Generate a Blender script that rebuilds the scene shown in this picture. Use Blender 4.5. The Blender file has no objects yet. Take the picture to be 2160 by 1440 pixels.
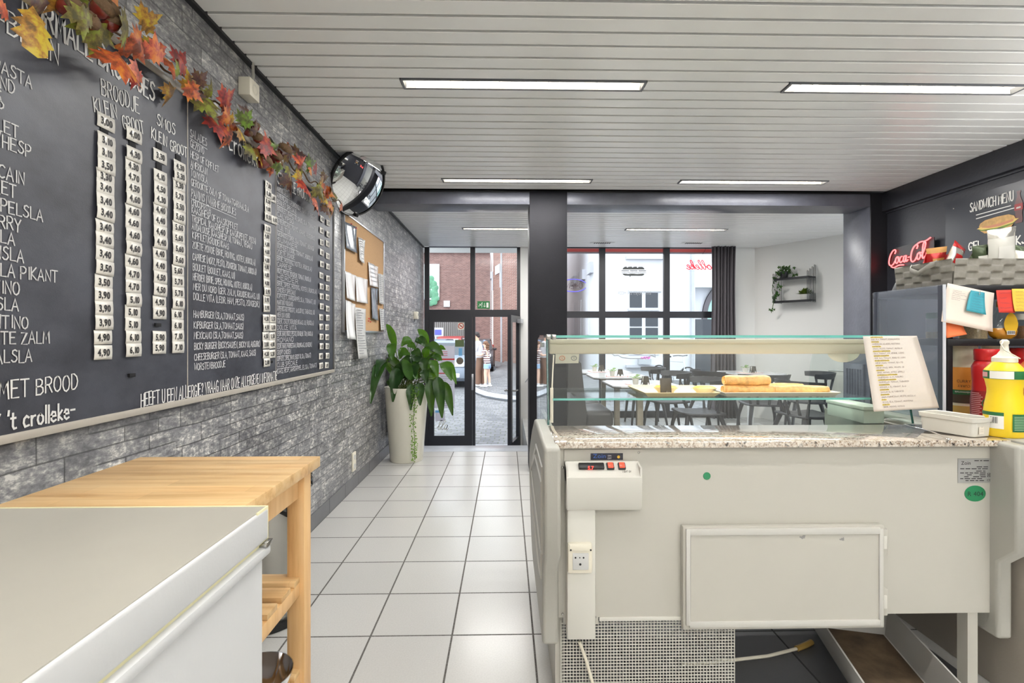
import bpy, bmesh, math, random
from mathutils import Vector, Matrix
random.seed(7)
R = math.radians; PI = math.pi
SC = bpy.context.scene; COL = SC.collection
# ---------------------------------------------------------------- camera
F, YAW, CX, CY, EYE = 1049.0, .0203, 1089.5, 705.6, 1.234
cam = bpy.data.cameras.new('camera'); co = bpy.data.objects.new('camera', cam); COL.objects.link(co)
co.location = (0, 0, EYE); co.rotation_euler = (PI/2, 0, -YAW)
cam.sensor_width = 36; cam.lens = F/2160*36; cam.shift_x = -(CX-1080)/2160; cam.shift_y = -(720-CY)/2160
cam.clip_start = .05; cam.clip_end = 300
SC.camera = co
# ---------------------------------------------------------------- sky, exposure
SC.view_settings.view_transform = 'Standard'; SC.view_settings.look = 'None'
SC.view_settings.exposure = 0.68; SC.view_settings.gamma = 1.0; SC.view_settings.use_curve_mapping = False
SC.cycles.max_bounces = 10; SC.cycles.diffuse_bounces = 5; SC.cycles.glossy_bounces = 4
SC.cycles.transmission_bounces = 8; SC.cycles.transparent_max_bounces = 24
SC.cycles.sample_clamp_indirect = 6.0; SC.cycles.caustics_reflective = False; SC.cycles.caustics_refractive = False
W = bpy.data.worlds.new('sky'); SC.world = W; W.use_nodes = True
bg = W.node_tree.nodes['Background']; bg.inputs[0].default_value = (.86, .93, 1, 1); bg.inputs[1].default_value = 2.2
def area(name, loc, sx, sy, power, col=(1, .988, .968), rot=(0, 0, 0)):
    l = bpy.data.lights.new(name, 'AREA'); l.shape = 'RECTANGLE'; l.size = sx; l.size_y = sy; l.energy = power; l.color = col
    o = bpy.data.objects.new(name, l); COL.objects.link(o); o.location = loc; o.rotation_euler = rot
    return o
sun = bpy.data.lights.new('sun', 'SUN'); sun.energy = 1.1; sun.angle = R(25); sun.color = (1, .97, .92)
so = bpy.data.objects.new('sun', sun); COL.objects.link(so); so.rotation_euler = (R(38), 0, R(-25)); so.location = (0, 12, 15)
CEIL = 2.525
LAMP_ROWS = (-.628, .972, 2.572, 4.172, 6.072); LAMP_COLS = (.09, 2.085)  # the two kitchen rows are out of view, added to brighten the room
for yy in LAMP_ROWS:
    for xx in LAMP_COLS:
        area('lamp_light', (xx, yy, CEIL-.012), 1.15, .08, 7 if yy < 2 else (13 if yy < 5 else 23))

FILL_UPLIGHTS = [((.2, -2.05, 2.0), R(138), 0), ((2.0, -2.05, 2.0), R(138), 0), ((3.36, .1, 1.95), R(145), R(90)), ((3.36, 1.7, 1.85), R(145), R(90))]  # unseen fill lights, added to lift the ceiling brightness
for k, (l_, a_, z_) in enumerate(FILL_UPLIGHTS): area('fill_uplight', l_, 1.15, .08, (70, 62, 40, 12)[k], (1, .99, .97), (a_, 0, z_))

# ---------------------------------------------------------------- pixel of the photograph -> point on a plane of the room
_c, _s = math.cos(YAW), math.sin(YAW)
def _ray(x, y):
    u = (x-CX)/F; v = (CY-y)/F
    return Vector((_s+u*_c, _c-u*_s, v))
def aY(x, y, Y): d = _ray(x, y); return Vector((0, 0, EYE))+d*(Y/d.y)
def aX(x, y, X): d = _ray(x, y); return Vector((0, 0, EYE))+d*(X/d.x)
def aZ(x, y, Z): d = _ray(x, y); return Vector((0, 0, EYE))+d*((Z-EYE)/d.z)

# ---------------------------------------------------------------- materials
MATS = {}
def lin(r, g, b):
    f = lambda c: (c/255/12.92) if c/255 <= .04045 else ((c/255+.055)/1.055)**2.4
    return (f(r), f(g), f(b), 1)
class NT:
    def __init__(s, m): s.t = m.node_tree; s.n = s.t.nodes; s.l = s.t.links; s.b = s.n['Principled BSDF']
    def new(s, k, **kw):
        n = s.n.new(k)
        for a, v in kw.items(): setattr(n, a, v)
        return n
    def link(s, a, b): s.l.new(a, b)
    def coord(s, scale=(1, 1, 1), rot=(0, 0, 0), loc=(0, 0, 0), kind='Object'):
        c = s.new('ShaderNodeTexCoord'); m = s.new('ShaderNodeMapping')
        m.inputs['Scale'].default_value = scale; m.inputs['Rotation'].default_value = rot; m.inputs['Location'].default_value = loc
        s.link(c.outputs[kind], m.inputs[0]); return m.outputs[0]
    def noise(s, v, scale, detail=4, rough=.5):
        n = s.new('ShaderNodeTexNoise'); n.inputs['Scale'].default_value = scale; n.inputs['Detail'].default_value = detail
        n.inputs['Roughness'].default_value = rough
        if v: s.link(v, n.inputs['Vector'])
        return n.outputs[0]
    def ramp(s, f, stops, interp='LINEAR'):
        r = s.new('ShaderNodeValToRGB'); e = r.color_ramp.elements; r.color_ramp.interpolation = interp
        while len(e) < len(stops): e.new(.5)
        for k, (p, c) in enumerate(stops): e[k].position = p; e[k].color = c
        s.link(f, r.inputs[0]); return r.outputs[0]
    def mix(s, f, a, b, mode='MIX'):
        m = s.new('ShaderNodeMix', data_type='RGBA', blend_type=mode)
        for sock, v in ((m.inputs[0], f), (m.inputs[6], a), (m.inputs[7], b)):
            if hasattr(v, 'is_output'): s.link(v, sock)
            else: sock.default_value = v
        return m.outputs[2]
    def math(s, op, a, b=0.0):
        m = s.new('ShaderNodeMath', operation=op)
        for sock, v in ((m.inputs[0], a), (m.inputs[1], b)):
            if hasattr(v, 'is_output'): s.link(v, sock)
            else: sock.default_value = v
        return m.outputs[0]
    def bump(s, h, strength=.3, dist=.01):
        b = s.new('ShaderNodeBump'); b.inputs['Strength'].default_value = strength; b.inputs['Distance'].default_value = dist
        s.link(h, b.inputs['Height']); s.link(b.outputs[0], s.b.inputs['Normal'])
def mat(name, col, rough=.5, metal=0.0, spec=.5, var=0.0, vscale=8.0, bump=0.0, bscale=80.0, emit=None, es=0.0, coat=0.0, alpha=1.0, trans=0.0, sheen=0.0):
    if name in MATS: return MATS[name]
    m = bpy.data.materials.new(name); m.use_nodes = True; n = NT(m); b = n.b
    b.inputs['Base Color'].default_value = col; b.inputs['Roughness'].default_value = rough; b.inputs['Metallic'].default_value = metal
    b.inputs['Specular IOR Level'].default_value = spec; b.inputs['Coat Weight'].default_value = coat
    b.inputs['Alpha'].default_value = alpha; b.inputs['Transmission Weight'].default_value = trans
    if emit: b.inputs['Emission Color'].default_value = emit; b.inputs['Emission Strength'].default_value = es
    v = n.coord() if (var or bump) else None
    if var:
        f = n.noise(v, vscale, 5, .6)
        lo = tuple(c*(1-var) for c in col[:3])+(1,); hi = tuple(min(1, c*(1+var)) for c in col[:3])+(1,)
        n.link(n.ramp(f, [(.3, lo), (.7, hi)]), b.inputs['Base Color'])
    if bump: n.bump(n.noise(v, bscale, 3, .5), bump, .004)
    MATS[name] = m; return m
def schlick(n, f0=.04, f1=.75):
    lw = n.new('ShaderNodeLayerWeight'); return n.math('ADD', n.math('MULTIPLY', n.math('POWER', lw.outputs['Facing'], 5.0), f1), f0)
def glass(name, tint=(1, 1, 1, 1), f0=.04, f1=.75, rough=.02, haze=0.0):
    m = bpy.data.materials.new(name); m.use_nodes = True; n = NT(m)
    tr = n.new('ShaderNodeBsdfTransparent'); tr.inputs[0].default_value = tint
    gl = n.new('ShaderNodeBsdfGlossy'); gl.inputs['Roughness'].default_value = rough
    mx = n.new('ShaderNodeMixShader'); n.link(schlick(n, f0, f1), mx.inputs[0])
    src = tr.outputs[0]
    if haze:      # pale veil put into the glass to imitate hazy reflections
        di = n.new('ShaderNodeBsdfDiffuse'); di.inputs[0].default_value = (.85, .85, .82, 1); tl_ = n.new('ShaderNodeBsdfTranslucent'); tl_.inputs[0].default_value = (.85, .85, .82, 1)
        m0 = n.new('ShaderNodeMixShader'); n.link(di.outputs[0], m0.inputs[1]); n.link(tl_.outputs[0], m0.inputs[2]); m1 = n.new('ShaderNodeMixShader'); m1.inputs[0].default_value = haze
        n.link(tr.outputs[0], m1.inputs[1]); n.link(m0.outputs[0], m1.inputs[2]); src = m1.outputs[0]
    n.link(src, mx.inputs[1]); n.link(gl.outputs[0], mx.inputs[2])
    n.link(mx.outputs[0], n.n['Material Output'].inputs[0]); MATS[name] = m; return m

M = MATS
# floor tiles: brick node used as a square grid
def tile_mat(name, c1, c2, grout, T, ox, oy, rough=.25, mortar=.012):
    m = bpy.data.materials.new(name); m.use_nodes = True; n = NT(m)
    v = n.coord(scale=(1/T, 1/T, 1/T), loc=(-ox/T, -oy/T, 0))
    br = n.new('ShaderNodeTexBrick', offset=0.0, squash=1.0)
    br.inputs['Scale'].default_value = 1.0; br.inputs['Brick Width'].default_value = 1.0; br.inputs['Row Height'].default_value = 1.0
    br.inputs['Mortar Size'].default_value = mortar; br.inputs['Mortar Smooth'].default_value = .1
    br.inputs['Color1'].default_value = c1; br.inputs['Color2'].default_value = c2; br.inputs['Mortar'].default_value = grout
    n.link(v, br.inputs['Vector'])
    f = n.noise(n.coord(), 160, 3, .7)
    col = n.mix(n.ramp(f, [(.42, (0, 0, 0, 1)), (.62, (.25, .25, .25, 1))]), br.outputs[0], tuple(c*.72 for c in c1[:3])+(1,))
    n.link(col, n.b.inputs['Base Color'])
    n.link(n.ramp(br.outputs['Fac'], [(0, (rough,)*3+(1,)), (1, (.9, .9, .9, 1))]), n.b.inputs['Roughness'])
    n.bump(n.math('SUBTRACT', 1.0, br.outputs['Fac']), .25, .003)
    MATS[name] = m; return m
TILE = .3331
tile_mat('floor_tile', lin(200, 199, 196), lin(194, 193, 190), lin(78, 74, 70), TILE, -.223, 2.048, .22)
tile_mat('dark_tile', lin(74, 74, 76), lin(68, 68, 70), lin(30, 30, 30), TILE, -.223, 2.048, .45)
# printed stone wallpaper: stacked ledge stones in grey
def stone_mat():
    m = bpy.data.materials.new('stone_wallpaper'); m.use_nodes = True; n = NT(m)
    base = n.coord(rot=(0, 0, 0))
    sep = n.new('ShaderNodeSeparateXYZ'); n.link(base, sep.inputs[0])
    cmb = n.new('ShaderNodeCombineXYZ'); n.link(sep.outputs[1], cmb.inputs[0]); n.link(sep.outputs[2], cmb.inputs[1])
    nz = n.new('ShaderNodeTexNoise'); nz.inputs['Scale'].default_value = 2.2; nz.inputs['Detail'].default_value = 3
    n.link(cmb.outputs[0], nz.inputs['Vector'])
    vm = n.new('ShaderNodeVectorMath', operation='SCALE'); vm.inputs['Scale'].default_value = .022
    n.link(nz.outputs['Color'], vm.inputs[0])
    va = n.new('ShaderNodeVectorMath', operation='ADD'); n.link(cmb.outputs[0], va.inputs[0]); n.link(vm.outputs[0], va.inputs[1])
    def brick(w, h, off, shift):
        mp = n.new('ShaderNodeMapping'); mp.inputs['Location'].default_value = shift; n.link(va.outputs[0], mp.inputs[0])
        br = n.new('ShaderNodeTexBrick', offset=off, offset_frequency=2, squash=.62, squash_frequency=3)
        br.inputs['Scale'].default_value = 1.0; br.inputs['Brick Width'].default_value = w; br.inputs['Row Height'].default_value = h
        br.inputs['Mortar Size'].default_value = .004; br.inputs['Mortar Smooth'].default_value = 1.0; br.inputs['Bias'].default_value = 0
        br.inputs['Color1'].default_value = (.30, .30, .31, 1); br.inputs['Color2'].default_value = (1, 1, 1, 1); br.inputs['Mortar'].default_value = (.16, .16, .16, 1)
        n.link(mp.outputs[0], br.inputs[0]); return br
    b1 = brick(.25, .050, .42, (0, 0, 0)); b2 = brick(.31, .075, .37, (.13, 0, 0))
    sel = n.noise(cmb.outputs[0], 1.7, 2, .5)
    sl = n.ramp(sel, [(.47, (0, 0, 0, 1)), (.53, (1, 1, 1, 1))])
    tone = n.mix(sl, b1.outputs[0], b2.outputs[0]); fac = n.mix(sl, b1.outputs['Fac'], b2.outputs['Fac'])
    mp = n.new('ShaderNodeMapping'); mp.inputs['Scale'].default_value = (1, 1.7, 1); n.link(cmb.outputs[0], mp.inputs[0])
    rag = n.noise(mp.outputs[0], 34, 9, .75); blot = n.noise(mp.outputs[0], 9, 4, .6)
    hi = n.ramp(n.math('MULTIPLY', rag, n.math('ADD', blot, .42)), [(.32, lin(108, 108, 112)), (.44, lin(142, 142, 145)), (.52, lin(178, 177, 175)), (.6, lin(236, 234, 228))])
    col = n.mix(.62, hi, n.mix(1.0, hi, tone, 'MULTIPLY'))
    col = n.mix(n.math('MULTIPLY', fac, .75), col, lin(54, 54, 56))
    n.link(col, n.b.inputs['Base Color']); n.b.inputs['Roughness'].default_value = .33; n.b.inputs['Specular IOR Level'].default_value = .8
    hgt = n.math('SUBTRACT', n.math('MULTIPLY', rag, .5), n.math('MULTIPLY', fac, .6)); n.bump(hgt, .12, .004)
    MATS['stone_wallpaper'] = m
stone_mat()
def brick_mat(name, c1, c2, mo, w=.22, h=.075, axis='x'):
    m = bpy.data.materials.new(name); m.use_nodes = True; n = NT(m)
    sep = n.new('ShaderNodeSeparateXYZ'); n.link(n.coord(), sep.inputs[0]); cmb = n.new('ShaderNodeCombineXYZ')
    n.link(sep.outputs[0 if axis == 'x' else 1], cmb.inputs[0]); n.link(sep.outputs[2], cmb.inputs[1])
    br = n.new('ShaderNodeTexBrick'); br.inputs['Scale'].default_value = 1; br.inputs['Brick Width'].default_value = w; br.inputs['Row Height'].default_value = h
    br.inputs['Mortar Size'].default_value = .008; br.inputs['Color1'].default_value = c1; br.inputs['Color2'].default_value = c2; br.inputs['Mortar'].default_value = mo
    n.link(cmb.outputs[0], br.inputs[0])
    col = n.mix(.25, br.outputs[0], n.ramp(n.noise(cmb.outputs[0], 3, 5, .7), [(.3, tuple(c*.5 for c in c1[:3])+(1,)), (.7, tuple(min(1, c*1.5) for c in c2[:3])+(1,))]))
    n.link(col, n.b.inputs['Base Color']); n.b.inputs['Roughness'].default_value = .85; MATS[name] = m
brick_mat('red_brick', lin(122, 80, 70), lin(150, 108, 96), lin(160, 154, 148))
brick_mat('dark_brick', lin(112, 82, 78), lin(138, 106, 100), lin(146, 134, 128))
brick_mat('white_brick', lin(226, 228, 232), lin(236, 238, 240), lin(196, 200, 206), .24, .08)
def cobble_mat():
    m = bpy.data.materials.new('cobbles'); m.use_nodes = True; n = NT(m); v = n.coord()
    nz = n.new('ShaderNodeTexNoise'); nz.inputs['Scale'].default_value = .9; n.link(v, nz.inputs[0])
    vm = n.new('ShaderNodeVectorMath', operation='SCALE'); vm.inputs['Scale'].default_value = .5; n.link(nz.outputs['Color'], vm.inputs[0])
    va = n.new('ShaderNodeVectorMath', operation='ADD'); n.link(v, va.inputs[0]); n.link(vm.outputs[0], va.inputs[1])
    br = n.new('ShaderNodeTexBrick'); br.inputs['Scale'].default_value = 1; br.inputs['Brick Width'].default_value = .17; br.inputs['Row Height'].default_value = .13
    br.inputs['Mortar Size'].default_value = .012; br.inputs['Mortar Smooth'].default_value = .5
    br.inputs['Color1'].default_value = lin(128, 128, 132); br.inputs['Color2'].default_value = lin(98, 99, 106); br.inputs['Mortar'].default_value = lin(92, 96, 84)
    n.link(va.outputs[0], br.inputs[0]); n.link(br.outputs[0], n.b.inputs['Base Color']); n.b.inputs['Roughness'].default_value = .7
    n.bump(n.math('SUBTRACT', 1.0, br.outputs['Fac']), .4, .02); MATS['cobbles'] = m
cobble_mat()
def wood_mat(name, a, b, c, axis=0, scale=1.0):
    m = bpy.data.materials.new(name); m.use_nodes = True; n = NT(m)
    sc = [6*scale, 6*scale, 6*scale]; sc[axis] = .5*scale
    v = n.coord(scale=tuple(sc)); f = n.noise(v, 5, 8, .62)
    st = [22, 22, 22]; st[axis] = 2.6
    vo = n.new('ShaderNodeTexBrick', offset=.43, squash=1.0)      # glued staves
    mp = n.coord(rot=(0, 0, 0) if axis == 0 else (0, 0, PI/2)); n.link(mp, vo.inputs[0])
    vo.inputs['Scale'].default_value = 1; vo.inputs['Brick Width'].default_value = .34; vo.inputs['Row Height'].default_value = .045
    vo.inputs['Mortar Size'].default_value = 0.0004; vo.inputs['Color1'].default_value = (.80, .80, .80, 1); vo.inputs['Color2'].default_value = (1, 1, 1, 1); vo.inputs['Mortar'].default_value = (.72, .72, .72, 1)
    col = n.mix(1.0, n.ramp(f, [(.25, a), (.5, b), (.75, c)]), vo.outputs[0], 'MULTIPLY')
    n.link(col, n.b.inputs['Base Color']); n.b.inputs['Roughness'].default_value = .42; n.bump(f, .06, .003); MATS[name] = m
wood_mat('beech_top', lin(190, 142, 88), lin(224, 186, 132), lin(236, 206, 158))
wood_mat('beech_leg', lin(196, 148, 92), lin(222, 180, 126), lin(232, 196, 146), 2)
def granite_mat():
    m = bpy.data.materials.new('granite'); m.use_nodes = True; n = NT(m); v = n.coord()
    vo = n.new('ShaderNodeTexVoronoi'); vo.inputs['Scale'].default_value = 170; n.link(v, vo.inputs['Vector'])
    f1 = n.noise(v, 60, 6, .7); f2 = n.noise(v, 120, 3, .6)
    base = n.ramp(vo.outputs['Color'], [(.1, lin(150, 128, 108)), (.45, lin(205, 192, 176)), (.75, lin(224, 216, 204)), (1, lin(172, 156, 140))])
    col = n.mix(n.ramp(f1, [(.36, (1, 1, 1, 1)), (.45, (0, 0, 0, 1))]), base, lin(58, 52, 50))
    col = n.mix(n.ramp(f2, [(.60, (0, 0, 0, 1)), (.68, (.8, .8, .8, 1))]), col, lin(122, 96, 78))
    n.link(col, n.b.inputs['Base Color']); n.b.inputs['Roughness'].default_value = .08; n.b.inputs['Specular IOR Level'].default_value = .7; n.b.inputs['Coat Weight'].default_value = 1; n.b.inputs['Coat IOR'].default_value = 1.9; n.b.inputs['Coat Roughness'].default_value = .02; MATS['granite'] = m
granite_mat()
def chalk_mat():
    m = bpy.data.materials.new('chalkboard_black'); m.use_nodes = True; n = NT(m); v = n.coord(scale=(1, 1, 1.4))
    f = n.noise(v, 2.6, 6, .62); g = n.noise(v, 9, 5, .6)
    n.link(n.ramp(n.math('MULTIPLY', f, n.math('ADD', g, .5)), [(.3, lin(44, 45, 53)), (.62, lin(68, 70, 79))]), n.b.inputs['Base Color'])
    n.b.inputs['Roughness'].default_value = .40; n.b.inputs['Specular IOR Level'].default_value = .5
    n.bump(n.noise(v, 240, 2, .5), .12, .002); MATS['chalkboard_black'] = m
chalk_mat()
mat('ceiling_lamella', lin(243, 243, 241), .3, var=.02, vscale=3)
mat('ceiling_gap', lin(46, 44, 42), .8)
mat('column_paint', lin(28, 28, 33), .62, spec=.25, var=.1, vscale=5, bump=.2, bscale=60)
mat('dark_paint', lin(44, 45, 52), .42, var=.12, vscale=5, bump=.25, bscale=60)
mat('lit_slate_paint', lin(98, 100, 110), .33, var=.14, vscale=6, bump=.35, bscale=45)  # reflected light on beam and pillar side put into this paler colour
mat('black_paint', lin(26, 26, 31), .42)
mat('white_wall', lin(232, 231, 227), .7, bump=.1, bscale=120)
mat('frame_black', lin(37, 37, 43), .38)
mat('aluminium', lin(190, 192, 198), .3, metal=.9)
mat('brushed_alu', lin(198, 194, 184), .42, metal=.35, var=.08, vscale=30)
mat('steel', lin(176, 174, 170), .24, metal=1.0)
mat('chrome', lin(220, 220, 222), .08, metal=1.0)
mat('white_plastic', lin(208, 206, 198), .35)
mat('cream_plastic', lin(226, 220, 203), .38)
mat('black_plastic', lin(24, 24, 26), .4)
mat('black_metal', lin(28, 28, 31), .4, metal=.3)
mat('panel_white', lin(184, 181, 172), .38)
mat('moulding_grey', lin(168, 166, 158), .48, bump=.12, bscale=200)
mat('paper', lin(238, 236, 230), .6)
mat('paper_shiny', lin(236, 236, 236), .12, spec=.6)
mat('ink', lin(34, 32, 34), .6)
mat('chalk', lin(222, 222, 220), .9)
mat('red_paint', lin(196, 44, 44), .5)
mat('red_awning', lin(244, 112, 106), .6)
mat('cork', lin(190, 152, 110), .85, var=.14, vscale=160)
glass('clear_glass', (.985, .995, .99, 1)); glass('window_glass', (.97, .98, .98, 1), .010, .4, .16); glass('case_glass', (.94, .985, .972, 1)); glass('case_glass_hazed', (.94, .98, .972, 1), haze=.10)
mat('glass_edge', lin(110, 186, 176), .12, spec=.8)
mat('frosted_white', lin(228, 232, 236), .5)
# ---------------------------------------------------------------- mesh builder
ORG = {}
class MB:
    def __init__(s): s.bm = bmesh.new()
    def box(s, x0, x1, y0, y1, z0, z1, bev=0.0, seg=2):
        return s.obox(((x0+x1)/2, (y0+y1)/2, (z0+z1)/2), (abs(x1-x0), abs(y1-y0), abs(z1-z0)), None, bev, seg)
    def obox(s, c, size, rot=None, bev=0.0, seg=2):
        m = Matrix.Translation(Vector(c))
        if rot is not None: m = m @ (rot.to_4x4() if hasattr(rot, 'to_4x4') else rot)
        g = bmesh.ops.create_cube(s.bm, size=1.0, matrix=m @ Matrix.Diagonal((*size, 1)))
        if bev:
            es = list({e for v in g['verts'] for e in v.link_edges})
            bmesh.ops.bevel(s.bm, geom=es, offset=min(bev, min(size)*.49), segments=seg, affect='EDGES', profile=.5)
        return s
    def tube(s, pts, r, n=8, closed=False, cap=True):
        pts = [Vector(p) for p in pts]; N = len(pts); rings = []
        rr = r if isinstance(r, (list, tuple)) else [r]*N
        up = None
        for i, p in enumerate(pts):
            a = pts[i-1] if (i > 0 or closed) else p; b = pts[(i+1) % N] if (i < N-1 or closed) else p
            t = (b-a); t = t.normalized() if t.length > 1e-9 else Vector((0, 0, 1))
            if up is None: up = Vector((0, 0, 1)) if abs(t.z) < .9 else Vector((1, 0, 0))
            x = up-t*up.dot(t)
            x = x.normalized() if x.length > 1e-6 else t.orthogonal().normalized()
            y = t.cross(x); up = x
            rings.append([s.bm.verts.new(p+(x*math.cos(k*2*PI/n)+y*math.sin(k*2*PI/n))*rr[i]) for k in range(n)])
        for i in range(N if closed else N-1):
            A, B = rings[i], rings[(i+1) % N]
            for k in range(n): s.bm.faces.new((A[k], A[(k+1) % n], B[(k+1) % n], B[k]))
        if cap and not closed:
            s.bm.faces.new(rings[0][::-1]); s.bm.faces.new(rings[-1])
        return s
    def lathe(s, prof, c=(0, 0, 0), n=24, m=None, sx=1.0, sy=1.0):
        m = m or Matrix.Identity(4); c = Vector(c); rings = []
        for r, z in prof:
            if r <= 1e-6: rings.append([s.bm.verts.new(c+(m @ Vector((0, 0, z))))])
            else: rings.append([s.bm.verts.new(c+(m @ Vector((r*sx*math.cos(2*PI*k/n), r*sy*math.sin(2*PI*k/n), z)))) for k in range(n)])
        for A, B in zip(rings, rings[1:]):
            for k in range(n):
                j = (k+1) % n
                if len(A) == 1 and len(B) == 1: continue
                if len(A) == 1: s.bm.faces.new((A[0], B[j], B[k]))
                elif len(B) == 1: s.bm.faces.new((A[k], A[j], B[0]))
                else: s.bm.faces.new((A[k], A[j], B[j], B[k]))
        return s
    def prism(s, poly, h, m=None, bev=0.0):
        """poly in local xy, thickness h along local z, placed by matrix m"""
        m = m or Matrix.Identity(4)
        a = [s.bm.verts.new(m @ Vector((p[0], p[1], 0))) for p in poly]; b = [s.bm.verts.new(m @ Vector((p[0], p[1], h))) for p in poly]
        fs = [s.bm.faces.new(a[::-1]), s.bm.faces.new(b)]; k = len(poly)
        for i in range(k): fs.append(s.bm.faces.new((a[i], a[(i+1) % k], b[(i+1) % k], b[i])))
        if bev:
            es = {e for f in fs[:2] for e in f.edges}
            bmesh.ops.bevel(s.bm, geom=list(es), offset=bev, segments=2, affect='EDGES')
        return s
    def poly(s, pts): s.bm.faces.new([s.bm.verts.new(Vector(p)) for p in pts]); return s
    def grid(s, rows, closed=False):
        V = [[s.bm.verts.new(Vector(p)) for p in r] for r in rows]
        for A, B in zip(V, V[1:]):
            for k in range(len(A)-1): s.bm.faces.new((A[k], A[k+1], B[k+1], B[k]))
        return s
    def ball(s, c, r, seg=12, sc=(1, 1, 1), rot=None):
        m = Matrix.Translation(Vector(c))
        if rot is not None: m = m @ rot.to_4x4()
        bmesh.ops.create_uvsphere(s.bm, u_segments=seg, v_segments=max(6, seg//2+2), radius=r, matrix=m @ Matrix.Diagonal((*sc, 1))); return s
    def strokes(s, lines, w, m, t=0.0):
        """flat ribbons of width w in the local xy plane of m (z out of the surface)"""
        for q, ln in enumerate(lines):
            p = [Vector((x, y, (q % 7)*w*.012)) for x, y in ln]
            if len(p) < 2: continue
            L, Rr = [], []
            for i in range(len(p)):
                a = p[i-1] if i else p[i]; b = p[i+1] if i < len(p)-1 else p[i]
                d = b-a; d = d.normalized() if d.length > 1e-9 else Vector((1, 0, 0)); nn = Vector((-d.y, d.x, 0)); d.z = 0
                ex = d*(-w*.4 if i == 0 else (w*.4 if i == len(p)-1 else 0))
                ww = w*.5
                if 0 < i < len(p)-1:
                    u = (p[i]-p[i-1]).normalized(); c = abs(nn.dot(Vector((-u.y, u.x, 0)))); ww = ww/max(c, .6)
                L.append(s.bm.verts.new(m @ (p[i]+ex+nn*ww))); Rr.append(s.bm.verts.new(m @ (p[i]+ex-nn*ww)))
            for i in range(len(p)-1): s.bm.faces.new((Rr[i], Rr[i+1], L[i+1], L[i]))
        return s
    def glyphs(s, text, size, m, align='C', spacing=1.0, sx=1.0, pre=''):
        """printed lettering, flat in the local xy plane of m"""
        w = sum(GL(pre+c)[2] for c in text)*size*sx*spacing
        x = {'L': 0, 'C': -w/2, 'R': -w}[align]
        for c in text:
            vs, fs, adv = GL(pre+c)
            V = [s.bm.verts.new(m @ Vector((x+vx*size*sx, vy*size, 0))) for vx, vy in vs]
            for f in fs:
                try: s.bm.faces.new([V[i] for i in f])
                except ValueError: pass
            x += adv*size*sx*spacing
        return s
    def build(s, name, material, parent=None, smooth=40, org=None):
        me = bpy.data.meshes.new(name)
        bmesh.ops.recalc_face_normals(s.bm, faces=s.bm.faces[:]) if smooth is not None else None
        off = ORG.get(parent, Vector((0, 0, 0))) if parent else (Vector(org) if org else Vector((0, 0, 0)))
        if off.length: bmesh.ops.translate(s.bm, verts=s.bm.verts[:], vec=-off)
        s.bm.to_mesh(me); s.bm.free()
        if smooth:
            me.polygons.foreach_set('use_smooth', [True]*len(me.polygons)); me.set_sharp_from_angle(angle=R(smooth))
        me.materials.append(M[material] if isinstance(material, str) else material)
        o = bpy.data.objects.new(name, me); COL.objects.link(o)
        if parent: o.parent = parent
        elif org: o.location = Vector(org)
        ORG[o] = off
        return o
GLC = {}
def _load_glyphs(chars, pre='', off=0.0):
    bpy.context.view_layer.update()
    for c in chars:
        cu = bpy.data.curves.new('g', 'FONT'); cu.body = c; cu.size = 1.0; cu.resolution_u = 3; cu.offset = off
        o = bpy.data.objects.new('g', cu); COL.objects.link(o); bpy.context.view_layer.update()
        me = o.evaluated_get(bpy.context.evaluated_depsgraph_get()).to_mesh()
        vs = [(v.co.x, v.co.y) for v in me.vertices]; fs = [tuple(p.vertices) for p in me.polygons]
        GLC[pre+c] = (vs, fs, (max([v[0] for v in vs])+.055) if vs else .3)
        o.evaluated_get(bpy.context.evaluated_depsgraph_get()).to_mesh_clear()
        bpy.data.objects.remove(o); bpy.data.curves.remove(cu)
    GLC[' '] = ([], [], .3)
def GL(c): return GLC.get(c) or GLC['o']
_load_glyphs('0123456789,.ABCDEFGHIJKLMNOPQRSTUVWXYZabcdefghijklmnopqrstuvwxyz-/:')

_load_glyphs('0123456789,', 'b', .034)

def tag(o, label=None, cat=None, group=None, kind=None):
    if label: o['label'] = label
    if cat: o['category'] = cat
    if group: o['group'] = group
    if kind or cat: o['kind'] = kind or 'thing'
    return o
def thing(name, label, cat, loc=(0, 0, 0), group=None):
    o = bpy.data.objects.new(name, None); COL.objects.link(o); o.location = loc; o.empty_display_size = .05
    ORG[o] = Vector(loc); return tag(o, label, cat, group)
def S(name, mb, material, label, cat, org, group=None, smooth=40):
    return tag(mb.build(name, material, None, smooth, org), label, cat, group)
def struct(name, mb, material, parent=None, smooth=40):
    o = mb.build(name, material, parent, smooth)
    if not parent: o['kind'] = 'structure'
    return o
def kids(o): return [c for c in bpy.data.objects if c.parent == o]
def copy_tree(o, parent=None):
    c = o.copy(); COL.objects.link(c)
    if parent: c.parent = parent
    ORG[c] = ORG.get(o, Vector())
    for k in list(CHILD.get(o, kids(o))): copy_tree(k, c)
    return c
CHILD = {}
def wallm(X=-1.215, y=0, z=0, rot=0):     # frame on the left wall: local x = +Y of the room, local y = up, local z = +X (towards the room)
    return Matrix(((0, 0, 1, X), (1, 0, 0, y), (0, 1, 0, z), (0, 0, 0, 1))) @ Matrix.Rotation(rot, 4, 'Z')
def rwallm(X, y, z, rot=0):               # frame on a wall facing -X: local x = -Y, y = up, z = -X
    return Matrix(((0, 0, -1, X), (-1, 0, 0, y), (0, 1, 0, z), (0, 0, 0, 1))) @ Matrix.Rotation(rot, 4, 'Z')
def facem(x, Y, z, rot=0):                # frame facing the camera: local x = +X, y = up, z = -Y
    return Matrix(((1, 0, 0, x), (0, 0, -1, Y), (0, 1, 0, z), (0, 0, 0, 1))) @ Matrix.Rotation(rot, 4, 'Z')
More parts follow.
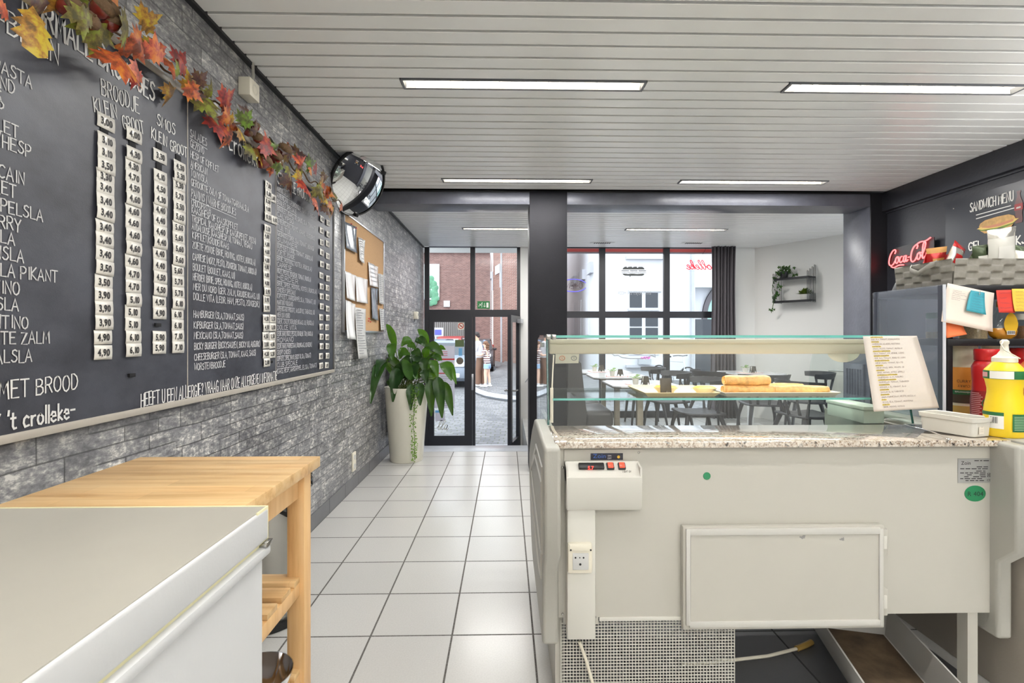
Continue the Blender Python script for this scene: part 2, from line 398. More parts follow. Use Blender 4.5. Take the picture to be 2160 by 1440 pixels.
def fmirror(x, Y, z):                     # lettering read from the street, so mirrored from inside
    return Matrix(((-1, 0, 0, x), (0, 0, 1, Y), (0, 1, 0, z), (0, 0, 0, 1)))
def flatm(x, y, z, rot=0): return Matrix.Translation((x, y, z)) @ Matrix.Rotation(rot, 4, 'Z')

# single-stroke hand lettering on a 4 x 6 grid
HAND = {k: [[tuple(map(float, p.split(','))) for p in l.split()] for l in v.split('|')] for k, v in {
'A': '0,0 1.9,6 3.8,0|.7,2.1 3.1,2.1', 'B': '.3,0 .3,6 2.2,6 3.2,5.3 3.1,4 2.2,3.2 .4,3.1|2.2,3.2 3.5,2.5 3.6,1 2.4,0 .2,0', 'C': '3.6,5.2 2.6,6 1.3,5.7 .3,4.2 .2,2.2 .9,.5 2,0 3.5,.7',
'D': '.3,0 .3,6 1.8,5.9 3.2,4.8 3.7,3 3.2,1.2 2,.1 .2,0', 'E': '3.4,6 .3,6 .3,0 3.5,0|.3,3.2 2.8,3.2', 'F': '3.5,6 .3,6 .3,0|.3,3.1 2.8,3.1', 'G': '3.6,5.1 2.4,6 1,5.5 .2,3.6 .4,1.4 1.6,0 3.2,.4 3.7,2.6 2.2,2.6|3.7,2.6 3.5,0',
'H': '.3,0 .3,6|3.6,0 3.6,6|.3,3 3.6,3', 'I': '1,0 1,6', 'J': '2.8,6 2.8,1.4 2,.1 1,.1 .3,1', 'K': '.3,0 .3,6|3.4,6 .4,2.8 3.6,0', 'L': '.3,6 .3,0 3.2,0', 'M': '.2,0 .6,6 2.2,2 3.8,6 4.3,0', 'N': '.3,0 .3,6 3.5,0 3.5,6',
'O': '2,6 .8,5.4 .2,3.8 .2,2 1,.4 2.1,0 3.3,.8 3.8,2.6 3.6,4.6 2.8,5.7 2,6', 'P': '.3,0 .3,6 2.4,6 3.5,5.1 3.3,3.6 2.2,2.8 .4,2.8', 'R': '.3,0 .3,6 2.4,6 3.4,5.1 3.2,3.7 2.2,3 .4,3|1.9,3 3.6,0', 'S': '3.3,5.3 2.2,6 .9,5.5 .7,4.2 1.8,3.3 3,2.6 3.3,1.3 2.3,.1 1,.1 .2,.9',
'T': '0,6 3.8,6|1.9,6 1.9,0', 'U': '.3,6 .3,1.6 1,.2 2.2,0 3.2,.7 3.5,2 3.5,6', 'V': '.1,6 1.9,0 3.7,6', 'W': '0,6 1,0 2.2,4.4 3.4,0 4.5,6', 'X': '.2,0 3.6,6|.2,6 3.6,0', 'Y': '.1,6 1.9,3|3.6,6 1.9,3 1.7,0', 'Z': '.2,6 3.5,6 .2,0 3.7,0', 'Q': '2,6 .6,5 .2,2.6 1,.5 2.3,0 3.4,1 3.8,3 3.3,5 2,6|2.4,1.2 3.8,-.4',
'(': '1.4,6.8 .5,5 .3,3 .7,1 1.6,-.6', ')': '.3,6.8 1.2,5 1.4,3 1,1 .1,-.6', ',': '.7,.5 .3,-.9', '.': '.4,0 .7,.3', '/': '0,-.6 1.6,6.6', "'": '.6,6.6 .4,5', '-': '.2,2.8 2.4,2.8', '?': '.3,5 1,6 2.3,5.9 2.8,4.7 1.5,3 1.4,1.6|1.4,.3 1.5,0', ':': '.5,.6 .7,.8|.5,3.2 .7,3.4',
'c': '2.6,3.2 1.6,3.8 .5,3 .2,1.6 .9,.2 2.7,.5', 'r': '.3,3.6 .4,0|.4,2.4 1.1,3.4 2.1,3.6', 'o': '1.6,3.7 .5,3 .2,1.7 .8,.2 1.9,0 2.9,1 2.9,2.6 1.6,3.7', 'l': '.5,6.4 .5,0', 'e': '.2,2 2.7,2.1 2.3,3.5 1.1,3.7 .2,2.4 .4,.7 1.4,0 2.7,.5', 'k': '.4,6.2 .4,0|2.4,3.6 .5,1.7 2.5,0', 't': '.9,5.4 .8,1 1.4,.1 2.2,.3|0,3.8 2,3.8',
'0': '2,6 .6,5 .2,3 .7,.8 2,0 3.2,1 3.6,3 3.2,5 2,6', '1': '.4,4.8 1.4,6 1.4,0', '2': '.3,5 1.4,6 2.9,5.4 2.9,4 .2,0 3.4,0', '3': '.3,5.4 1.6,6 3,5.2 2.8,3.8 1.4,3.2 3.1,2.4 3.1,.8 1.6,0 .2,.7'}.items()}
def hand(text, h, sx=1.0, jit=.0, rnd=random):
    """-> (polylines, width) of hand lettering with cap height h"""
    out = []; x = 0; k = h/6
    for c in text:
        if c == ' ': x += 2.3*k*sx; continue
        g = HAND.get(c) or HAND.get(c.upper()) or HAND['O']
        dy = rnd.uniform(-jit, jit)*h; hs = 1+rnd.uniform(-jit, jit)
        w = max(p[0] for l in g for p in l)
        for l in g: out.append([(x+px*k*sx, py*k*hs+dy) for px, py in l])
        x += (w+.95)*k*sx
    return out, x
# ================================================================= THE ROOM
FZ = 7.35                                  # inner face of the shop front
RW = 3.47                                  # dark side wall on the kitchen side
b = MB(); b.box(-1.23, .235, -2.2, 5.26, -.5, 0); b.box(.235, 5.6, -2.2, 7.45, -.5, 0); struct('floor', b, 'floor_tile', smooth=None)
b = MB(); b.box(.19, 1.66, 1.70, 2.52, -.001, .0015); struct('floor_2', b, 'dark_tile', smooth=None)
mat('bluestone', lin(176, 180, 188), .3, var=.08, vscale=20)
b = MB(); b.box(-1.23, .235, 5.26, 5.535, -.5, .003, .004); struct('trim_1', b, 'bluestone')
b = MB(); b.box(-1.23, .235, 5.535, 7.5, -.55, -.42); struct('floor_3', b, 'bluestone')
b = MB(); b.box(-1.35, -1.23, -2.2, 7.45, -.5, 2.6); struct('wall_left', b, 'stone_wallpaper', smooth=None)
b = MB(); b.box(-1.35, 5.6, -2.3, -2.2, -.5, 2.6); struct('wall_back', b, 'white_wall', smooth=None)
b = MB(); b.box(RW, RW+.1, -2.2, 4.47, 0, 2.6); struct('wall_right', b, 'dark_paint', smooth=None)
b = MB(); b.box(3.42, RW+.02, -2.2, 4.47, 2.352, 2.525, .003); b.box(3.455, RW+.02, -2.2, 4.47, 2.335, 2.352); struct('trim_2', b, 'dark_paint')
# angled white wall of the dining side
ang = math.atan2(-1.019, .622)
b = MB(); p0 = Vector((3.70, 7.36)); d = Vector((.622, -1.019)).normalized(); nrm = Vector((-d.y, d.x))
q = [p0, p0+d*3.5, p0+d*3.5+nrm*.12, p0+nrm*.12]
b.prism([(v.x, v.y) for v in q], 2.6); struct('wall_angled', b, 'white_wall', smooth=None)
b = MB(); b.box(3.38, 3.75, FZ, FZ+.12, 0, 2.6); struct('wall_front', b, 'white_wall', smooth=None)
b = MB(); b.box(.205, .56, FZ-.02, FZ+.12, -.42, 2.6); struct('wall_front_2', b, 'white_wall', smooth=None)
# beam, column, pillar
b = MB(); b.box(-1.23, 3.34, 4.47, 4.76, 2.405, 2.524, .004); struct('beam', b, 'lit_slate_paint')
b = MB(); b.box(-1.23, 3.45, 4.462, 4.48, 2.513, 2.526); struct('trim_3', b, 'black_plastic')
b = MB(); b.box(.208, .546, 4.46, 4.80, 0, 2.525, .004); struct('column', b, 'column_paint')
b = MB(); b.box(3.315, 3.58, 4.472, 4.83, 0, 2.525, .004); struct('pillar', b, 'lit_slate_paint')
b = MB(); b.box(3.318, 3.58, 4.462, 4.474, 0, 2.525); struct('pillar_2', b, 'black_paint')
b = MB(); b.box(-1.23, -1.205, -2.2, 7.35, 2.512, 2.545); struct('trim_4', b, 'black_plastic')
b = MB()
yy = -2.2
k = 0
while yy < 5.26: b.box(-1.231, -1.221, yy+.002, yy+TILE-.002, 0, .1); yy += TILE
mat('base_tile', lin(104, 104, 108), .3, var=.1)
struct('baseboard_left', b, 'base_tile')
# ceiling of 84 mm metal lamellas on a 100 mm pitch
b = MB(); k = -22
LW = .632
def lampcut(y): return next((ly for ly in LAMP_ROWS if abs(y-ly) < .06), None)
for k in range(-22, 76):
    y0 = k*.1+.030; y1 = y0+.084; yc = (y0+y1)/2
    if y0 > 7.33: break
    xe = 3.44 if yc < 4.4 else 5.55
    if 4.45 < yc < 4.76: continue
    segs = [(-1.228, xe)]
    if lampcut(yc) is not None:
        segs = [(-1.228, LAMP_COLS[0]-LW), (LAMP_COLS[0]+LW, LAMP_COLS[1]-LW), (LAMP_COLS[1]+LW, xe)]
    for x0, x1 in segs:
        prof = [(y0, CEIL+.014), (y0, CEIL+.002), (y0+.003, CEIL), (y1-.003, CEIL), (y1, CEIL+.002), (y1, CEIL+.014)]
        V = [[(x, p[0], p[1]) for p in prof] for x in (x0, x1)]; b.grid(V)
struct('ceiling', b, 'ceiling_lamella', smooth=None)
b = MB(); b.box(-1.35, 5.6, -2.3, 7.5, 2.60, 2.66); struct('ceiling_2', b, 'ceiling_gap', smooth=None)
# recessed louvre lamps
mat('lamp_white', lin(240, 238, 232), .3); mat('tube_glow', (1, 1, 1, 1), .5, emit=(1, .93, .80, 1), es=9)
mat('lamp_rim', lin(118, 120, 126), .4)
def ceiling_light(x, y, label):
    t = thing('ceiling_light', label, 'light', (x, y, CEIL), 'recessed louvre ceiling lights')
    b = MB(); h = .0475; w = .627
    b.box(x-w, x+w, y-h, y-h+.003, CEIL-.006, CEIL+.012); b.box(x-w, x+w, y+h-.003, y+h, CEIL-.006, CEIL+.012)
    b.box(x-w, x-w+.012, y-h+.006, y+h-.006, CEIL-.006, CEIL+.05); b.box(x+w-.012, x+w, y-h+.006, y+h-.006, CEIL-.006, CEIL+.05)
    b.build('frame', 'lamp_rim', t)
    b = MB(); b.grid([[(xx, y-h+.003+(.089)*(k/6), CEIL+.012+.045*math.sin(PI*k/6)) for k in range(7)] for xx in (x-w+.012, x+w-.012)]); b.build('reflector', 'lamp_white', t)
    b = MB(); o = [(x-w+.014, y+h-.008), (x-w+.014, y+h-.0105)]
    for k in range(1, 20):
        xx = x-w+k*2*w/20; o += [(xx-.0012, y+h-.0105), (xx-.0012, y-h+.007), (xx+.0012, y-h+.007), (xx+.0012, y+h-.0105)]
    o += [(x+w-.014, y+h-.0105), (x+w-.014, y+h-.008)]
    b.prism(o, .028, Matrix.Translation((0, 0, CEIL-.002)))
    b.build('louvre', 'lamp_white', t)
    b = MB(); b.tube([(x-w+.03, y, CEIL+.038), (x+w-.03, y, CEIL+.038)], .012, 10); b.build('tube', 'tube_glow', t)
names = {2.572: 'in front of the camera', 4.172: 'just before the dark beam', 6.072: 'over the dining tables', .972: 'added out of view above the worktops', -.628: 'added out of view at the back of the kitchen'}
for yy in LAMP_ROWS:
    for xx in LAMP_COLS:
        side = 'on the chalkboard side' if xx < 1 else 'on the menu poster side'
        ceiling_light(xx, yy, 'louvre strip light %s, %s' % (names[yy], side))
for k, (l_, a_, z_) in enumerate(FILL_UPLIGHTS):  # housings for the added fill lights
    t = thing('added_uplight', 'white trough lamp added out of view to brighten the ceiling, %s' % ('left one on the kitchen back wall', 'right one on the kitchen back wall', 'on the dark side wall nearest the back', 'on the dark side wall beside the menu poster')[k], 'lamp', l_, 'added troughs brightening the ceiling')
    m_ = Matrix.Translation(l_) @ Matrix.Rotation(z_, 4, 'Z'); b = MB(); b.grid([[m_ @ Vector((x, y, z)) for y, z in ((-.075, .06), (-.07, -.06), (0, -.07), (.07, -.01), (.09, .045))] for x in (-.64, .64)])
    for x in (-.64, .64): b.bm.faces.new([b.bm.verts.new(m_ @ Vector((x, y, z))) for y, z in ((-.075, .06), (-.07, -.06), (0, -.07), (.07, -.01), (.09, .045))])
    b.build('trough', 'lamp_white', t); b = MB(); b.box(-.1, .1, -.11 if z_ else -.15, -.072, -.05, .05)
    for v in b.bm.verts: v.co = m_ @ v.co
    b.build('wall_bracket', 'lamp_rim', t)
mat('vent_white', lin(226, 226, 224), .4); mat('vent_dark', lin(120, 120, 120), .6)
for k, (vx, vy) in enumerate(((1.345, 6.95), (2.63, 6.93))):
    t = thing('ceiling_vent', 'small white slotted ceiling vent near the shop window, %s' % ('above the pane with the oval sign' if k == 0 else 'nearer the dark curtain'), 'vent', (vx, vy, CEIL), 'ceiling vents by the shop window')
    b = MB(); b.box(vx-.17, vx+.17, vy-.05, vy+.05, CEIL-.006, CEIL, .002); b.build('frame', 'vent_white', t)
    b = MB()
    for j in range(8): b.box(vx-.115+j*.03, vx-.10+j*.03, vy-.035, vy+.035, CEIL-.012, CEIL-.005)
    b.build('grille', 'vent_dark', t)

# ---------------------------------------------------------------- door front
def fr(x0, x1, z0, z1, d=.06, y=FZ): return (x0, x1, y, y+d, z0, z1)
PX = lambda x, Y=FZ: aY(x, 700, Y).x
PZ = lambda y, Y=FZ: aY(1080, y, Y).z
dT, dB = PZ(521), -.42
b = MB()
b.box(*fr(PX(895), PX(905), dB, dT)); b.box(*fr(PX(1090.5), PX(1099.5), dB, dT)); b.box(*fr(PX(992), PX(1002), PZ(668), dT)); b.box(*fr(PX(905), PX(1091), PZ(668), PZ(653), .056, FZ+.002))
b.box(*fr(PX(905), PX(1091), PZ(521.5), dT+.03, .056, FZ+.002)); b.box(*fr(PX(996.5), PX(1002.5), dB, PZ(668)-.001, .05, FZ+.001)); b.box(*fr(PX(905), PX(1091), dB-.02, dB+.01))
struct('door_1', b, 'frame_black')
pn = MB(); pn.box(PX(905), PX(992), FZ+.03, FZ+.036, PZ(653), PZ(521.5)); pn.box(PX(1002), PX(1090.5), FZ+.03, FZ+.036, PZ(653), PZ(521.5)); struct('glass', pn, 'window_glass', bpy.data.objects['door_1'])
b = MB()
x0, x1 = PX(905.5), PX(996); z1 = PZ(667.5); gz0, gz1 = PZ(918), PZ(679); gx0, gx1 = PX(915.5), PX(980)
b.box(x0, gx0, FZ-.012, FZ+.045, dB+.01, z1); b.box(gx1, x1, FZ-.012, FZ+.045, dB+.01, z1); b.box(gx0, gx1, FZ-.012, FZ+.045, dB+.01, gz0); b.box(gx0, gx1, FZ-.012, FZ+.045, gz1, z1)
struct('door_2', b, 'frame_black')
pn = MB(); pn.box(gx0, gx1, FZ+.01, FZ+.016, gz0, gz1); struct('glass', pn, 'window_glass', bpy.data.objects['door_2'])
pn = MB(); pn.box(PX(994.5), PX(999), FZ-.03, FZ-.012, PZ(822), PZ(788), .004); struct('handle', pn, 'aluminium', bpy.data.objects['door_2'])
# the open leaf, hinged on the right and swung into the entrance
hx, hy = PX(1091), FZ-.01; L = .62; fx, fy = .022, 6.765
dv = Vector((fx-hx, fy-hy, 0)).normalized(); Lm = Matrix(((dv.x, -dv.y, 0, hx), (dv.y, dv.x, 0, hy), (0, 0, 1, 0), (0, 0, 0, 1)))
def lbox(mb, u0, u1, w0, w1, z0, z1): mb.obox(((u0+u1)/2, (w0+w1)/2, (z0+z1)/2), (abs(u1-u0), abs(w1-w0), abs(z1-z0))); vs = mb.bm.verts[-8:] if False else list(mb.bm.verts)[-8:]; [setattr(v, 'co', Lm @ v.co) for v in vs]
b = MB(); z0 = dB+.015; z1 = PZ(667.5)
for a in ((0, .09, 0, .05, z0, z1), (L-.09, L, 0, .05, z0, z1), (.09, L-.09, 0, .05, z0, z0+.16), (.09, L-.09, 0, .05, z1-.09, z1)): lbox(b, *a)
struct('door_3', b, 'frame_black')
pn = MB(); lbox(pn, .09, L-.09, .02, .026, z0+.16, z1-.09); struct('glass', pn, 'window_glass', bpy.data.objects['door_3'])
pn = MB(); hz = .47; P_ = [Lm @ Vector(p) for p in ((L-.045, .05, hz), (L-.045, .10, hz), (L-.16, .105, hz))]; pn.tube(P_, .010, 8)
P_ = [Lm @ Vector(p) for p in ((L-.045, 0, hz), (L-.045, -.05, hz), (L-.16, -.055, hz))]; pn.tube(P_, .010, 8); struct('handle', pn, 'steel', bpy.data.objects['door_3'])
pn = MB(); lbox(pn, .03, .22, .05, .10, z1-.10, z1-.04); struct('door_closer', pn, 'aluminium', bpy.data.objects['door_3'])
pn = MB(); pn.tube([(PX(1108, 6.9), 6.92, PZ(806, 6.9)), (PX(1117, 6.2), 6.3, PZ(795, 6.3)), ], .005, 6); struct('trim_5', pn, 'aluminium')
# ---------------------------------------------------------------- shop window
b = MB()
wl, wr = .56, 3.40
for a, c in ((wl, wl+.05), (PX(1264.7), PX(1277)), (PX(1401), PX(1413)), (wr-.05, wr)): b.box(a, c, FZ, FZ+.06, .0, dT)
b.box(wl, wr, FZ+.002, FZ+.058, PZ(670), PZ(656.3)); b.box(wl, wr, FZ+.002, FZ+.058, 0, .10); b.box(wl, wr, FZ+.002, FZ+.058, dT-.008, dT+.06)
struct('window_1', b, 'frame_black')
xs = (wl+.05, PX(1264.7), PX(1277), PX(1401), PX(1413), wr-.05)
for k in range(3):
    for z0, z1 in ((.10, PZ(670)), (PZ(656.3), dT-.008)):
        pn = MB(); pn.box(xs[2*k], xs[2*k+1], FZ+.025, FZ+.032, z0, z1); struct('pane', pn, 'window_glass', bpy.data.objects['window_1'])
# ================================================================= THE STREET
ST = -.45
b = MB(); b.box(-14, 16, 7.45, 46, -.6, ST); struct('street', b, 'cobbles', smooth=None)
mat('kerb_stone', lin(168, 172, 178), .7, var=.08, vscale=3); mat('pavement', lin(186, 186, 188), .8, var=.06, vscale=1)
# raised pavement on the far side with a rounded corner
b = MB(); pts = []
for x, y in ((1003, 818), (1012, 823), (1030, 829), (1052, 833), (1075, 836), (1110, 838), (1160, 838)):
    p = aZ(x, y, ST+.12); pts.append((p.x, p.y))
far = [(6, pts[-1][1]+.2), (6, 33), (.1, 33)]
b.prism(pts+far, .12, Matrix.Translation((0, 0, ST))); struct('pavement', b, 'cobbles')
b = MB(); b.tube([(x, y, ST+.06) for x, y in pts], .09, 4); struct('kerb', b, 'kerb_stone')
b = MB(); q = [aZ(x, y, ST+.02) for x, y in ((1042, 776), (1064, 794), (1064, 799), (1040, 781))]; b.tube([q[0]+Vector((-3, 6, 0)), q[0], q[1], q[1]+Vector((1.5, -2.6, 0))], .1, 4); struct('kerb_2', b, 'kerb_stone')
mat('white_render', lin(200, 202, 208), .8, var=.015, vscale=1); mat('dark_pane', lin(60, 64, 70), .2, spec=.3); mat('grey_stone', lin(176, 178, 186), .8)
# brick buildings on the left side of the street
b = MB(); b.box(-13.5, -1.1, 33.5, 39, ST-.1, 6.75); B1 = b.build('brick_building', 'dark_brick', None); tag(B1, 'tall dark brick building at the end of the street', 'building')
e = MB(); e.box(-13.7, -1.1, 33.3, 39.1, 6.75, 6.95); e.build('roof_edge', 'grey_stone', B1)
mat('mural_pale', lin(214, 226, 228), .7, var=.12, vscale=1.5); mat('mural_green', lin(96, 150, 120), .7, var=.3, vscale=2.0)
q0 = aY(906, 557, 33.45); q1 = aY(927, 632, 33.45)
e = MB(); e.box(q0.x-.6, q1.x, 33.38, 33.5, q1.z, q0.z); pm = e.build('mural', 'mural_pale', B1)
e = MB()
for k in range(26): e.ball((q1.x-.42+random.uniform(-.32, .3), 33.36, q0.z-.9-k*.068+random.uniform(-.1, .1)), random.uniform(.12, .24), 8, (1, .12, 1))
e.build('tree_picture', 'mural_green', pm)
q0 = aY(936, 634, 33.45); q1 = aY(949, 647, 33.45); e = MB(); e.box(q0.x, q1.x, 33.4, 33.5, q1.z, q0.z); e.build('white_board', 'white_render', B1)
mat('roller_grey', lin(128, 124, 122), .5)
q0 = aY(908, 672, 33.45); q1 = aY(968, 720, 33.45); e = MB()
for k in range(26): e.box(q0.x-1+k*.13, q0.x-.9+k*.13, 33.36, 33.5, ST, q0.z)
e.build('roller_shutter', 'roller_grey', B1)
mat('screen_blue', lin(70, 74, 150), .3, emit=lin(80, 84, 170), es=.6)
q0 = aY(917, 695, 30); q1 = aY(931, 706, 30); t = MB(); t.box(q0.x, q1.x, 30, 30.1, q1.z, q0.z); o = S('advertising_panel', t, 'screen_blue', 'blue lit panel sign on posts far down the street', 'sign', (q0.x, 30, ST))
t = MB(); t.box(q0.x-.12, q1.x+.12, 30.02, 30.12, q1.z-.1, q0.z+.12); t.box(q0.x, q0.x+.1, 30.03, 30.1, ST, q1.z); t.box(q1.x-.1, q1.x, 30.03, 30.1, ST, q1.z); t.build('frame', 'white_render', o)
# nearer red brick house whose wall runs back along the street
pA, pB = Vector((1.95, 21.0)), Vector((-1.0, 33.4)); dd = (pB-pA).normalized(); nn = Vector((dd.y, -dd.x))
def wallbox(mb, u0, u1, w0, w1, z0, z1):
    pts = [pA+dd*u0-nn*w0*-1*-1, pA+dd*u1-nn*w0, pA+dd*u1-nn*w1, pA+dd*u0-nn*w1]
    mb.prism([(p.x, p.y) for p in pts], z1-z0, Matrix.Translation((0, 0, z0)))
LB = (pB-pA).length
b = MB(); wallbox(b, 0, LB-.5, 0, -.6, ST-.1, 7.3); B2 = b.build('brick_building', 'red_brick', None); tag(B2, 'red brick house with white window surrounds beside the open door', 'building')
def along(px): # distance along the wall seen at photo column px
    r = _ray(px, 700); r2 = Vector((r.x, r.y)); den = r2.x*dd.y-r2.y*dd.x; tt = (pA.x*dd.y-pA.y*dd.x)/den; p = r2*tt
    return (p-pA).dot(dd), tt
for pxa, pxb, ya, yb, yc in ((1046, 1056, 562, 580, 600), (1028, 1039, 579, 592, 607), (1017, 1027, 589, 598, 615)):
    ua, ta = along(pxb); ub, tb = along(pxa); zz = lambda y, t: EYE+(CY-y)/F*t
    e = MB(); wallbox(e, ua, ub, .06, -.2, zz(yb, tb), zz(ya, tb)); wallbox(e, ua, ua+.1, .05, -.2, zz(yc+10, tb), zz(ya, tb)); e.build('window_surround', 'white_render', B2)
for pxx in (1022, 1057.5):
    u, tt = along(pxx); p = pA+dd*u+nn*.12*1; e = MB(); e.tube([(p.x-.1, p.y-.2, ST), (p.x-.1, p.y-.2, 7.3)], .07, 8); e.build('downpipe', 'kerb_stone', B2)
# white house across the street
WY = 17.0; wx0 = 3.40
b = MB(); b.box(wx0, 6.5, WY, 27.8, ST-.1, 7.0); WH = b.build('white_house', 'white_render', None); tag(WH, 'white rendered house across the street from the shop window', 'building')
def wpart(name, x0, y0, x1, y1, mt, y=WY-.04, d=.1, par=None):
    a = aY(x0, y0, y); c = aY(x1, y1, y); e = MB(); e.box(a.x, c.x, y, y+d, c.z, a.z); return e.build(name, mt, par or WH)
wf = wpart('window', 1326, 614, 1389, 655, 'white_render', WY-.03, .1); wpart('pane', 1328.5, 617, 1354, 648.5, 'dark_pane', WY-.05, .06, wf); wpart('pane', 1362, 617, 1388, 648.5, 'dark_pane', WY-.05, .06, wf)
wpart('sill', 1326, 650.5, 1392, 655, 'grey_stone', WY-.12, .14, wf); wpart('lintel', 1326, 611.5, 1396, 615, 'grey_stone', WY-.06, .1, wf)
wf = wpart('window', 1326, 668, 1390, 748, 'white_render', WY-.03, .1)
for x0, x1 in ((1328.5, 1354), (1362, 1388)):
    wpart('pane', x0, 670, x1, 688, 'dark_pane', WY-.05, .06, wf); wpart('pane', x0, 691, x1, 742, 'dark_pane', WY-.05, .06, wf)
wpart('sill', 1322, 770, 1398, 775, 'grey_stone', WY-.2, .25); wpart('ledge', 1322, 539, 1402, 546, 'grey_stone', WY-.2, .25)
fb = wpart('flower_box', 1348, 757, 1374, 768, 'kerb_stone', WY-.3, .2); fb.parent = None; tag(fb, 'grey window box with pink flowers on the white house', 'planter')
mat('pink_petal', lin(236, 80, 190), .6); e = MB(); a = aY(1361, 756, WY-.25)
for k in range(7): e.ball((a.x-.12+k*.045, WY-.22+random.uniform(-.04, .04), a.z+random.uniform(-.01, .05)), .035, 6)
e.build('flower', 'pink_petal', fb)
# openings along the receding side of the white house (x = wx0)
for xa, xb, ya, yb in ((1244, 1252, 558, 572), (1226, 1235, 575, 586), (1208, 1216, 588, 596)):
    A = aX(xa, ya, wx0); Bq = aX(xb, yb, wx0); e = MB(); e.box(wx0-.14, wx0+.1, Bq.y, A.y, Bq.z-.05, A.z+.0); e.build('ledge', 'grey_stone', WH)
mat('recess_shade', lin(206, 208, 214), .8)
for xa, xb, ya, yb in ((1236, 1242, 627, 655), (1220, 1226, 635, 655), (1206, 1212, 641, 655)):
    A = aX(xa, ya, wx0); Bq = aX(xb, yb, wx0); e = MB(); e.box(wx0-.02, wx0+.06, Bq.y, A.y, A.z-1.6, A.z); e.build('niche', 'recess_shade', WH)
q = aY(1462, 600, WY-.15); e = MB(); e.tube([(q.x, WY-.1, ST), (q.x, WY-.1, 6.9)], .06, 8); e.build('downpipe', 'kerb_stone', WH)
# white brick upper storey over an arch, beyond the curtain
a = aY(1470, 606, WY+.3); b = MB(); b.box(6.56, 13, WY+.2, WY+4, a.z, 7.0); B3 = b.build('white_house', 'white_brick', None); tag(B3, 'painted brick upper storey above the dark arch', 'building')
c = aY(1552, 720, WY+.6); e = MB(); rr = 1.5
mat('arch_dark', lin(88, 84, 90), .5); mat('arch_green', lin(150, 190, 182), .2)
b0 = MB(); b0.box(6.56, 13, WY+.6, WY+4, ST, a.z); b0.build('wall', 'white_render', B3)
cx_, cz_ = c.x-.1, aY(1500, 668, WY+.5).z
def arc(r): return [(cx_-r*math.cos(t)*.85, cz_+r*math.sin(t)) for t in [k*PI/2/14 for k in range(29)]]
r1, r0 = 1.33, 1.13
A1, A0 = arc(r1), arc(r0)
e.grid([[(p[0], WY+.5, p[1]) for p in A1], [(p[0], WY+.5, p[1]) for p in A0], [(p[0], WY+.59, p[1]) for p in A0], [(p[0], WY+.59, p[1]) for p in A1]]); e.box(A1[0][0], A0[0][0], WY+.5, WY+.6, ST, cz_); e.build('arch_frame', 'arch_dark', B3)
e = MB(); e.prism(arc(r0)+[(A0[-1][0], ST), (A0[0][0], ST)], .04, Matrix(((1, 0, 0, 0), (0, 0, -1, WY+.58), (0, 1, 0, 0), (0, 0, 0, 1)))); e.build('arch_glass', 'arch_green', B3)
e = MB(); q0 = aY(1467, 673, WY+.45); q1 = aY(1510, 740, WY+.45); e.box(q0.x, q1.x, WY+.44, WY+.5, ST, q0.z); e.build('door_panel', 'dark_pane', B3)
# red fascia outside, over the window, and the soffit above the door
b = MB(); z0, z1 = PZ(530.5, 7.6), PZ(523.0, 7.5); b.box(.4, 3.6, 7.56, 7.64, z0, z1+.5); struct('trim_6', b, 'red_awning', smooth=None)
b = MB(); b.box(.4, 3.6, 7.6, 7.66, PZ(534, 7.64), z0); struct('trim_7', b, 'grey_stone', smooth=None)
b = MB(); b.box(-1.6, .35, 7.45, 8.6, PZ(533.5, 8.6), PZ(533.5, 8.6)+.05); b.box(-1.6, .35, 7.43, 7.45, PZ(533.5, 8.6), 2.7); struct('trim_8', b, 'white_wall', smooth=None)
# ================================================================= DISPLAY CASE
mat('dark_void', lin(40, 40, 42), .8)
t = thing('display_case', 'white refrigerated serve-over display case with granite top and glass canopy', 'display case', (.9, 1.65, 0))
CASE = t
GY0, GY1, GZ = 1.63, 1.925, .881
b = MB(); b.box(.160, 1.690, GY0, GY1, GZ-.0215, GZ, .003); b.build('worktop', 'granite', t)
PY = 1.657
b = MB(); b.box(.172, 1.642, PY, PY+.02, .29, GZ-.022); b.build('service_panel', 'panel_white', t)
b = MB(); b.box(.172, 1.642, PY+.02, 2.50, .30, .66); b.box(.172, .19, PY+.02, 2.5, .66, GZ-.022); b.box(1.62, 1.642, PY+.02, 2.5, .66, GZ-.022); b.build('tub', 'panel_white', t)
b = MB(); b.box(.19, 1.62, 1.93, 2.48, .66, .70); b.build('display_deck', 'steel', t)
def end_panel(x0, x1):
    prof = [(1.565, .876), (2.05, .882), (2.12, .874), (2.3, .80), (2.5, .685), (2.565, .63), (2.57, .56), (2.52, .44), (2.40, .30), (2.3, .235), (2.2, .22), (1.628, .215), (1.628, .47), (1.565, .53)]
    b = MB(); b.prism(prof, x1-x0, Matrix(((0, 0, 1, x0), (1, 0, 0, 0), (0, 1, 0, 0), (0, 0, 0, 1))))
    p = b.build('end_panel', 'moulding_grey', t, 50); md = p.modifiers.new('b', 'BEVEL'); md.width = .011; md.segments = 3; md.limit_method = 'ANGLE'; md.angle_limit = R(50)
    if x0 < 1:
        for z0, z1, ya, yb in ((.60, .80, 1.62, 2.30), (.50, .74, 1.66, 2.42)):
            g = MB(); g.tube([(x0, ya, z1), (x0, (ya+yb)/2, z1), (x0, yb, z1-.16), (x0, yb+.02, z1-.2), (x0, yb-.02, z0-.01), (x0, ya+.1, z0-.1), (x0, ya, z0-.08)], .005, 6, True); g.build('groove', 'panel_white', p)
end_panel(.118, .172); end_panel(1.642, 1.693)
b = MB(); b.box(.165, .185, 1.72, 2.45, 0, .29); b.box(.165, .19, PY+.02, 1.72, 0, .29); b.build('leg', 'panel_white', t)
b = MB(); b.box(1.575, 1.61, PY+.01, PY+.05, 0, .30); b.build('leg', 'panel_white', t)
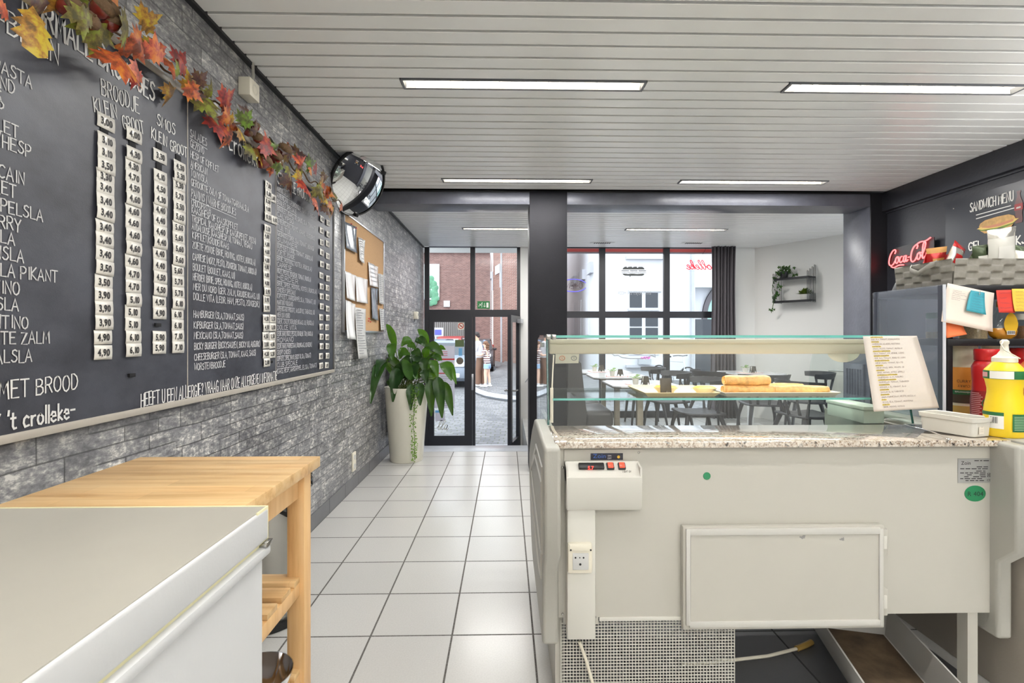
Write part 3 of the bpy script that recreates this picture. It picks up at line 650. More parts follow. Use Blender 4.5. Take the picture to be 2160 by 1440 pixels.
b = MB(); b.box(.31, .775, PY-.004, PY+.012, .277, .29, .002); b.build('lower_strip', 'white_plastic', t)
for x, y in ((1187, 985), (1187, 1294), (1347, 954), (1255, 1300)):
    p = aY(x, y, PY); g = MB(); g.lathe([(0, .004), (.004, .003), (.005, 0)], m=facem(p.x, PY-.001, p.z), n=10); g.build('screw', 'steel', t)
# ---- glass canopy
def edgebox(mb, *a): mb.box(*a)
b = MB(); b.box(.163, 1.602, 2.0, 2.44, 1.2215, 1.2315); g = b.build('top_glass', 'case_glass', t)
b = MB(); b.box(.163, 1.602, 1.997, 2.0, 1.2215, 1.2315); b.build('glass_edge', 'glass_edge', g)
pr = [(2.44, 1.227), (2.50, 1.215), (2.55, 1.17), (2.585, 1.08), (2.60, .95), (2.60, .80), (2.575, .66)]
b = MB(); b.grid([[(x, y, z) for y, z in pr] for x in (.163, 1.602)]); b.build('front_glass', 'case_glass_hazed', t)
for xx in (.163, 1.602):
    po = [(1.93, GZ+.001), (2.003, 1.221), (2.44, 1.221)]+pr[1:]+[(2.5, .69), (2.06, .884)]
    b = MB(); b.prism(po, .008, Matrix(((0, 0, 1, xx-.004), (1, 0, 0, 0), (0, 1, 0, 0), (0, 0, 0, 1)))); g = b.build('side_glass', 'case_glass', t)
    b = MB(); b.tube([(xx, 1.928, GZ+.003), (xx, 2.001, 1.221)], .004, 6); b.build('glass_edge', mat('edge_dark', lin(38, 84, 80), .2), g)
b = MB(); b.box(.185, 1.47, 1.98, 2.36, .972, .980); g = b.build('glass_shelf', 'case_glass', t)
b = MB(); b.box(.185, 1.47, 1.977, 1.98, .972, .980); b.build('glass_edge', 'glass_edge', g)
mat('lamp_cover', lin(206, 198, 178), .4)
b = MB(); b.box(.187, 1.598, 2.15, 2.20, 1.150, 1.206, .004); b.box(.187, 1.598, 2.145, 2.2, 1.194, 1.214, .004); b.build('lamp_cover', 'lamp_cover', t)
l = area('case_lamp', (.9, 2.19, 1.146), 1.3, .03, 1.3, (1, .93, .80)); l.parent = t; l.location = Vector((.9, 2.19, 1.146))-ORG[t]
for xa in (1157, 1168):
    p = aY(xa, 709, 1.99); g = MB(); g.box(p.x-.008, p.x+.010, 1.985, 2.02, 1.214, 1.235, .003); g.build('hinge', 'steel', t)
for x, y in ((1143, 727),): p = aX(x, y, .157); g = MB(); g.box(.15, .158, p.y-.012, p.y+.012, p.z-.01, p.z+.01); g.build('clip', 'steel', t)
# shelf posts and cable
b = MB(); b.box(.176, .188, 1.99, 2.0, GZ, 1.02); b.build('shelf_post', 'cream_plastic', t)
b = MB(); b.tube([(.195, 2.05, 1.15), (.188, 2.02, 1.08), (.183, 2.0, 1.0), (.182, 1.99, .90)], .003, 6); b.build('lamp_cable', 'cream_plastic', t)
# ---- control unit on the service panel
def pbox(mb, x0, y0, x1, y1, Y0, Y1, bev=.003):
    a = aY(x0, y0, Y0); c = aY(x1, y1, Y0); mb.box(a.x, c.x, Y0, Y1, c.z, a.z, bev)
CYf = 1.60
b = MB(); pbox(b, 1190, 948, 1352, 1080, PY-.003, PY, 0); pbox(b, 1188, 1080, 1262, 1316, PY-.003, PY, 0); b.build('back_plate', 'panel_white', t)
b = MB()
a = aY(1195, 1000, CYf); c = aY(1355, 1077, CYf)
prof = [(PY, a.z+.03), (PY-.012, a.z+.03), (CYf+.012, a.z), (CYf, a.z-.012), (CYf, c.z+.012), (CYf+.01, c.z), (PY, c.z)]
b.prism(prof, c.x-a.x, Matrix(((0, 0, 1, a.x), (1, 0, 0, 0), (0, 1, 0, 0), (0, 0, 0, 1))), .003)
for xx in (a.x, c.x-.006): b.prism([(PY, a.z+.03), (CYf+.004, a.z+.018), (CYf, a.z-.03), (PY, a.z-.03)], .006, Matrix(((0, 0, 1, xx), (1, 0, 0, 0), (0, 1, 0, 0), (0, 0, 0, 1))))
cb = b.build('control_box', 'white_plastic', t)
b = MB(); pbox(b, 1196, 1070, 1257, 1350, 1.615, PY, .008); b.build('cable_duct', 'white_plastic', t)
# controller display, two lit rocker switches
sl = Matrix.Rotation(R(-38), 4, 'X')
def onslope(px, py): v = aY(px, py, (PY-.012+CYf+.012)/2); v.z = a.z+.0155; return v
mat('led_red', lin(255, 40, 30), .4, emit=(1, .03, .02, 1), es=4); mat('switch_red', lin(214, 40, 34), .2, emit=(1, .12, .06, 1), es=.7)
p = onslope(1247, 982); a_ = math.atan2((a.z+.03)-(a.z), (PY-.012)-(CYf+.012)); 
def slopem(p): return Matrix.Translation(p) @ Matrix.Rotation(a_, 4, 'X')
b = MB(); b.obox((0, 0, .005), (.084, .022, .012), None, .003)
for v in b.bm.verts: v.co = slopem(p) @ v.co
ct = b.build('controller', 'black_plastic', cb)
b = MB(); b.glyphs('5.7', .014, slopem(p) @ Matrix.Translation((-.004, -.005, .0125))); b.build('digits', 'led_red', ct) if False else b.bm.free()
b = MB(); b.glyphs('5.7', .016, facem(p.x-.004, p.y-.017, p.z-.004)); b.tube
o = b.build('digits', 'led_red', cb, None)
for q in (1287, 1311):
    p2 = onslope(q, 981); b = MB(); b.obox((0, 0, .004), (.024, .024, .01), None, .002)
    for v in b.bm.verts: v.co = slopem(p2) @ v.co
    s2 = b.build('switch_frame', 'black_plastic', cb)
    b = MB(); b.obox((0, 0, .010), (.017, .019, .008), None, .002)
    for v in b.bm.verts: v.co = slopem(p2) @ v.co
    b.build('rocker', 'switch_red', s2)
mat('badge_blue', lin(70, 110, 190), .5); mat('sticker_dark', lin(30, 32, 48), .4)
b = MB(); pbox(b, 1246, 956, 1314, 969.5, PY-.0045, PY-.003, 0); bd = b.build('badge', 'sticker_dark', t)
p = aY(1264, 967, PY); b = MB(); b.strokes([], .001, facem(p.x, PY-.005, p.z)); b.glyphs('Zoin', .020, facem(p.x, PY-.005, p.z+.003), sx=1.1); b.build('lettering', 'badge_blue', bd, None)
p = aY(1285, 962, PY); b = MB(); b.glyphs('ON', .0075, facem(p.x, PY-.005, p.z+.0005)); b.glyphs('OFF', .0075, facem(p.x, PY-.005, p.z-.008)); b.build('lettering', 'paper', bd, None)
p = aY(1304, 962.5, PY); b = MB(); b.lathe([(0, .001), (.005, .0005)], m=facem(p.x, PY-.005, p.z), n=12); b.build('bulb_mark', mat('amber', lin(220, 180, 60), .4), bd)
p = aY(1321, 996, CYf-.001); b = MB(); b.strokes([[(x, y) for x, y in l] for l in hand('LIGHT ON', .006, .9)[0]], .0008, facem(p.x-.012, CYf-.001, p.z)); b.build('lettering', 'ink', cb, None)
# socket
Ys = 1.600
b = MB(); pbox(b, 1198, 1147, 1250, 1210, Ys, 1.62, .006); sk = b.build('socket', 'cream_plastic', t)
b = MB(); pbox(b, 1201, 1148, 1248, 1163, Ys-.004, Ys+.01, .003); b.build('socket_lid', 'cream_plastic', sk)
b = MB(); pbox(b, 1208, 1167, 1242, 1202, Ys-.003, Ys+.005, .002); b.build('insert', mat('grey_insert', lin(196, 196, 194), .4), sk)
b = MB()
for x, y, r in ((1214, 1176, .003), (1223, 1176, .002), (1231, 1176, .003), (1224, 1190, .004), (1204, 1159.5, .003), (1246, 1159.5, .003)):
    p = aY(x, y, Ys-.0035); b.lathe([(0, .001), (r, .0008), (r, 0)], m=facem(p.x, Ys-.0032 if y > 1165 else Ys-.0045, p.z), n=8)
b.build('pin_holes', 'ink', sk)
# compressor hatch
Yh = 1.632
b = MB(); a = aY(1455, 1128, Yh); c = aY(1858, 1322, Yh)
pbox(b, 1441, 1111, 1866, 1324, Yh, PY, .004); ht = b.build('hatch', 'panel_white', t)
b = MB()
for q in ((1455, 1116, 1858, 1126.5), (1455, 1312, 1858, 1320), (1448, 1116, 1457, 1320), (1856, 1116, 1864, 1320)): pbox(b, *q, Yh-.008, Yh, .002)
b.build('hatch_frame', mat('frame_grey', lin(196, 194, 188), .4), ht)
b = MB(); pbox(b, 1457, 1126.5, 1856, 1312, Yh-.003, Yh-.0005, 0); b.build('hatch_door', 'panel_white', ht)
for y0, y1 in ((1116, 1172), (1242, 1298)):
    b = MB(); pbox(b, 1862, y0, 1873, y1, Yh+.004, PY, .002); hg = b.build('hinge', 'panel_white', ht)
    b = MB(); pbox(b, 1864, y0+14, 1872, y1-14, Yh, PY, .002); b.build('knuckle', 'white_plastic', hg)
b = MB()
for cx_, cy_ in ((1693, 1132), (1776, 1136)):
    p = aY(cx_, cy_, Yh)
    b.poly([(p.x+.013*math.cos(k*.52)*random.uniform(.35, 1.1), Yh-.0037, p.z+.009*math.sin(k*.52)*random.uniform(.35, 1.1)) for k in range(12)])
b.build('paint_chip', mat('chip_grey', lin(140, 138, 136), .7), ht, None)
# rating plate, gas label, green dot
b = MB(); pbox(b, 2021, 967, 2093, 1018, PY-.002, PY-.0005, 0); rp = b.build('rating_plate', mat('plate_grey', lin(168, 168, 166), .35, metal=.3), t)
b = MB(); p = aY(2036, 980, PY); b.glyphs('Zoin', .017, facem(p.x, PY-.0028, p.z+.001), sx=1.0)
rr = random.Random(3)
for j, yy in enumerate((971, 984, 988, 993, 997, 1001, 1005, 1009, 1013)):
    xs = 2024
    while xs < 2086:
        w = rr.uniform(4, 13)
        if not (yy < 985 and xs < 2050) and not (xs > 2074 and yy > 990) and rr.random() < .8:
            q0 = aY(xs, yy-1.0, PY); q1 = aY(min(xs+w, 2088), yy+.6, PY); b.poly([(q0.x, PY-.0026, q1.z), (q1.x, PY-.0026, q1.z), (q1.x, PY-.0026, q0.z), (q0.x, PY-.0026, q0.z)])
        xs += w+2.5
p = aY(2084, 1012, PY); b.glyphs('CE', .010, facem(p.x, PY-.0028, p.z-.003))
p = aY(2084, 1001, PY); b.strokes([[(-.005, -.006), (.005, .006)], [(.005, -.006), (-.005, .006)], [(-.004, -.006), (-.004, .006), (.004, .006), (.004, -.006), (-.004, -.006)]], .0012, facem(p.x, PY-.0028, p.z)); b.build('lettering', 'ink', rp, None)
mat('green_label', lin(34, 118, 78), .35)
p = aY(2056.5, 1040.5, PY); b = MB(); b.lathe([(0, .0012), (.0365, .001), (.037, 0)], m=facem(p.x, PY-.0003, p.z), n=32, sy=.74); gl_ = b.build('gas_label', 'green_label', t)
b = MB(); b.glyphs('R 404', .022, facem(p.x, PY-.002, p.z-.008)); b.build('lettering', 'ink', gl_, None)
p = aY(1491, 1003.5, PY); b = MB(); b.lathe([(0, .0012), (.0125, .001), (.0128, 0)], m=facem(p.x, PY-.0003, p.z), n=20); b.build('green_dot', 'green_label', t)
# ---- white mesh grille under the case, drip tray, cables
b = MB(); gx0, gx1, gzt = .183, .772, .272; n_ = 56; pit = (gx1-gx0)/n_; GYy = 1.667
for k in range(n_+1): x = gx0+k*pit; b.box(x-.0011, x+.0011, GYy, GYy+.004, 0.0, gzt)
nz_ = int(gzt/pit)
for k in range(nz_+1): z = k*pit; b.box(gx0, gx1, GYy+.001, GYy+.005, z-.0011, z+.0011)
o = S('mesh_grille', b, 'white_plastic', 'white square-mesh grille standing under the left end of the display case', 'grille', (.48, GYy, 0), smooth=None)
mat('tray_grey', lin(196, 194, 190), .4); mat('grime', lin(84, 68, 50), .7, var=.5, vscale=14)
t2 = thing('drip_tray', 'grey plastic drip tray with brown grime on the floor under the case', 'tray', (1.6, 1.9, 0))
def trayshell(mb, cx, cy, lx, ly, h, rot, w=.006, flare=.02, z=0.0):
    m = Matrix.Translation((cx, cy, z)) @ Matrix.Rotation(rot, 4, 'Z')
    def ring(dx, dy, zz): return [m @ Vector((sx*(lx/2+dx), sy*(ly/2+dy), zz)) for sx, sy in ((-1, -1), (1, -1), (1, 1), (-1, 1))]
    R_ = [ring(-w, -w, w), ring(flare-w, flare-w, h), ring(flare, flare, h), ring(0, 0, 0)]
    V = [[mb.bm.verts.new(p) for p in r] for r in R_]
    for A, B_ in zip(V, V[1:]):
        for k in range(4): mb.bm.faces.new((A[k], A[(k+1) % 4], B_[(k+1) % 4], B_[k]))
    mb.bm.faces.new(V[0]); mb.bm.faces.new(V[-1][::-1]); return m
q = aZ(1735, 1322, .10); q2 = aZ(1875, 1322, .10); r_ = aZ(2030, 1440, .10)
b = MB(); m_ = trayshell(b, 1.365, 1.80, .27, .50, .11, R(-14)); b.build('tray', 'tray_grey', t2)
b = MB(); b.prism([(-.12, -.235), (.12, -.235), (.12, .235), (-.12, .235)], .002, m_ @ Matrix.Translation((0, 0, .008))); b.build('sediment', 'grime', t2)
b = MB(); pts = [aY(1222, 1352, 1.66), aY(1236, 1390, 1.655)+Vector((0, 0, 0)), aY(1250, 1440, 1.65), aY(1258, 1475, 1.64)]
pts[-1].z = .004
b.tube(pts, .0055, 8); S('power_cable', b, 'cream_plastic', 'cream power cable hanging down in front of the white grille', 'cable', pts[0])
pts = [aZ(x, y, .008) for x, y in ((1440, 1400), (1500, 1397), (1560, 1390), (1620, 1383), (1680, 1368), (1700, 1360), (1712, 1354))]
b = MB(); b.tube(pts, .006, 8); o = S('extension_lead', b, 'cream_plastic', 'cream cord lying across the dark tiles toward the drip tray', 'cable', pts[0])
b = MB(); b.tube([pts[-3], pts[-2], pts[-1]], .011, 8); b.build('connector', mat('brass_plug', lin(150, 120, 60), .5), o)
# ================================================================= FOOD IN THE CASE
SZ = .9802
mat('tray_cream', lin(226, 208, 168), .35); mat('pastry', lin(222, 172, 104), .42, var=.34, vscale=34, bump=.6, bscale=60)
mat('pastry_in', lin(246, 206, 140), .6, var=.1, vscale=40); mat('custard', lin(248, 190, 44), .35, var=.12, vscale=30); mat('tart_case', lin(244, 232, 200), .6)
mat('napkin_red', lin(222, 92, 70), .7); mat('napkin_green', lin(120, 190, 90), .7); mat('tray_white', lin(226, 220, 204), .35)
mat('pale_green', lin(206, 222, 208), .35)
def rim_tray(name, label, x0, x1, y0, y1, z, mt):
    b = MB(); h = .019; w = .018; rows = []
    def rr_(i, zz): return [(x0+i, y0+i, zz), (x1-i, y0+i, zz), (x1-i, y1-i, zz), (x0+i, y1-i, zz)]
    L_ = [rr_(w, z+.002), rr_(0, z+h), rr_(-.001, z+h-.002), rr_(w-.002, z)]
    V = [[b.bm.verts.new(Vector(p)) for p in r] for r in L_]
    for A, B_ in zip(V, V[1:]):
        for k in range(4): b.bm.faces.new((A[k], A[(k+1) % 4], B_[(k+1) % 4], B_[k]))
    b.bm.faces.new(V[0]); b.bm.faces.new(V[-1][::-1])
    return S(name, b, mt, label, 'tray', ((x0+x1)/2, (y0+y1)/2, z))
ty0, ty1 = 2.0, 2.30
XA = lambda x, Y: aY(x, 800, Y).x
rim_tray('serving_tray', 'cream serving tray holding two custard tarts on the glass shelf', XA(1362, 2.0), XA(1520, 2.0), ty0+.005, ty1, SZ, 'tray_cream')
tr2 = rim_tray('serving_tray', 'white serving tray holding golden pastry rolls on the glass shelf', XA(1530, 2.0), XA(1775, 2.0), ty0+.005, ty1, SZ, 'tray_white')
b = MB()
xw0, xw1 = XA(1540, 2.03), XA(1775, 2.03)
b.box(xw0, xw1-.02, 2.03, 2.275, SZ+.0032, SZ+.0042); nk = S('paper_napkin', b, 'paper', 'white paper napkin with red and green stripes under the pastry rolls', 'napkin', (xw0, 2.03, SZ+.003))
for k, (u, mt) in enumerate(((.01, 'napkin_red'), (.03, 'napkin_red'), (.05, mat('napkin_orange', lin(236, 170, 70), .7)), (.40, 'napkin_green'), (.42, 'napkin_green'))):
    b = MB(); b.box(xw0+u, xw0+u+.008, 2.032, 2.274, SZ+.0042, SZ+.0046); b.build('stripe', mt, nk)
def tart(px, Y, label):
    x = XA(px, Y); t = thing('custard_tart', label, 'tart', (x, Y, SZ+.0025), 'custard tarts on the cream tray')
    prof = []; b = MB(); n = 48; z0 = SZ+.0025
    def ring(r, z, f): return [b.bm.verts.new(Vector((x+(r+f*(k % 2))*math.cos(2*PI*k/n), Y+(r+f*(k % 2))*math.sin(2*PI*k/n), z))) for k in range(n)]
    rs = [ring(.030, z0, 0), ring(.050, z0+.026, .003), ring(.047, z0+.026, .003), ring(.030, z0+.003, 0)]
    for A, B_ in zip(rs, rs[1:]):
        for k in range(n): b.bm.faces.new((A[k], A[(k+1) % n], B_[(k+1) % n], B_[k]))
    b.bm.faces.new(rs[0][::-1]); b.bm.faces.new(rs[-1]); b.build('paper_case', 'tart_case', t)
    b = MB(); b.lathe([(.028, z0+.004), (.045, z0+.022), (.046, z0+.026), (.036, z0+.031), (.02, z0+.033), (0, z0+.033)], (x, Y, 0), 28); b.build('custard', 'custard', t)
tart(1404, 2.14, 'custard tart half hidden behind the little black card'); tart(1486, 2.11, 'yellow custard tart in white fluted paper, standing clear on cream tray')
p = XA(1405, 2.06); b = MB(); b.obox((p, 2.065, SZ+.006+.033), (.047, .003, .066), Matrix.Rotation(R(-8), 3, 'X'), .0005); pc = S('price_card', b, mat('card_black', lin(74, 68, 58), .45, var=.15, vscale=20), 'small black blank price card standing on the tart tray', 'card', (p, 2.065, SZ+.004))
b = MB(); b.strokes([[(0, 0), (.002, .009)], [(.009, .006), (.0095, .008)]], .001, facem(p+.002, 2.058, SZ+.010)); b.build('chalk_mark', 'chalk', pc, None)
def roll(cx, cy, z, ln, r, rotz, label, seed, fl=.78):
    rn = random.Random(seed); t = thing('pastry_roll', label, 'pastry', (cx, cy, z), 'golden pastry rolls on the white tray')
    m = Matrix.Translation((cx, cy, z)) @ Matrix.Rotation(rotz, 4, 'Z'); N = 22; K = 24
    rows = []
    for i in range(N+1):
        u = -ln/2+ln*i/N; e = 1-.16*abs(2*i/N-1)**6; row = []
        for k in range(K+1):
            a = 2*PI*k/K; rad = r*e*(1+.05*math.sin(3*a+seed+i*.35)+.03*math.sin(7*a+i*.9+seed)); 
            yy = rad*math.cos(a)*1.12; zz = max(-r*fl+.0005, rad*math.sin(a)*.92)
            row.append(m @ Vector((u, yy, zz+r*fl)))
        rows.append(row)
    b = MB(); V = [[b.bm.verts.new(p) for p in row[:-1]] for row in rows]
    for A, B_ in zip(V, V[1:]):
        for k in range(K): b.bm.faces.new((A[k], A[(k+1) % K], B_[(k+1) % K], B_[k]))
    # overlapping fold along the front
    b.build('crust', 'pastry', t, 60)
    f = MB(); fl_ = []
    for i in range(N+1):
        u = -ln/2+.004+(ln-.008)*i/N; a0 = R(198+10*math.sin(i*.7+seed)); row = []
        for q in range(6):
            a = a0-q*.16; row.append(m @ Vector((u, r*1.145*math.cos(a)-.0015, r*fl+r*.95*math.sin(a)+.001)))
        fl_.append(row)
    f.grid(fl_); f.build('fold', 'pastry', t, 60)
    for sx in (-1, 1):
        b = MB(); cxm = m @ Matrix.Translation((sx*(ln/2-.001), 0, r*fl)) @ Matrix.Rotation(sx*PI/2, 4, 'Y')
        prof = [(r*.86, -.002), (r*.82, .004), (r*.5, -.004), (r*.44, .003), (r*.2, -.003), (0, -.004)]
        b.lathe(prof, cxm.to_translation(), 20, cxm.to_3x3().to_4x4(), sx=.9); b.build('rolled_end', 'pastry_in', t)
Yr = 2.09
roll(XA(1577, Yr), Yr, SZ+.0046, XA(1633, Yr)-XA(1528, Yr), .022, R(2), 'golden pastry roll lying lowest at the end of tray nearest the tarts', 2)
roll(XA(1686, Yr), Yr, SZ+.0046, XA(1743, Yr)-XA(1630, Yr), .020, R(-3), 'golden pastry roll lying alone on the tray, nearest the handwritten sheet', 5)
roll(XA(1575, Yr), Yr+.004, SZ+.0046+.0345, XA(1622, Yr)-XA(1529, Yr), .024, R(1), 'golden pastry roll stacked on top of the other rolls', 9, .86)
roll(XA(1640, 2.17), 2.165, SZ+.0046, .22, .021, R(4), 'golden pastry roll in the row behind the front pastry rolls', 12)
b = MB(); xq = aY(1822, 880, 2.06).x; b.box(xq, 1.59, 2.06, 2.30, .86, .928, .004); b.box(xq-.004, 1.594, 2.055, 2.305, .915, .932, .004)
S('plastic_tub', b, 'pale_green', 'pale green plastic tub inside the case behind the handwritten sheet', 'tub', (1.5, 2.1, .70)).location.z = .70
bpy.data.objects['plastic_tub'].data.transform(Matrix.Translation((0, 0, 0)))
# half-round white disc standing in for a reflection behind the lamp cover; small sheet with two round logos on the front glass
p = aY(1779, 745, 2.30); b = MB(); b.prism([(math.cos(a)*.078, math.sin(a)*.05) for a in [PI+k*PI/16 for k in range(17)]], .002, facem(p.x, 2.30, p.z+.008)); hc = S('reflection_disc', b, 'cream_plastic', 'white half-round disc imitating a reflection behind the case lamp', 'card', (p.x, 2.30, p.z))
for dx, r0 in ((-.055, 5), (.045, 15)):
    b = MB(); b.obox((p.x+dx, 2.2985, p.z-.004), (.02, .001, .012), Matrix.Rotation(R(-r0), 3, 'Y')); b.build('tape', mat('tape_green', lin(190, 196, 160), .4), hc)
a = aY(1172, 742, 2.40); c = aY(1225, 767, 2.40)
b = MB(); b.prism([(a.x, c.z), (c.x-.008, c.z+.002), (c.x, a.z+.05), (a.x+.004, a.z+.05)], .001, Matrix(((1, 0, 0, 0), (0, 0, -1, 2.42), (0, 1, 0, 0), (0, 0, 0, 1)))); sh = S('logo_sheet', b, mat('sheet_cream', lin(226, 222, 208), .5), 'cream sheet with two faint round logos behind the case glass', 'paper', (a.x, 2.42, c.z))
for px, mt in ((1186, mat('logo_pink', lin(228, 176, 150), .6)), (1211, mat('logo_grey', lin(176, 176, 172), .6))):
    p = aY(px, 755, 2.418); b = MB(); b.tube([(p.x+.013*math.cos(k*PI/8), 2.4185, p.z+.010*math.sin(k*PI/8)) for k in range(16)], .0022, 6, True); b.ball((p.x, 2.4185, p.z), .004, 8, (1, .2, 1)); b.build('round_logo', mt, sh)
# ================================================================= ON AND AROUND THE WORKTOP
# handwritten recipe sheet leaning against the glass
def quadm(tl, tr, bl):
    tl, tr, bl = Vector(tl), Vector(tr), Vector(bl); x = (tr-tl).normalized(); y = (tl-bl); y = (y-x*y.dot(x)).normalized(); z = x.cross(y)
    return Matrix(((x.x, y.x, z.x, bl.x), (x.y, y.y, z.y, bl.y), (x.z, y.z, z.z, bl.z), (0, 0, 0, 1)))
tl = aY(1820, 709, 1.99); tr = aY(1934, 708, 1.99); bl = aY(1843, 868, 1.912); br = aY(1981, 860, 1.885)
b = MB(); nrm = (tr-tl).cross(tl-bl).normalized()
b.grid([[bl.lerp(tl, v/30).lerp(br.lerp(tr, v/30), u/8) for u in range(9)] for v in range(31)])
def sheet_mat():
    m = bpy.data.materials.new('squared_paper'); m.use_nodes = True; n = NT(m)
    br_ = n.new('ShaderNodeTexBrick', offset=0.0); br_.inputs['Scale'].default_value = 1; br_.inputs['Brick Width'].default_value = .005; br_.inputs['Row Height'].default_value = .005
    br_.inputs['Mortar Size'].default_value = .0003; br_.inputs['Color1'].default_value = lin(210, 200, 188); br_.inputs['Color2'].default_value = lin(208, 198, 186); br_.inputs['Mortar'].default_value = lin(206, 200, 200)
    sp = n.new('ShaderNodeSeparateXYZ'); n.link(n.coord(), sp.inputs[0]); cb_ = n.new('ShaderNodeCombineXYZ'); n.link(sp.outputs[0], cb_.inputs[0]); n.link(sp.outputs[2], cb_.inputs[1]); n.link(cb_.outputs[0], br_.inputs[0])
    n.link(br_.outputs[0], n.b.inputs['Base Color']); n.b.inputs['Roughness'].default_value = .35; return m
sheet = S('recipe_sheet', b, sheet_mat(), 'handwritten squared-paper recipe list leaning on the display case glass', 'paper', bl)
md = sheet.modifiers.new('s', 'SOLIDIFY'); md.thickness = .0006; md.offset = -1
mat('marker_yellow', lin(214, 190, 70), .6); mat('pen', lin(120, 104, 96), .6)
lines = ['KIP SPECIALE', '(KIP, SLA, TOMAAT, KOMKOMMER)', 'BOERKE', '(AMERICAIN, UI, KERS, MOSTERD)', 'CAPRESE', '(MOZZ, PESTO, TOMAAT, RUCOLA)', 'CHICKEN SPECIALE', '(SLA, TOMAAT, KIP, KERRIE, AJUIN)', 'CRISPY CHICKEN', '(KIP, SLA, TOMAAT, ROOD UI, LOOK)', 'CLUB SPECIALE', '(HESP, KAAS, TOMAAT, SLA, EI)', 'MAISON', '(HESP, KAAS, SPEK, HONING, UI)', 'HERDER', '(BRIE, HONING, NOTEN, APPEL)', 'AMERICAIN SPECIALE', '(AMERICAIN, UI, EI, AUGURK)', 'AMERICAIN MAISON', '(AMERICAIN, TOMAAT, TABASCO)', 'NOORDZEE', '(KRABSLA, EI, TOMAAT, SLA)', 'MARTINO', '(ANSJOVIS, UI, TABASCO)', 'ROMANO', '(HAM, PARMEZAAN, PESTO, RUCOLA)', 'TIJL', '(KAAS, SLA, TOMAAT, MOSTERD)', 'ZOETE', '(BRIE, HONING, NOTEN)']
pen = MB(); mk = MB(); H_ = (tl-bl).length
for i, s_ in enumerate(lines):
    v = 1-(i+.75)/31; A = bl.lerp(tl, v); Bq = br.lerp(tr, v); x = (Bq-A); wd = x.length; x.normalize(); y = (tl-bl).normalized(); z = x.cross(y)
    m = Matrix(((x.x, y.x, z.x, A.x), (x.y, y.y, z.y, A.y), (x.z, y.z, z.z, A.z), (0, 0, 0, 1))) @ Matrix.Translation((wd*.14+(i/30)*.004, 0, .0018))
    st, w = hand(s_, .0056, 1.0, .08); k = min(1.1, wd*(.60+.02*(i*5 % 9))/w); st = [[(a*k, q) for a, q in l] for l in st]; pen.strokes(st, .0007, m)
    if i % 2 == 0: mk.strokes([[(0, .002), (w*k, .002)]], .005, m @ Matrix.Translation((0, 0, -.0003)))
mk.build('highlight', 'marker_yellow', sheet, None); pen.build('handwriting', 'pen', sheet, None)
# white oblong container
p0_ = aZ(2046, 926, GZ); p1_ = aZ(2105, 920, GZ); p2_ = aZ(1947, 905, GZ)
ex = (p1_-p0_); lx = .112; ex.normalize(); ey = (p2_-p0_).normalized()
ly = .190; ctr = p0_+ex*lx/2+ey*ly/2
rotc = math.atan2(ex.y, ex.x)
t = thing('food_container', 'white oblong plastic food container standing on the granite worktop', 'container', (ctr.x, ctr.y, GZ))
def loft_box(mb, dims, m, cr=.18, n=5):
    """open box with rounded corners; dims = list of (lx, ly, z)"""
    rings = []
    for lx, ly, z in dims:
        r = min(lx, ly)*cr; ring = []
        for sx, sy, a0 in ((1, 1, 0), (-1, 1, PI/2), (-1, -1, PI), (1, -1, 3*PI/2)):
            for k in range(n): a = a0+PI/2*k/(n-1); ring.append(mb.bm.verts.new(m @ Vector((sx*(lx/2-r)+r*math.cos(a), sy*(ly/2-r)+r*math.sin(a), z))))
        rings.append(ring)
    K = len(rings[0])
    for A, B_ in zip(rings, rings[1:]):
        for k in range(K): mb.bm.faces.new((A[k], A[(k+1) % K], B_[(k+1) % K], B_[k]))
    mb.bm.faces.new(rings[0][::-1]); mb.bm.faces.new(rings[-1])
mC = Matrix.Translation((ctr.x, ctr.y, GZ+.0005)) @ Matrix.Rotation(rotc, 4, 'Z')
b = MB(); lx, ly = .094, .168
loft_box(b, [(lx-.012, ly-.012, 0), (lx, ly, .002), (lx+.006, ly+.006, .050), (lx+.014, ly+.014, .051), (lx+.018, ly+.018, .066), (lx+.012, ly+.012, .067), (lx+.002, ly+.002, .064), (lx-.006, ly-.006, .004)], mC); b.build('tub', 'white_plastic', t)
b = MB(); b.box(-.026, -.0, -ly/2-.0052, -ly/2-.0045, .012, .036)
for v in b.bm.verts: v.co = mC @ v.co
b.build('embossed_label', mat('label_cream', lin(224, 218, 206), .5), t)
b = MB(); b.strokes([[(0, 0), (.010, 0)], [(-.008, -.01), (.012, -.01)], [(-.008, -.016), (.012, -.016)]], .001, mC @ Matrix(((1, 0, 0, -.016), (0, 0, -1, -ly/2-.0056), (0, 1, 0, .036), (0, 0, 0, 1)))); b.build('lettering', mat('faint_ink', lin(170, 160, 150), .6), t, None)
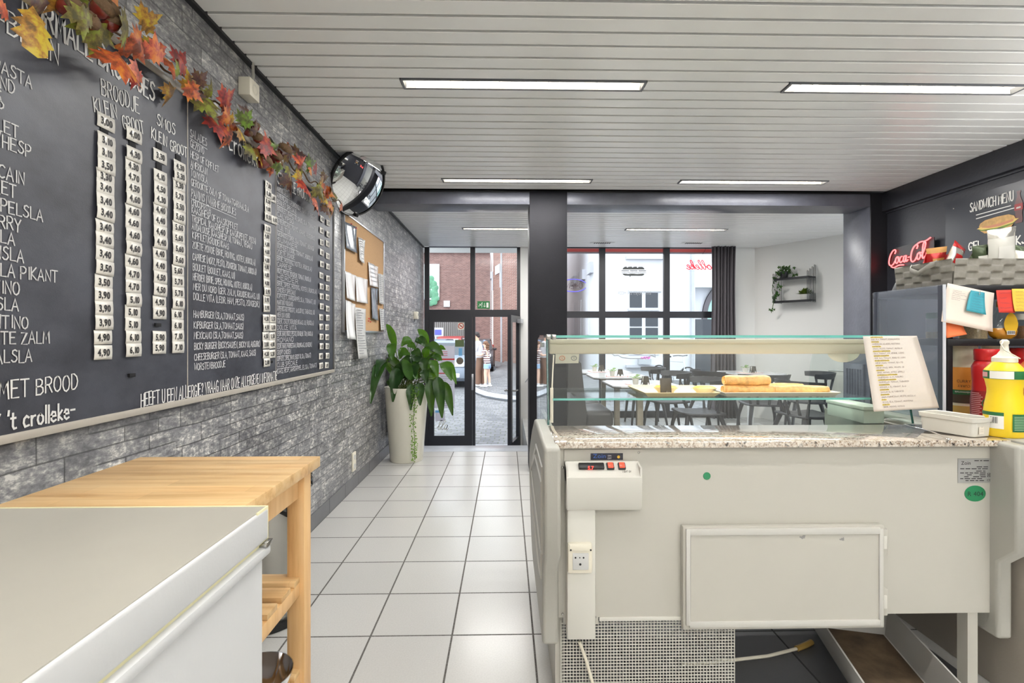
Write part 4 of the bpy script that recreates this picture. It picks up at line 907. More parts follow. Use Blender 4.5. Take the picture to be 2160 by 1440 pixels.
# spoon
b = MB(); s0 = aZ(1918, 898, GZ+.004); s1 = aZ(2001, 926, GZ+.004); dS = (s1-s0).normalized(); nS = Vector((-dS.y, dS.x, 0)); rows = []
for i in range(13):
    u = i/12; L_ = .052; w = .0165*math.sin(PI*min(1, max(.02, u*.93+.05)))**.6; row = []
    for k in range(9):
        a = -1+2*k/8; row.append(s0-dS*.022+dS*(L_*u)+nS*(w*a)+Vector((0, 0, .0025+.004*(a*a)*math.sin(PI*u) if True else 0)))
    rows.append(row)
b.grid(rows)
N = 12; hr = []
for i in range(N+1):
    u = i/N; p = s0+dS*(.027+u*((s1-s0).length-.01)); w = .0028+.003*u*u; z = .006*math.sin(PI*min(1, u*1.1))+.001
    hr.append([p+nS*-w+Vector((0, 0, z)), p+Vector((0, 0, z+.0012)), p+nS*w+Vector((0, 0, z))])
b.grid(hr); sp_ = S('spoon', b, 'chrome', 'steel spoon lying on the granite beside the white container', 'spoon', (s0.x, s0.y, GZ)); md = sp_.modifiers.new('s', 'SOLIDIFY'); md.thickness = .0012; md.offset = 0
# ================================================================= CHALKBOARD WALL
mat('chalk_soft', lin(196, 196, 196), .9); mat('chalk_faint', lin(196, 197, 200), .9)
WX = -1.23; BX = -1.212
bz0, bz1, by1 = .992, 2.135, 3.50
t = thing('chalkboard', 'huge black chalkboard menu with white hand lettering on the stone wall', 'chalkboard', (WX, 2.2, .97)); CB = t
b = MB(); b.box(WX+.001, BX, .55, by1, bz0, bz1); b.build('board', 'chalkboard_black', t)
mat('frame_oak', lin(176, 170, 160), .4, var=.06, vscale=20)
b = MB(); b.box(WX+.001, BX+.006, .55, by1+.02, bz0-.022, bz0, .002); b.build('bottom_rail', 'frame_oak', t)
b = MB(); b.box(WX+.001, BX+.006, .55, by1+.02, bz1, bz1+.022, .002); b.build('top_rail', 'frame_oak', t)
b = MB(); b.box(WX+.001, BX+.006, by1, by1+.02, bz0-.001, bz1+.001, .002); b.build('side_rail', mat('rail_dark', lin(96, 94, 92), .4), t)
for y in (1.915, 2.64): b = MB(); b.box(BX, BX+.0012, y-.002, y+.002, bz0, bz1); b.build('seam', 'frame_oak', t)
TX = BX+.0015
def chalk(mb, s_, px0, py0, h, px1=None, py1=None, wid=None, w=.0042, jit=.05, sx=.8, under=False, end=None):
    """a line of chalk starting (or ending) at a photo point on the board"""
    if end: e = aX(end[0], end[1], TX); st, wd = hand(s_, h, sx, jit); a = Vector((TX, e.y-wd, e.z)); rot = 0
    else:
        a = aX(px0, py0, TX); st, wd = hand(s_, h, sx, jit); rot = 0
        if px1: e = aX(px1, py1 or py0, TX); k = (e.y-a.y)/wd; st = [[(x*k, y) for x, y in l] for l in st]; wd *= k; rot = math.atan2(e.z-a.z, e.y-a.y) if py1 else 0
    m = wallm(TX, a.y, a.z, rot); mb.strokes(st, w, m)
    if under: mb.strokes([[(0, -.008), (wd, -.010)]], w*.8, m)
b = MB(); chalk(b, 'NORMALE BROODJES', 46, 28, .062, 328, 216, w=.0075); b.build('heading', 'chalk', t, None)
b = MB(); chalk(b, 'WIT-BRUIN', 0, 0, .055, end=(128, 139), w=.0045); b.build('heading', 'chalk', t, None)
b = MB(); chalk(b, 'BROODJE', 214, 199, .048, 296, 241); chalk(b, 'KLEIN', 199, 234, .040, 250, 252); chalk(b, 'GROOT', 260, 270, .040, 307, 283); b.build('heading', 'chalk', t, None)
b = MB(); chalk(b, 'SMOS', 331, 263, .040, 371, 287); chalk(b, 'KLEIN', 319, 290, .036, 353, 310); chalk(b, 'GROOT', 359, 316, .036, 396, 332); b.build('heading', 'chalk', t, None)
L1 = [('CHOCOPASTA', 70, 188), ('GEZOND', 34, 201), ('KAAS', 5, 218), ('HESP', 11, 246), ('KIPFILET', 42, 293), ('KAAS/HESP', 68, 333), ('AMERICAIN', 54, 390), ('OMELET', 37, 418), ('AARDAPPELSLA', 93, 468), ('KIP CURRY', 47, 490), ('VISSLA', 34, 517), ('TONYNSLA', 53, 554), ('TONYNSLA PIKANT', 124, 596), ('MARTINO', 44, 622), ('KRABSLA', 42, 656), ('TONYNTINO', 62, 692), ('GEROOKTE ZALM', 107, 724), ('GARNAALSLA', 70, 762)]
b = MB()
for s_, x, y in L1: chalk(b, s_, 0, 0, .030, end=(x, y), sx=.86, w=.0034)
b.build('sandwich_list', 'chalk_soft', t, None)
b = MB(); chalk(b, 'SOEP MET BROOD', 0, 0, .042, end=(167, 820), w=.0038); b.build('soup_line', 'chalk', t, None)
b = MB(); chalk(b, "MADE BY 't crolleke-", 0, 0, .042, end=(161, 879), w=.0055); b.build('signature', 'chalk', t, None)
b = MB(); chalk(b, "'t crolleke", 459, 302, .085, 549, 357, w=.008, sx=1); b.build('heading', 'chalk', t, None)
L2 = [('SALADES', 287, 1, 437), ('GEZOND', 309, 0, 431), ('HESP OF KIPFILET', 331, 0, 462), ('AMERICAIN', 351, 0, 438), ('TONYNSLA', 370, 0, 438), ('GEROOKTE ZALM OF TOMAATGARNAALSLA', 390, 0, 525), ('PANINIS / WARME BROODJES', 414, 1, 498), ('CHOCOPASTA', 432, 0, 445), ('KAAS/HESP OF KAAS/KIPFILET', 448, 0, 502), ('TROPICAL (KAAS/HESP OF KAAS/KIPFILET, PIZZA)', 466, 0, 540), ('ANDALOUSE (KAAS/HESP, UI, TOMAAT, VEGAN.)', 483, 0, 532), ('KIPFILET/KRUIDENKAAS', 502, 0, 483), ('ZOETE ZONDE (BRIE, HONING, NOTEN, RUKOLA)', 523, 0, 539), ('CAPRESE (MOZZ, PESTO, ZONGEDR. TOMAAT, RUKOLA)', 547, 0, 541), ('BOULET (BOULET, KAAS, UI)', 569, 0, 496), ('HERDER (BRIE, SPEK, HONING, NOTEN, RUKOLA)', 590, 0, 532), ('MER DU NORD (GER. ZALM, KRUIDENKAAS, UI)', 611, 0, 548), ('DOLLE VITA (LEDR. HAM, PESTO, ZONGEDR.)', 632, 0, 548), ('HAMBURGER (SLA,TOMAAT,SAUS)', 669, 0, 515), ('KIPBURGER (SLA,TOMAAT,SAUS)', 692, 0, 514), ('MEXICANO (SLA,TOMAAT,SAUS)', 714, 0, 513), ('BICKY BURGER (BICKYSAUZEN, BICKY UI, AUGURK)', 737, 0, 549), ('CHEESEBURGER (SLA, TOMAAT, KAAS, SAUS)', 760, 0, 540), ('WORSTENBROODJE', 781, 0, 476)]
b = MB()
for i, (s_, y, u, xe) in enumerate(L2): chalk(b, s_, 401+i*.4, y, .026 if i not in (0, 6) else .030, px1=xe, w=.0032, under=bool(u))
b.build('warm_food_list', 'chalk_faint', t, None)
b = MB(); chalk(b, 'HEEFT U EEN ALLERGIE? VRAAG NAAR ONZE ALLERGENEN INFORMATIE', 297, 858, .045, 585, 800, w=.0042); b.build('allergy_line', 'chalk', t, None)
b = MB(); chalk(b, 'SPECIALE BROODJES', 586, 387, .064, 662, 432, w=.006); b.build('heading', 'chalk', t, None)
L3 = ['MARTINO SPECIALE', 'AMERICAIN (GEDROOGDE TOMAAT, AUGURK)', 'BOULET SPECIALE', '(BOULET, KAAS, UI, SAUS, SLA, TOMAAT)', 'CALYPSO', 'AMERICAIN, MAYO, KAAS, AUGURK)', 'TIJL TIJL', '(GEBAKKEN SPEK, SLA, TOMAAT, HONING)', 'SUMMER', '(KIPFILET, LOOK, TOMAAT, RUKOLA)', 'ZOETE ZONDE', 'BRIE, HONING, NOTEN, RUKOLA)', 'CAPRESE', 'MOZZ, PESTO, ZONGEDR. TOMAAT, RUKOLA)', 'HERDER', 'BRIE, SPEK, HONING, NOTEN, RUKOLA)', 'CHICKEN SPECIALE', 'KIPFILET, AARDAPPELSLA, TOMAAT, UI)', 'MARTINO VULKANO', 'AMERICAIN PIKANT, ANSJOVIS, TABASCO, UI)', 'MER DU NORD', '(GER. ZALM, KRUIDENKAAS, UI, RUKOLA)', 'DOLCE VITA', 'LEDR. HAM, MOZZ, PESTO, ZONGEDR. TOM, RUKOLA)', 'ROMANO', 'LEDR. HAM, PARMEZAAN, ROOMKAAS, ZONGEDR.)', 'CRISPY CHICKEN', 'KIPFILET, SPEK, MAYO, BICKY UI, SLA, TOMAAT)', 'CLUB SPECIALE', 'KAAS, HESP, AARDAPPEL, EI, SLA, TOMAAT)']
b = MB()
for i, s_ in enumerate(L3):
    f = i/(len(L3)-1); y = 402+f*(788-402); xe = 612+(i*37 % 20) if i % 2 == 0 else 655+(i*13 % 14)
    chalk(b, s_, 584.5, y, .025, px1=xe, w=.0028, under=(i % 2 == 0))
b.build('special_list', 'chalk_faint', t, None)
# ---- laminated price cards, each hanging on the board
CW, CH = .066, .043
CARD_ME = {}
mat('card_white', lin(236, 233, 225), .2, spec=.6); mat('tape_black', lin(16, 16, 20), .8)
rnd = random.Random(11)
ORD = ['top', 'second', 'third', 'fourth', 'fifth', 'sixth', 'seventh', 'eighth', 'ninth', 'tenth', 'eleventh', 'twelfth', 'thirteenth', 'fourteenth', 'fifteenth', 'sixteenth', 'seventeenth', 'bottom']
cnt = 0
def card(px, py, price, label, group, w=CW, h=CH):
    global cnt
    p = aX(px, py, BX+.004); x = BX+.004+.0012*(cnt % 4); cnt += 1
    o = thing('price_card', label, 'price card', (x, p.y, p.z), group)
    b = MB(); rows = []; bow = rnd.uniform(.0005, .003)
    rows = [[(x+bow*math.sin(PI*v/4)*.8, p.y-w/2+w*u, p.z-h/2+h*v/4) for u in (0, .5, 1)] for v in range(5)]
    b.grid(rows); c = b.build('card', 'card_white', o, 60); md = c.modifiers.new('s', 'SOLIDIFY'); md.thickness = .0008; md.offset = 1
    if price:
        b = MB(); b.glyphs(price, h*.66, wallm(x+bow+.0012, p.y, p.z-h*.23), sx=.84, pre='b'); g_ = b.build('price', 'ink', o, None)
    o.rotation_euler = (rnd.uniform(-.05, .05), 0, 0)
    o.location.x += 0
    return o
A = [258, 298, 323, 350, 373, 396, 424, 450, 479, 506, 536, 565, 595, 622, 650, 680, 711, 743]
Bc = [285, 326, 351, 374, 397, 420, 446, 470, 496, 524, 551, 578, 604, 632, 658, 684, 711, 738]
Cc = [330, 373, 399, 421, 443, 465, 489, 511, 535, 560, 585, 611, 637, 660]
Dc = [353, 372, 391, 414, 436, 458, 480, 502, 525, 548, 571, 594, 618, 640, 663, 686, 709, 732]
cols = [('first', 224, 217, A, '3,00 3,10 3,10 3,50 3,30 3,40 3,40 3,40 3,40 3,40 3,40 3,50 3,50 3,90 3,90 3,90 4,90 4,90'),
        ('second', 281, 280, Bc, '4,00 4,30 4,30 4,70 4,50 4,60 4,60 4,60 4,60 4,60 4,60 4,70 4,70 5,10 5,10 5,10 6,10 6,10'),
        ('third', 338, 336, Cc, '3,30 4,10 4,50 4,30 4,40 4,40 4,40 4,40 4,40 4,40 4,50 4,50 4,90 4,90'),
        ('fourth', 378, 374, Dc, '4,30 5,30 5,30 5,70 5,50 5,60 5,60 5,60 5,60 5,60 5,60 5,70 5,70 6,10 6,10 6,10 7,10 7,10')]
for nm, xa, xb, ys, pr in cols:
    pr = pr.split()
    for i, y in enumerate(ys):
        f = i/17; o_ = ORD[i] if not (i == len(ys)-1) else 'bottom'
        if nm == 'third' and i == 13: o_ = 'fourteenth'
        card(xa+(xb-xa)*f, y, pr[i], 'white card reading %s, %s in the %s price column from the left' % (pr[i], o_, nm), 'price cards in the %s column' % nm)
for i, y in enumerate((711, 733)): card(336, y, '5,90', 'white card reading 5,90, %s of the pair ending the third price column' % ('upper' if i == 0 else 'lower'), 'price cards in the third column')
E_ = [(565, 392, '7,00'), (565, 409, '8,00'), (565, 425, '8,00'), (565, 441, '9,00'), (564, 458, '10,00'), (563, 483, '3,50'), (563, 498, '4,80'), (563, 515, '4,80'), (562, 531, '4,80'), (562, 549, '4,80'), (562, 563, '4,80'), (562, 580, '4,80'), (562, 597, '4,80'), (562.5, 615, '5,90'), (562, 632, '5,90'), (562, 649, '5,90'), (560.5, 672, '4,50'), (560.5, 690, '4,50'), (560.5, 709, '4,50'), (560.5, 726, '3,80'), (560.5, 746, '4,20'), (561.5, 764, '2,80')]
E2 = [(576.5, 418, '1,00'), (578, 464, '11,00'), (574.5, 672, '5,50'), (574, 690, '5,50'), (574.5, 709, '5,50'), (574, 726, '4,80'), (573.5, 746, '5,20')]
CNT = ['topmost', 'second', 'third', 'fourth', 'fifth', 'sixth', 'seventh', 'eighth', 'ninth', 'tenth', '11th', '12th', '13th', '14th', '15th', '16th', '17th', '18th', '19th', '20th', '21st', 'lowest']
for i, (x, y, p) in enumerate(E_): card(x, y, p, 'small white price card, %s in the column beside the warm sandwich list' % CNT[i], 'price cards beside the warm sandwich list', .066, .043)
for i, (x, y, p) in enumerate(E2): card(x, y, p, 'small white price card, %s of those in the short second row by the warm list' % CNT[i], 'price cards beside the warm sandwich list', .064, .042)
Fy = [462, 486, 511, 532, 557, 581, 604, 625, 646, 669, 689, 710, 730, 751, 771]
Gy = [470, 494, 514, 540, 562, 587, 607, 627, 651, 670, 690, 711, 730, 750, 770]
for col, ys, xa, xb, dd_ in (('inner', Fy, 678.5, 677, ('4,50', '4,80', '5,50')), ('outer', Gy, 691.5, 689.5, ('5,70', '6,30', '6,90'))):
    for i, y in enumerate(ys): card(xa+(xb-xa)*i/14, y, dd_[i % 3], 'tiny white price card, %s down the %s column by the far board edge' % (CNT[i] if i < 14 else 'lowest', col), 'price cards beside the special sandwich list', .066, .040)
for px, py, lb in ((277, 791, 'small black magnet alone on the chalkboard under the second price column'), (332, 685, 'small black magnet in the gap low in the third price column'), (571.5, 763, 'small black magnet beside the lowest card of the warm list')):
    p = aX(px, py, BX+.003); b = MB(); b.box(BX, BX+.008, p.y-.013, p.y+.013, p.z-.006, p.z+.006, .001); S('magnet', b, 'tape_black', lb, 'magnet', (BX, p.y, p.z))
for px, py, lb in ((221, 277, 'first'), (280, 306, 'second'), (336, 311, 'third'), (336, 353, 'third, under its topmost card'), (377, 335, 'fourth')):
    p = aX(px, py, BX+.003); b = MB(); b.box(BX, BX+.003, p.y-.014, p.y+.014, p.z-.014, p.z+.014, .0005); S('hook_tape', b, 'tape_black', 'black hook-tape square on the chalkboard in price column %s' % lb if ',' not in lb else 'black hook-tape square under the topmost card of the third column', 'tape', (BX, p.y, p.z))

# ---------------------------------------------------------------- autumn garland along the top rail
LEAFC = {'leaf_orange': lin(166, 72, 34), 'leaf_red': lin(146, 30, 26), 'leaf_coral': lin(180, 76, 54), 'leaf_olive': lin(104, 92, 36), 'leaf_gold': lin(150, 104, 32), 'leaf_brown': lin(76, 38, 30), 'leaf_green': lin(84, 96, 38)}
def leafmat(name, c):
    m = mat(name, c, .5); n = NT(m); f = n.noise(n.coord(), 26, 5, .65)
    n.link(n.ramp(f, [(.40, (c[0]*.38, c[1]*.42, c[2]*.4, 1)), (.5, c), (.60, (min(1, c[0]*1.3+.03), min(1, c[1]*1.9+.05), c[2]*.9, 1))]), n.b.inputs['Base Color'])
for k, c in LEAFC.items(): leafmat(k, c)
MAPLE = [(0, -.12), (.10, .0), (.34, -.10), (.30, .06), (.52, .10), (.44, .24), (.62, .46), (.40, .42), (.36, .54), (.20, .40), (.24, .66), (.13, .64), (0, 1.0)]
MAPLE = MAPLE+[(-x, y) for x, y in MAPLE[-2:0:-1]]
OAK = [(0, -.15), (.08, 0), (.22, .06), (.16, .2), (.32, .3), (.2, .42), (.34, .56), (.2, .68), (.2, .84), (0, 1.0)]
OAK = OAK+[(-x, y) for x, y in OAK[-2:0:-1]]
mat('acorn_shell', lin(112, 36, 26), .18, coat=.6); mat('acorn_cap', lin(96, 72, 46), .75, bump=.5, bscale=200); mat('twig', lin(92, 66, 40), .7)
g = thing('autumn_garland', 'autumn garland of maple leaves and acorns along the chalkboard top', 'garland', (-1.19, 2.2, 2.16))
rg = random.Random(5)
gp = [(-1.175, .95+.03*k, 2.16+.018*math.sin(k*.9)+(0 if k < 78 else -.0)) for k in range(89)]
def gpt(px, py, X): return aX(px, py, X)
b = MB(); b.tube(gp, .004, 6); b.build('twig', 'twig', g)
def leaf(shape, size, c, yaw, tilt, fold, mt, roll_=0):
    """leaf lying near the wall, facing the room"""
    b = MB(); m = Matrix.Translation(c) @ Matrix(((0, 0, 1, 0), (1, 0, 0, 0), (0, 1, 0, 0), (0, 0, 0, 1))) @ Matrix.Rotation(yaw, 4, 'Z') @ Matrix.Rotation(tilt, 4, 'X') @ Matrix.Rotation(roll_, 4, 'Y')
    cv = b.bm.verts.new(m @ Vector((0, .30*size, .0)))
    V = []
    for x, y in shape:
        z = -abs(x)*fold-.25*(y-.35)**2
        V.append(b.bm.verts.new(m @ Vector((x*size, y*size, z*size))))
    for i in range(len(V)): b.bm.faces.new((cv, V[i], V[(i+1) % len(V)]))
    return b
spec = [  # photo points of the leaves that read clearly (px, py, size m, direction deg, material, shape)
 (75, 22, .13, 170, 'leaf_gold', OAK), (20, 38, .07, 80, 'leaf_coral', OAK), (105, 8, .10, 120, 'leaf_brown', MAPLE), (180, 18, .09, 200, 'leaf_olive', MAPLE), (205, 45, .11, 190, 'leaf_olive', MAPLE), (150, -2, .10, 100, 'leaf_gold', MAPLE),
 (262, 62, .11, 300, 'leaf_olive', MAPLE), (285, 78, .12, 250, 'leaf_orange', MAPLE), (300, 50, .09, 320, 'leaf_gold', MAPLE), (252, 112, .13, 160, 'leaf_orange', MAPLE), (290, 130, .09, 210, 'leaf_coral', MAPLE), (292, 150, .07, 190, 'leaf_red', MAPLE),
 (328, 128, .10, 10, 'leaf_coral', MAPLE), (380, 140, .10, 330, 'leaf_red', MAPLE), (372, 190, .09, 170, 'leaf_gold', MAPLE), (395, 180, .08, 240, 'leaf_orange', MAPLE), (405, 190, .08, 30, 'leaf_gold', MAPLE), (425, 200, .13, 200, 'leaf_olive', MAPLE), (418, 175, .07, 340, 'leaf_brown', MAPLE),
 (470, 222, .12, 330, 'leaf_red', MAPLE), (455, 250, .12, 170, 'leaf_red', MAPLE), (475, 240, .10, 260, 'leaf_orange', MAPLE), (487, 262, .06, 20, 'leaf_gold', MAPLE), (492, 278, .11, 160, 'leaf_orange', MAPLE), (512, 262, .09, 350, 'leaf_green', MAPLE), (505, 272, .08, 240, 'leaf_gold', MAPLE),
 (530, 305, .12, 190, 'leaf_olive', MAPLE), (552, 300, .11, 250, 'leaf_red', MAPLE), (560, 308, .09, 230, 'leaf_red', MAPLE), (545, 315, .10, 180, 'leaf_gold', MAPLE), (540, 285, .08, 30, 'leaf_brown', MAPLE),
 (600, 325, .10, 300, 'leaf_brown', MAPLE), (625, 330, .14, 290, 'leaf_brown', MAPLE), (590, 345, .07, 200, 'leaf_green', MAPLE), (610, 352, .08, 190, 'leaf_olive', MAPLE), (575, 352, .06, 180, 'leaf_coral', MAPLE), (632, 352, .10, 330, 'leaf_red', MAPLE), (650, 352, .11, 310, 'leaf_green', MAPLE), (612, 368, .13, 200, 'leaf_brown', MAPLE),
 (640, 380, .12, 180, 'leaf_red', MAPLE), (668, 368, .10, 0, 'leaf_red', MAPLE), (680, 378, .09, 300, 'leaf_brown', MAPLE), (672, 392, .12, 220, 'leaf_olive', MAPLE), (690, 400, .10, 250, 'leaf_orange', MAPLE), (650, 398, .10, 170, 'leaf_coral', MAPLE), (685, 410, .10, 200, 'leaf_gold', MAPLE), (668, 420, .12, 180, 'leaf_coral', MAPLE), (700, 425, .10, 190, 'leaf_orange', MAPLE), (690, 432, .11, 180, 'leaf_brown', MAPLE), (704, 438, .08, 200, 'leaf_gold', MAPLE), (660, 408, .07, 220, 'leaf_green', MAPLE)]
for i, (px, py, sz, dr, mt, sh) in enumerate(spec):
    X = -1.135-.02*(i % 3)+(.045 if px < 320 else 0)+rg.uniform(0, .02)
    c = gpt(px, py, X); b = leaf(sh, sz*.92, c, R(dr), R(rg.uniform(-28, 30)), rg.uniform(.15, .6), mt, R(rg.uniform(-25, 25))); b.build('leaf', mt, g, 60)
for i in range(34):
    k = rg.randint(14, 86); p = Vector(gp[k])+Vector((rg.uniform(.01, .04), rg.uniform(-.03, .03), rg.uniform(-.03, .035)))
    mt = rg.choice(list(LEAFC)); b = leaf(rg.choice((MAPLE, MAPLE, OAK)), rg.uniform(.055, .09), p, R(rg.uniform(0, 360)), R(rg.uniform(-35, 35)), rg.uniform(.2, .6), mt); b.build('leaf', mt, g, 60)
for px, py, r in ((215, 18, .030), (186, 43, .026), (232, 22, .026), (233, 46, .026), (150, 15, .03), (538, 266, .022), (543, 290, .024), (525, 280, .018), (600, 316, .036), (558, 340, .036), (582, 330, .030), (585, 345, .026)):
    X = -1.15+(.03 if px < 320 else 0); c = gpt(px, py, X); rot = Matrix.Rotation(rg.uniform(-.9, .9), 3, 'X') @ Matrix.Rotation(rg.uniform(.2, 1.2), 3, 'Y')
    b = MB(); mm = Matrix.Translation(c) @ rot.to_4x4(); b.lathe([(0, -1.25*r), (.35*r, -1.05*r), (.78*r, -.6*r), (.95*r, 0), (.9*r, .3*r), (0, .35*r)], c, 14, rot.to_4x4()); ac = b.build('acorn', 'acorn_shell', g, 60)
    b = MB(); b.lathe([(.97*r, .0), (1.05*r, .15*r), (.9*r, .55*r), (.45*r, .82*r), (.12*r, .88*r), (.1*r, 1.15*r), (0, 1.15*r)], c, 14, rot.to_4x4()); b.build('cap', 'acorn_cap', ac, 60)

# ---------------------------------------------------------------- convex mirror on its bracket
mc = aY(757, 387, 3.72); t = thing('convex_mirror', 'round convex security mirror with black rim on a bracket high on wall', 'mirror', mc)
ax = Vector((.80, -.42, -.45)).normalized(); xm = ax.cross(Vector((0, 0, 1))).normalized(); ym = xm.cross(ax)
mm = Matrix(((xm.x, ym.x, ax.x, 0), (xm.y, ym.y, ax.y, 0), (xm.z, ym.z, ax.z, 0), (0, 0, 0, 1)))
r = .240; b = MB(); b.lathe([(r*math.sin(a)/math.sin(.36), (math.cos(a)-math.cos(.36))*r/math.sin(.36)) for a in [.36-.36*k/16 for k in range(17)]], mc, 48, mm); b.build('mirror', mat('mirror_silver', lin(232, 234, 234), .015, metal=1.0), t, 80)
b = MB(); b.lathe([(r-.002, .004), (r+.006, .010), (r+.012, .002), (r+.010, -.022), (r-.02, -.03), (0, -.032)], mc, 48, mm); b.build('rim', 'black_plastic', t)
q = Vector((WX+.01, mc.y-.06, mc.z-.10)); b = MB(); b.tube([mc-ax*.03, mc-ax*.07+Vector((-.02, 0, 0)), q+Vector((.03, 0, 0)), q], .009, 8); b.obox(q, (.012, .05, .09)); b.build('bracket', 'black_metal', t)
for a in (2.5, .35, 4.4): p = mc+xm*r*math.cos(a)+ym*r*math.sin(a); b = MB(); b.obox(p, (.028, .028, .034), mm.to_3x3(), .003); b.build('clip', 'black_plastic', t)
# socket box under the ceiling with its conduit; wall socket low down; thermostat
p = aX(531, 190, -1.19); t = thing('socket_box', 'cream surface socket high on the stone wall under the ceiling', 'socket', (WX, p.y, p.z))
b = MB(); b.box(WX, WX+.055, p.y-.045, p.y+.045, p.z-.042, p.z+.042, .004); b.build('housing', 'cream_plastic', t)
fc = Matrix(((1, 0, 0, 0), (0, 0, -1, 0), (0, 1, 0, 0), (0, 0, 0, 1)))
b = MB(); b.lathe([(0, -.004), (.017, -.004), (.02, .001), (.024, .001)], (WX+.056, p.y, p.z), 20, Matrix(((0, 0, 1, 0), (1, 0, 0, 0), (0, 1, 0, 0), (0, 0, 0, 1)))); b.build('face', mat('cream_face', lin(214, 210, 196), .4), t)
b = MB(); b.tube([(WX+.03, p.y+.02, p.z+.04), (WX+.03, p.y+.035, p.z+.08), (WX+.025, p.y+.04, CEIL)], .007, 8); b.build('conduit', 'moulding_grey', t)
p = aX(745, 973, WX); t = thing('wall_socket', 'white double wall socket low on the stone wall near the floor', 'socket', (WX, p.y, p.z))
b = MB(); b.box(WX, WX+.012, p.y-.04, p.y+.04, p.z-.075, p.z+.075, .003); b.build('plate', 'cream_plastic', t)
for dz in (-.036, .036): b = MB(); b.lathe([(0, .001), (.016, .001), (.019, .003), (.021, .0005)], (WX+.0122, p.y, p.z+dz), 16, Matrix(((0, 0, 1, 0), (1, 0, 0, 0), (0, 1, 0, 0), (0, 0, 0, 1)))); b.build('outlet', 'grey_insert', t)
p = aX(874, 665, WX); b = MB(); b.box(WX, WX+.05, p.y-.05, p.y+.05, p.z-.05, p.z+.05, .005); th = S('thermostat', b, 'cream_plastic', 'small cream wall control box beside the entrance door frame', 'thermostat', (WX, p.y, p.z))
b = MB(); b.box(WX+.05, WX+.053, p.y-.03, p.y+.03, p.z-.005, p.z+.03); b.build('dial', 'moulding_grey', th)
# ---------------------------------------------------------------- cork pinboard and its papers
cy0, cy1, cz0, cz1 = 3.75, 4.94, 1.262, 2.15
t = thing('pinboard', 'cork pinboard in a slim aluminium frame beyond the chalkboard', 'pinboard', (WX, (cy0+cy1)/2, cz0))
b = MB(); b.box(WX, WX+.014, cy0, cy1, cz0, cz1); b.build('board', 'cork', t)
for a in ((cy0-.012, cy0+.006, cz0-.01, cz1+.01), (cy1-.006, cy1+.012, cz0-.01, cz1+.01), (cy0, cy1, cz0-.012, cz0+.006), (cy0, cy1, cz1-.006, cz1+.012)): b = MB(); b.box(WX, WX+.022, *a, .002); b.build('frame', 'aluminium', t)
mat('note_dark', lin(120, 128, 138), .15, var=.45, vscale=9, spec=.6)
mat('pin_red', lin(190, 50, 44), .4)
def pinned(pts, mt, label, lines_=0, curl=.012):
    q = [aX(x, y, WX+.02) for x, y in pts]; tl, tr, br, bl = q; b = MB(); n = 10; rows = []
    for v in range(n+1):
        f = v/n; rows.append([bl.lerp(br, u/8).lerp(tl.lerp(tr, u/8), f)+Vector((.004+curl*((1-f)**2)*(1 if u < 8 else 1)+.004*math.sin(u*1.3+f*3), 0, 0)) for u in range(9)])
    b.grid(rows); o = S('pinned_paper', b, mt, label, 'paper', tl, 'papers on the cork pinboard', 60); md = o.modifiers.new('s', 'SOLIDIFY'); md.thickness = .0008; md.offset = 1
    if lines_:
        g_ = MB(); rr = random.Random(lines_)
        for k in range(lines_):
            f = .95-.9*k/lines_; a0, a1 = .08, .08+.84*rr.uniform(.4, 1)
            A_ = bl.lerp(br, a0).lerp(tl.lerp(tr, a0), f); B_ = bl.lerp(br, a1).lerp(tl.lerp(tr, a1), f); e = Vector((.0098+curl*((1-f)**2), 0, 0)); h = Vector((0, 0, .005))
            g_.poly([A_+e, B_+e, B_+e+h, A_+e+h])
        g_.build('text_lines', mat('print_grey', lin(150, 150, 154), .6), o, None)
    return o
mat('note_newsprint', lin(204, 204, 202), .35)
C5 = lambda x, y: (680+x/3, 300+y/3)
def Q(a): return [C5(*p) for p in a]
pinned(Q([(138, 500), (212, 535), (212, 705), (138, 668)]), 'note_dark', 'dark glossy photo sheet at the top corner of the pinboard')
pinned(Q([(224, 598), (266, 620), (258, 772), (224, 745)]), 'note_newsprint', 'narrow curling receipt slip near the top of the pinboard', 9)
pinned(Q([(140, 812), (206, 842), (200, 1008), (142, 985)]), 'paper_shiny', 'shiny white sheet at the near edge of the pinboard, mid-height')
pinned(Q([(208, 845), (282, 868), (280, 1022), (204, 1008)]), 'paper_shiny', 'crinkled shiny sheet in the middle of the pinboard')
pinned(Q([(288, 755), (348, 788), (347, 920), (289, 905)]), 'paper_shiny', 'shiny printed sheet right of centre on the pinboard', 5)
pinned(Q([(305, 918), (347, 925), (347, 1130), (305, 1115)]), 'note_dark', 'tall dark photo strip under the shiny printed sheet')
pinned(Q([(350, 828), (382, 838), (382, 1028), (350, 1018)]), 'note_newsprint', 'printed page near the far edge of the pinboard', 14)
pinned(Q([(358, 1050), (385, 1056), (388, 1190), (360, 1190)]), 'note_newsprint', 'printed page at the far bottom corner of the pinboard', 10)
pinned(Q([(145, 995), (204, 1025), (190, 1250), (130, 1240)]), 'paper_shiny', 'long white sheet hanging below the near bottom corner of pinboard', 0, .03)
pinned(Q([(203, 1042), (270, 1055), (266, 1365), (202, 1370)]), 'note_newsprint', 'long printed strip hanging far below the pinboard', 18, .03)
for x, y in ((178, 517), (208, 543), (290, 1115), (288, 1130), (300, 1135)):
    p = aX(*C5(x, y), WX+.02); b = MB(); b.lathe([(0, .012), (.006, .010), (.004, .004), (.007, 0)], (WX+.022, p.y, p.z), 8, Matrix(((0, 0, 1, 0), (1, 0, 0, 0), (0, 1, 0, 0), (0, 0, 0, 1)))); b.build('push_pin', 'pin_red', bpy.data.objects['pinboard'])
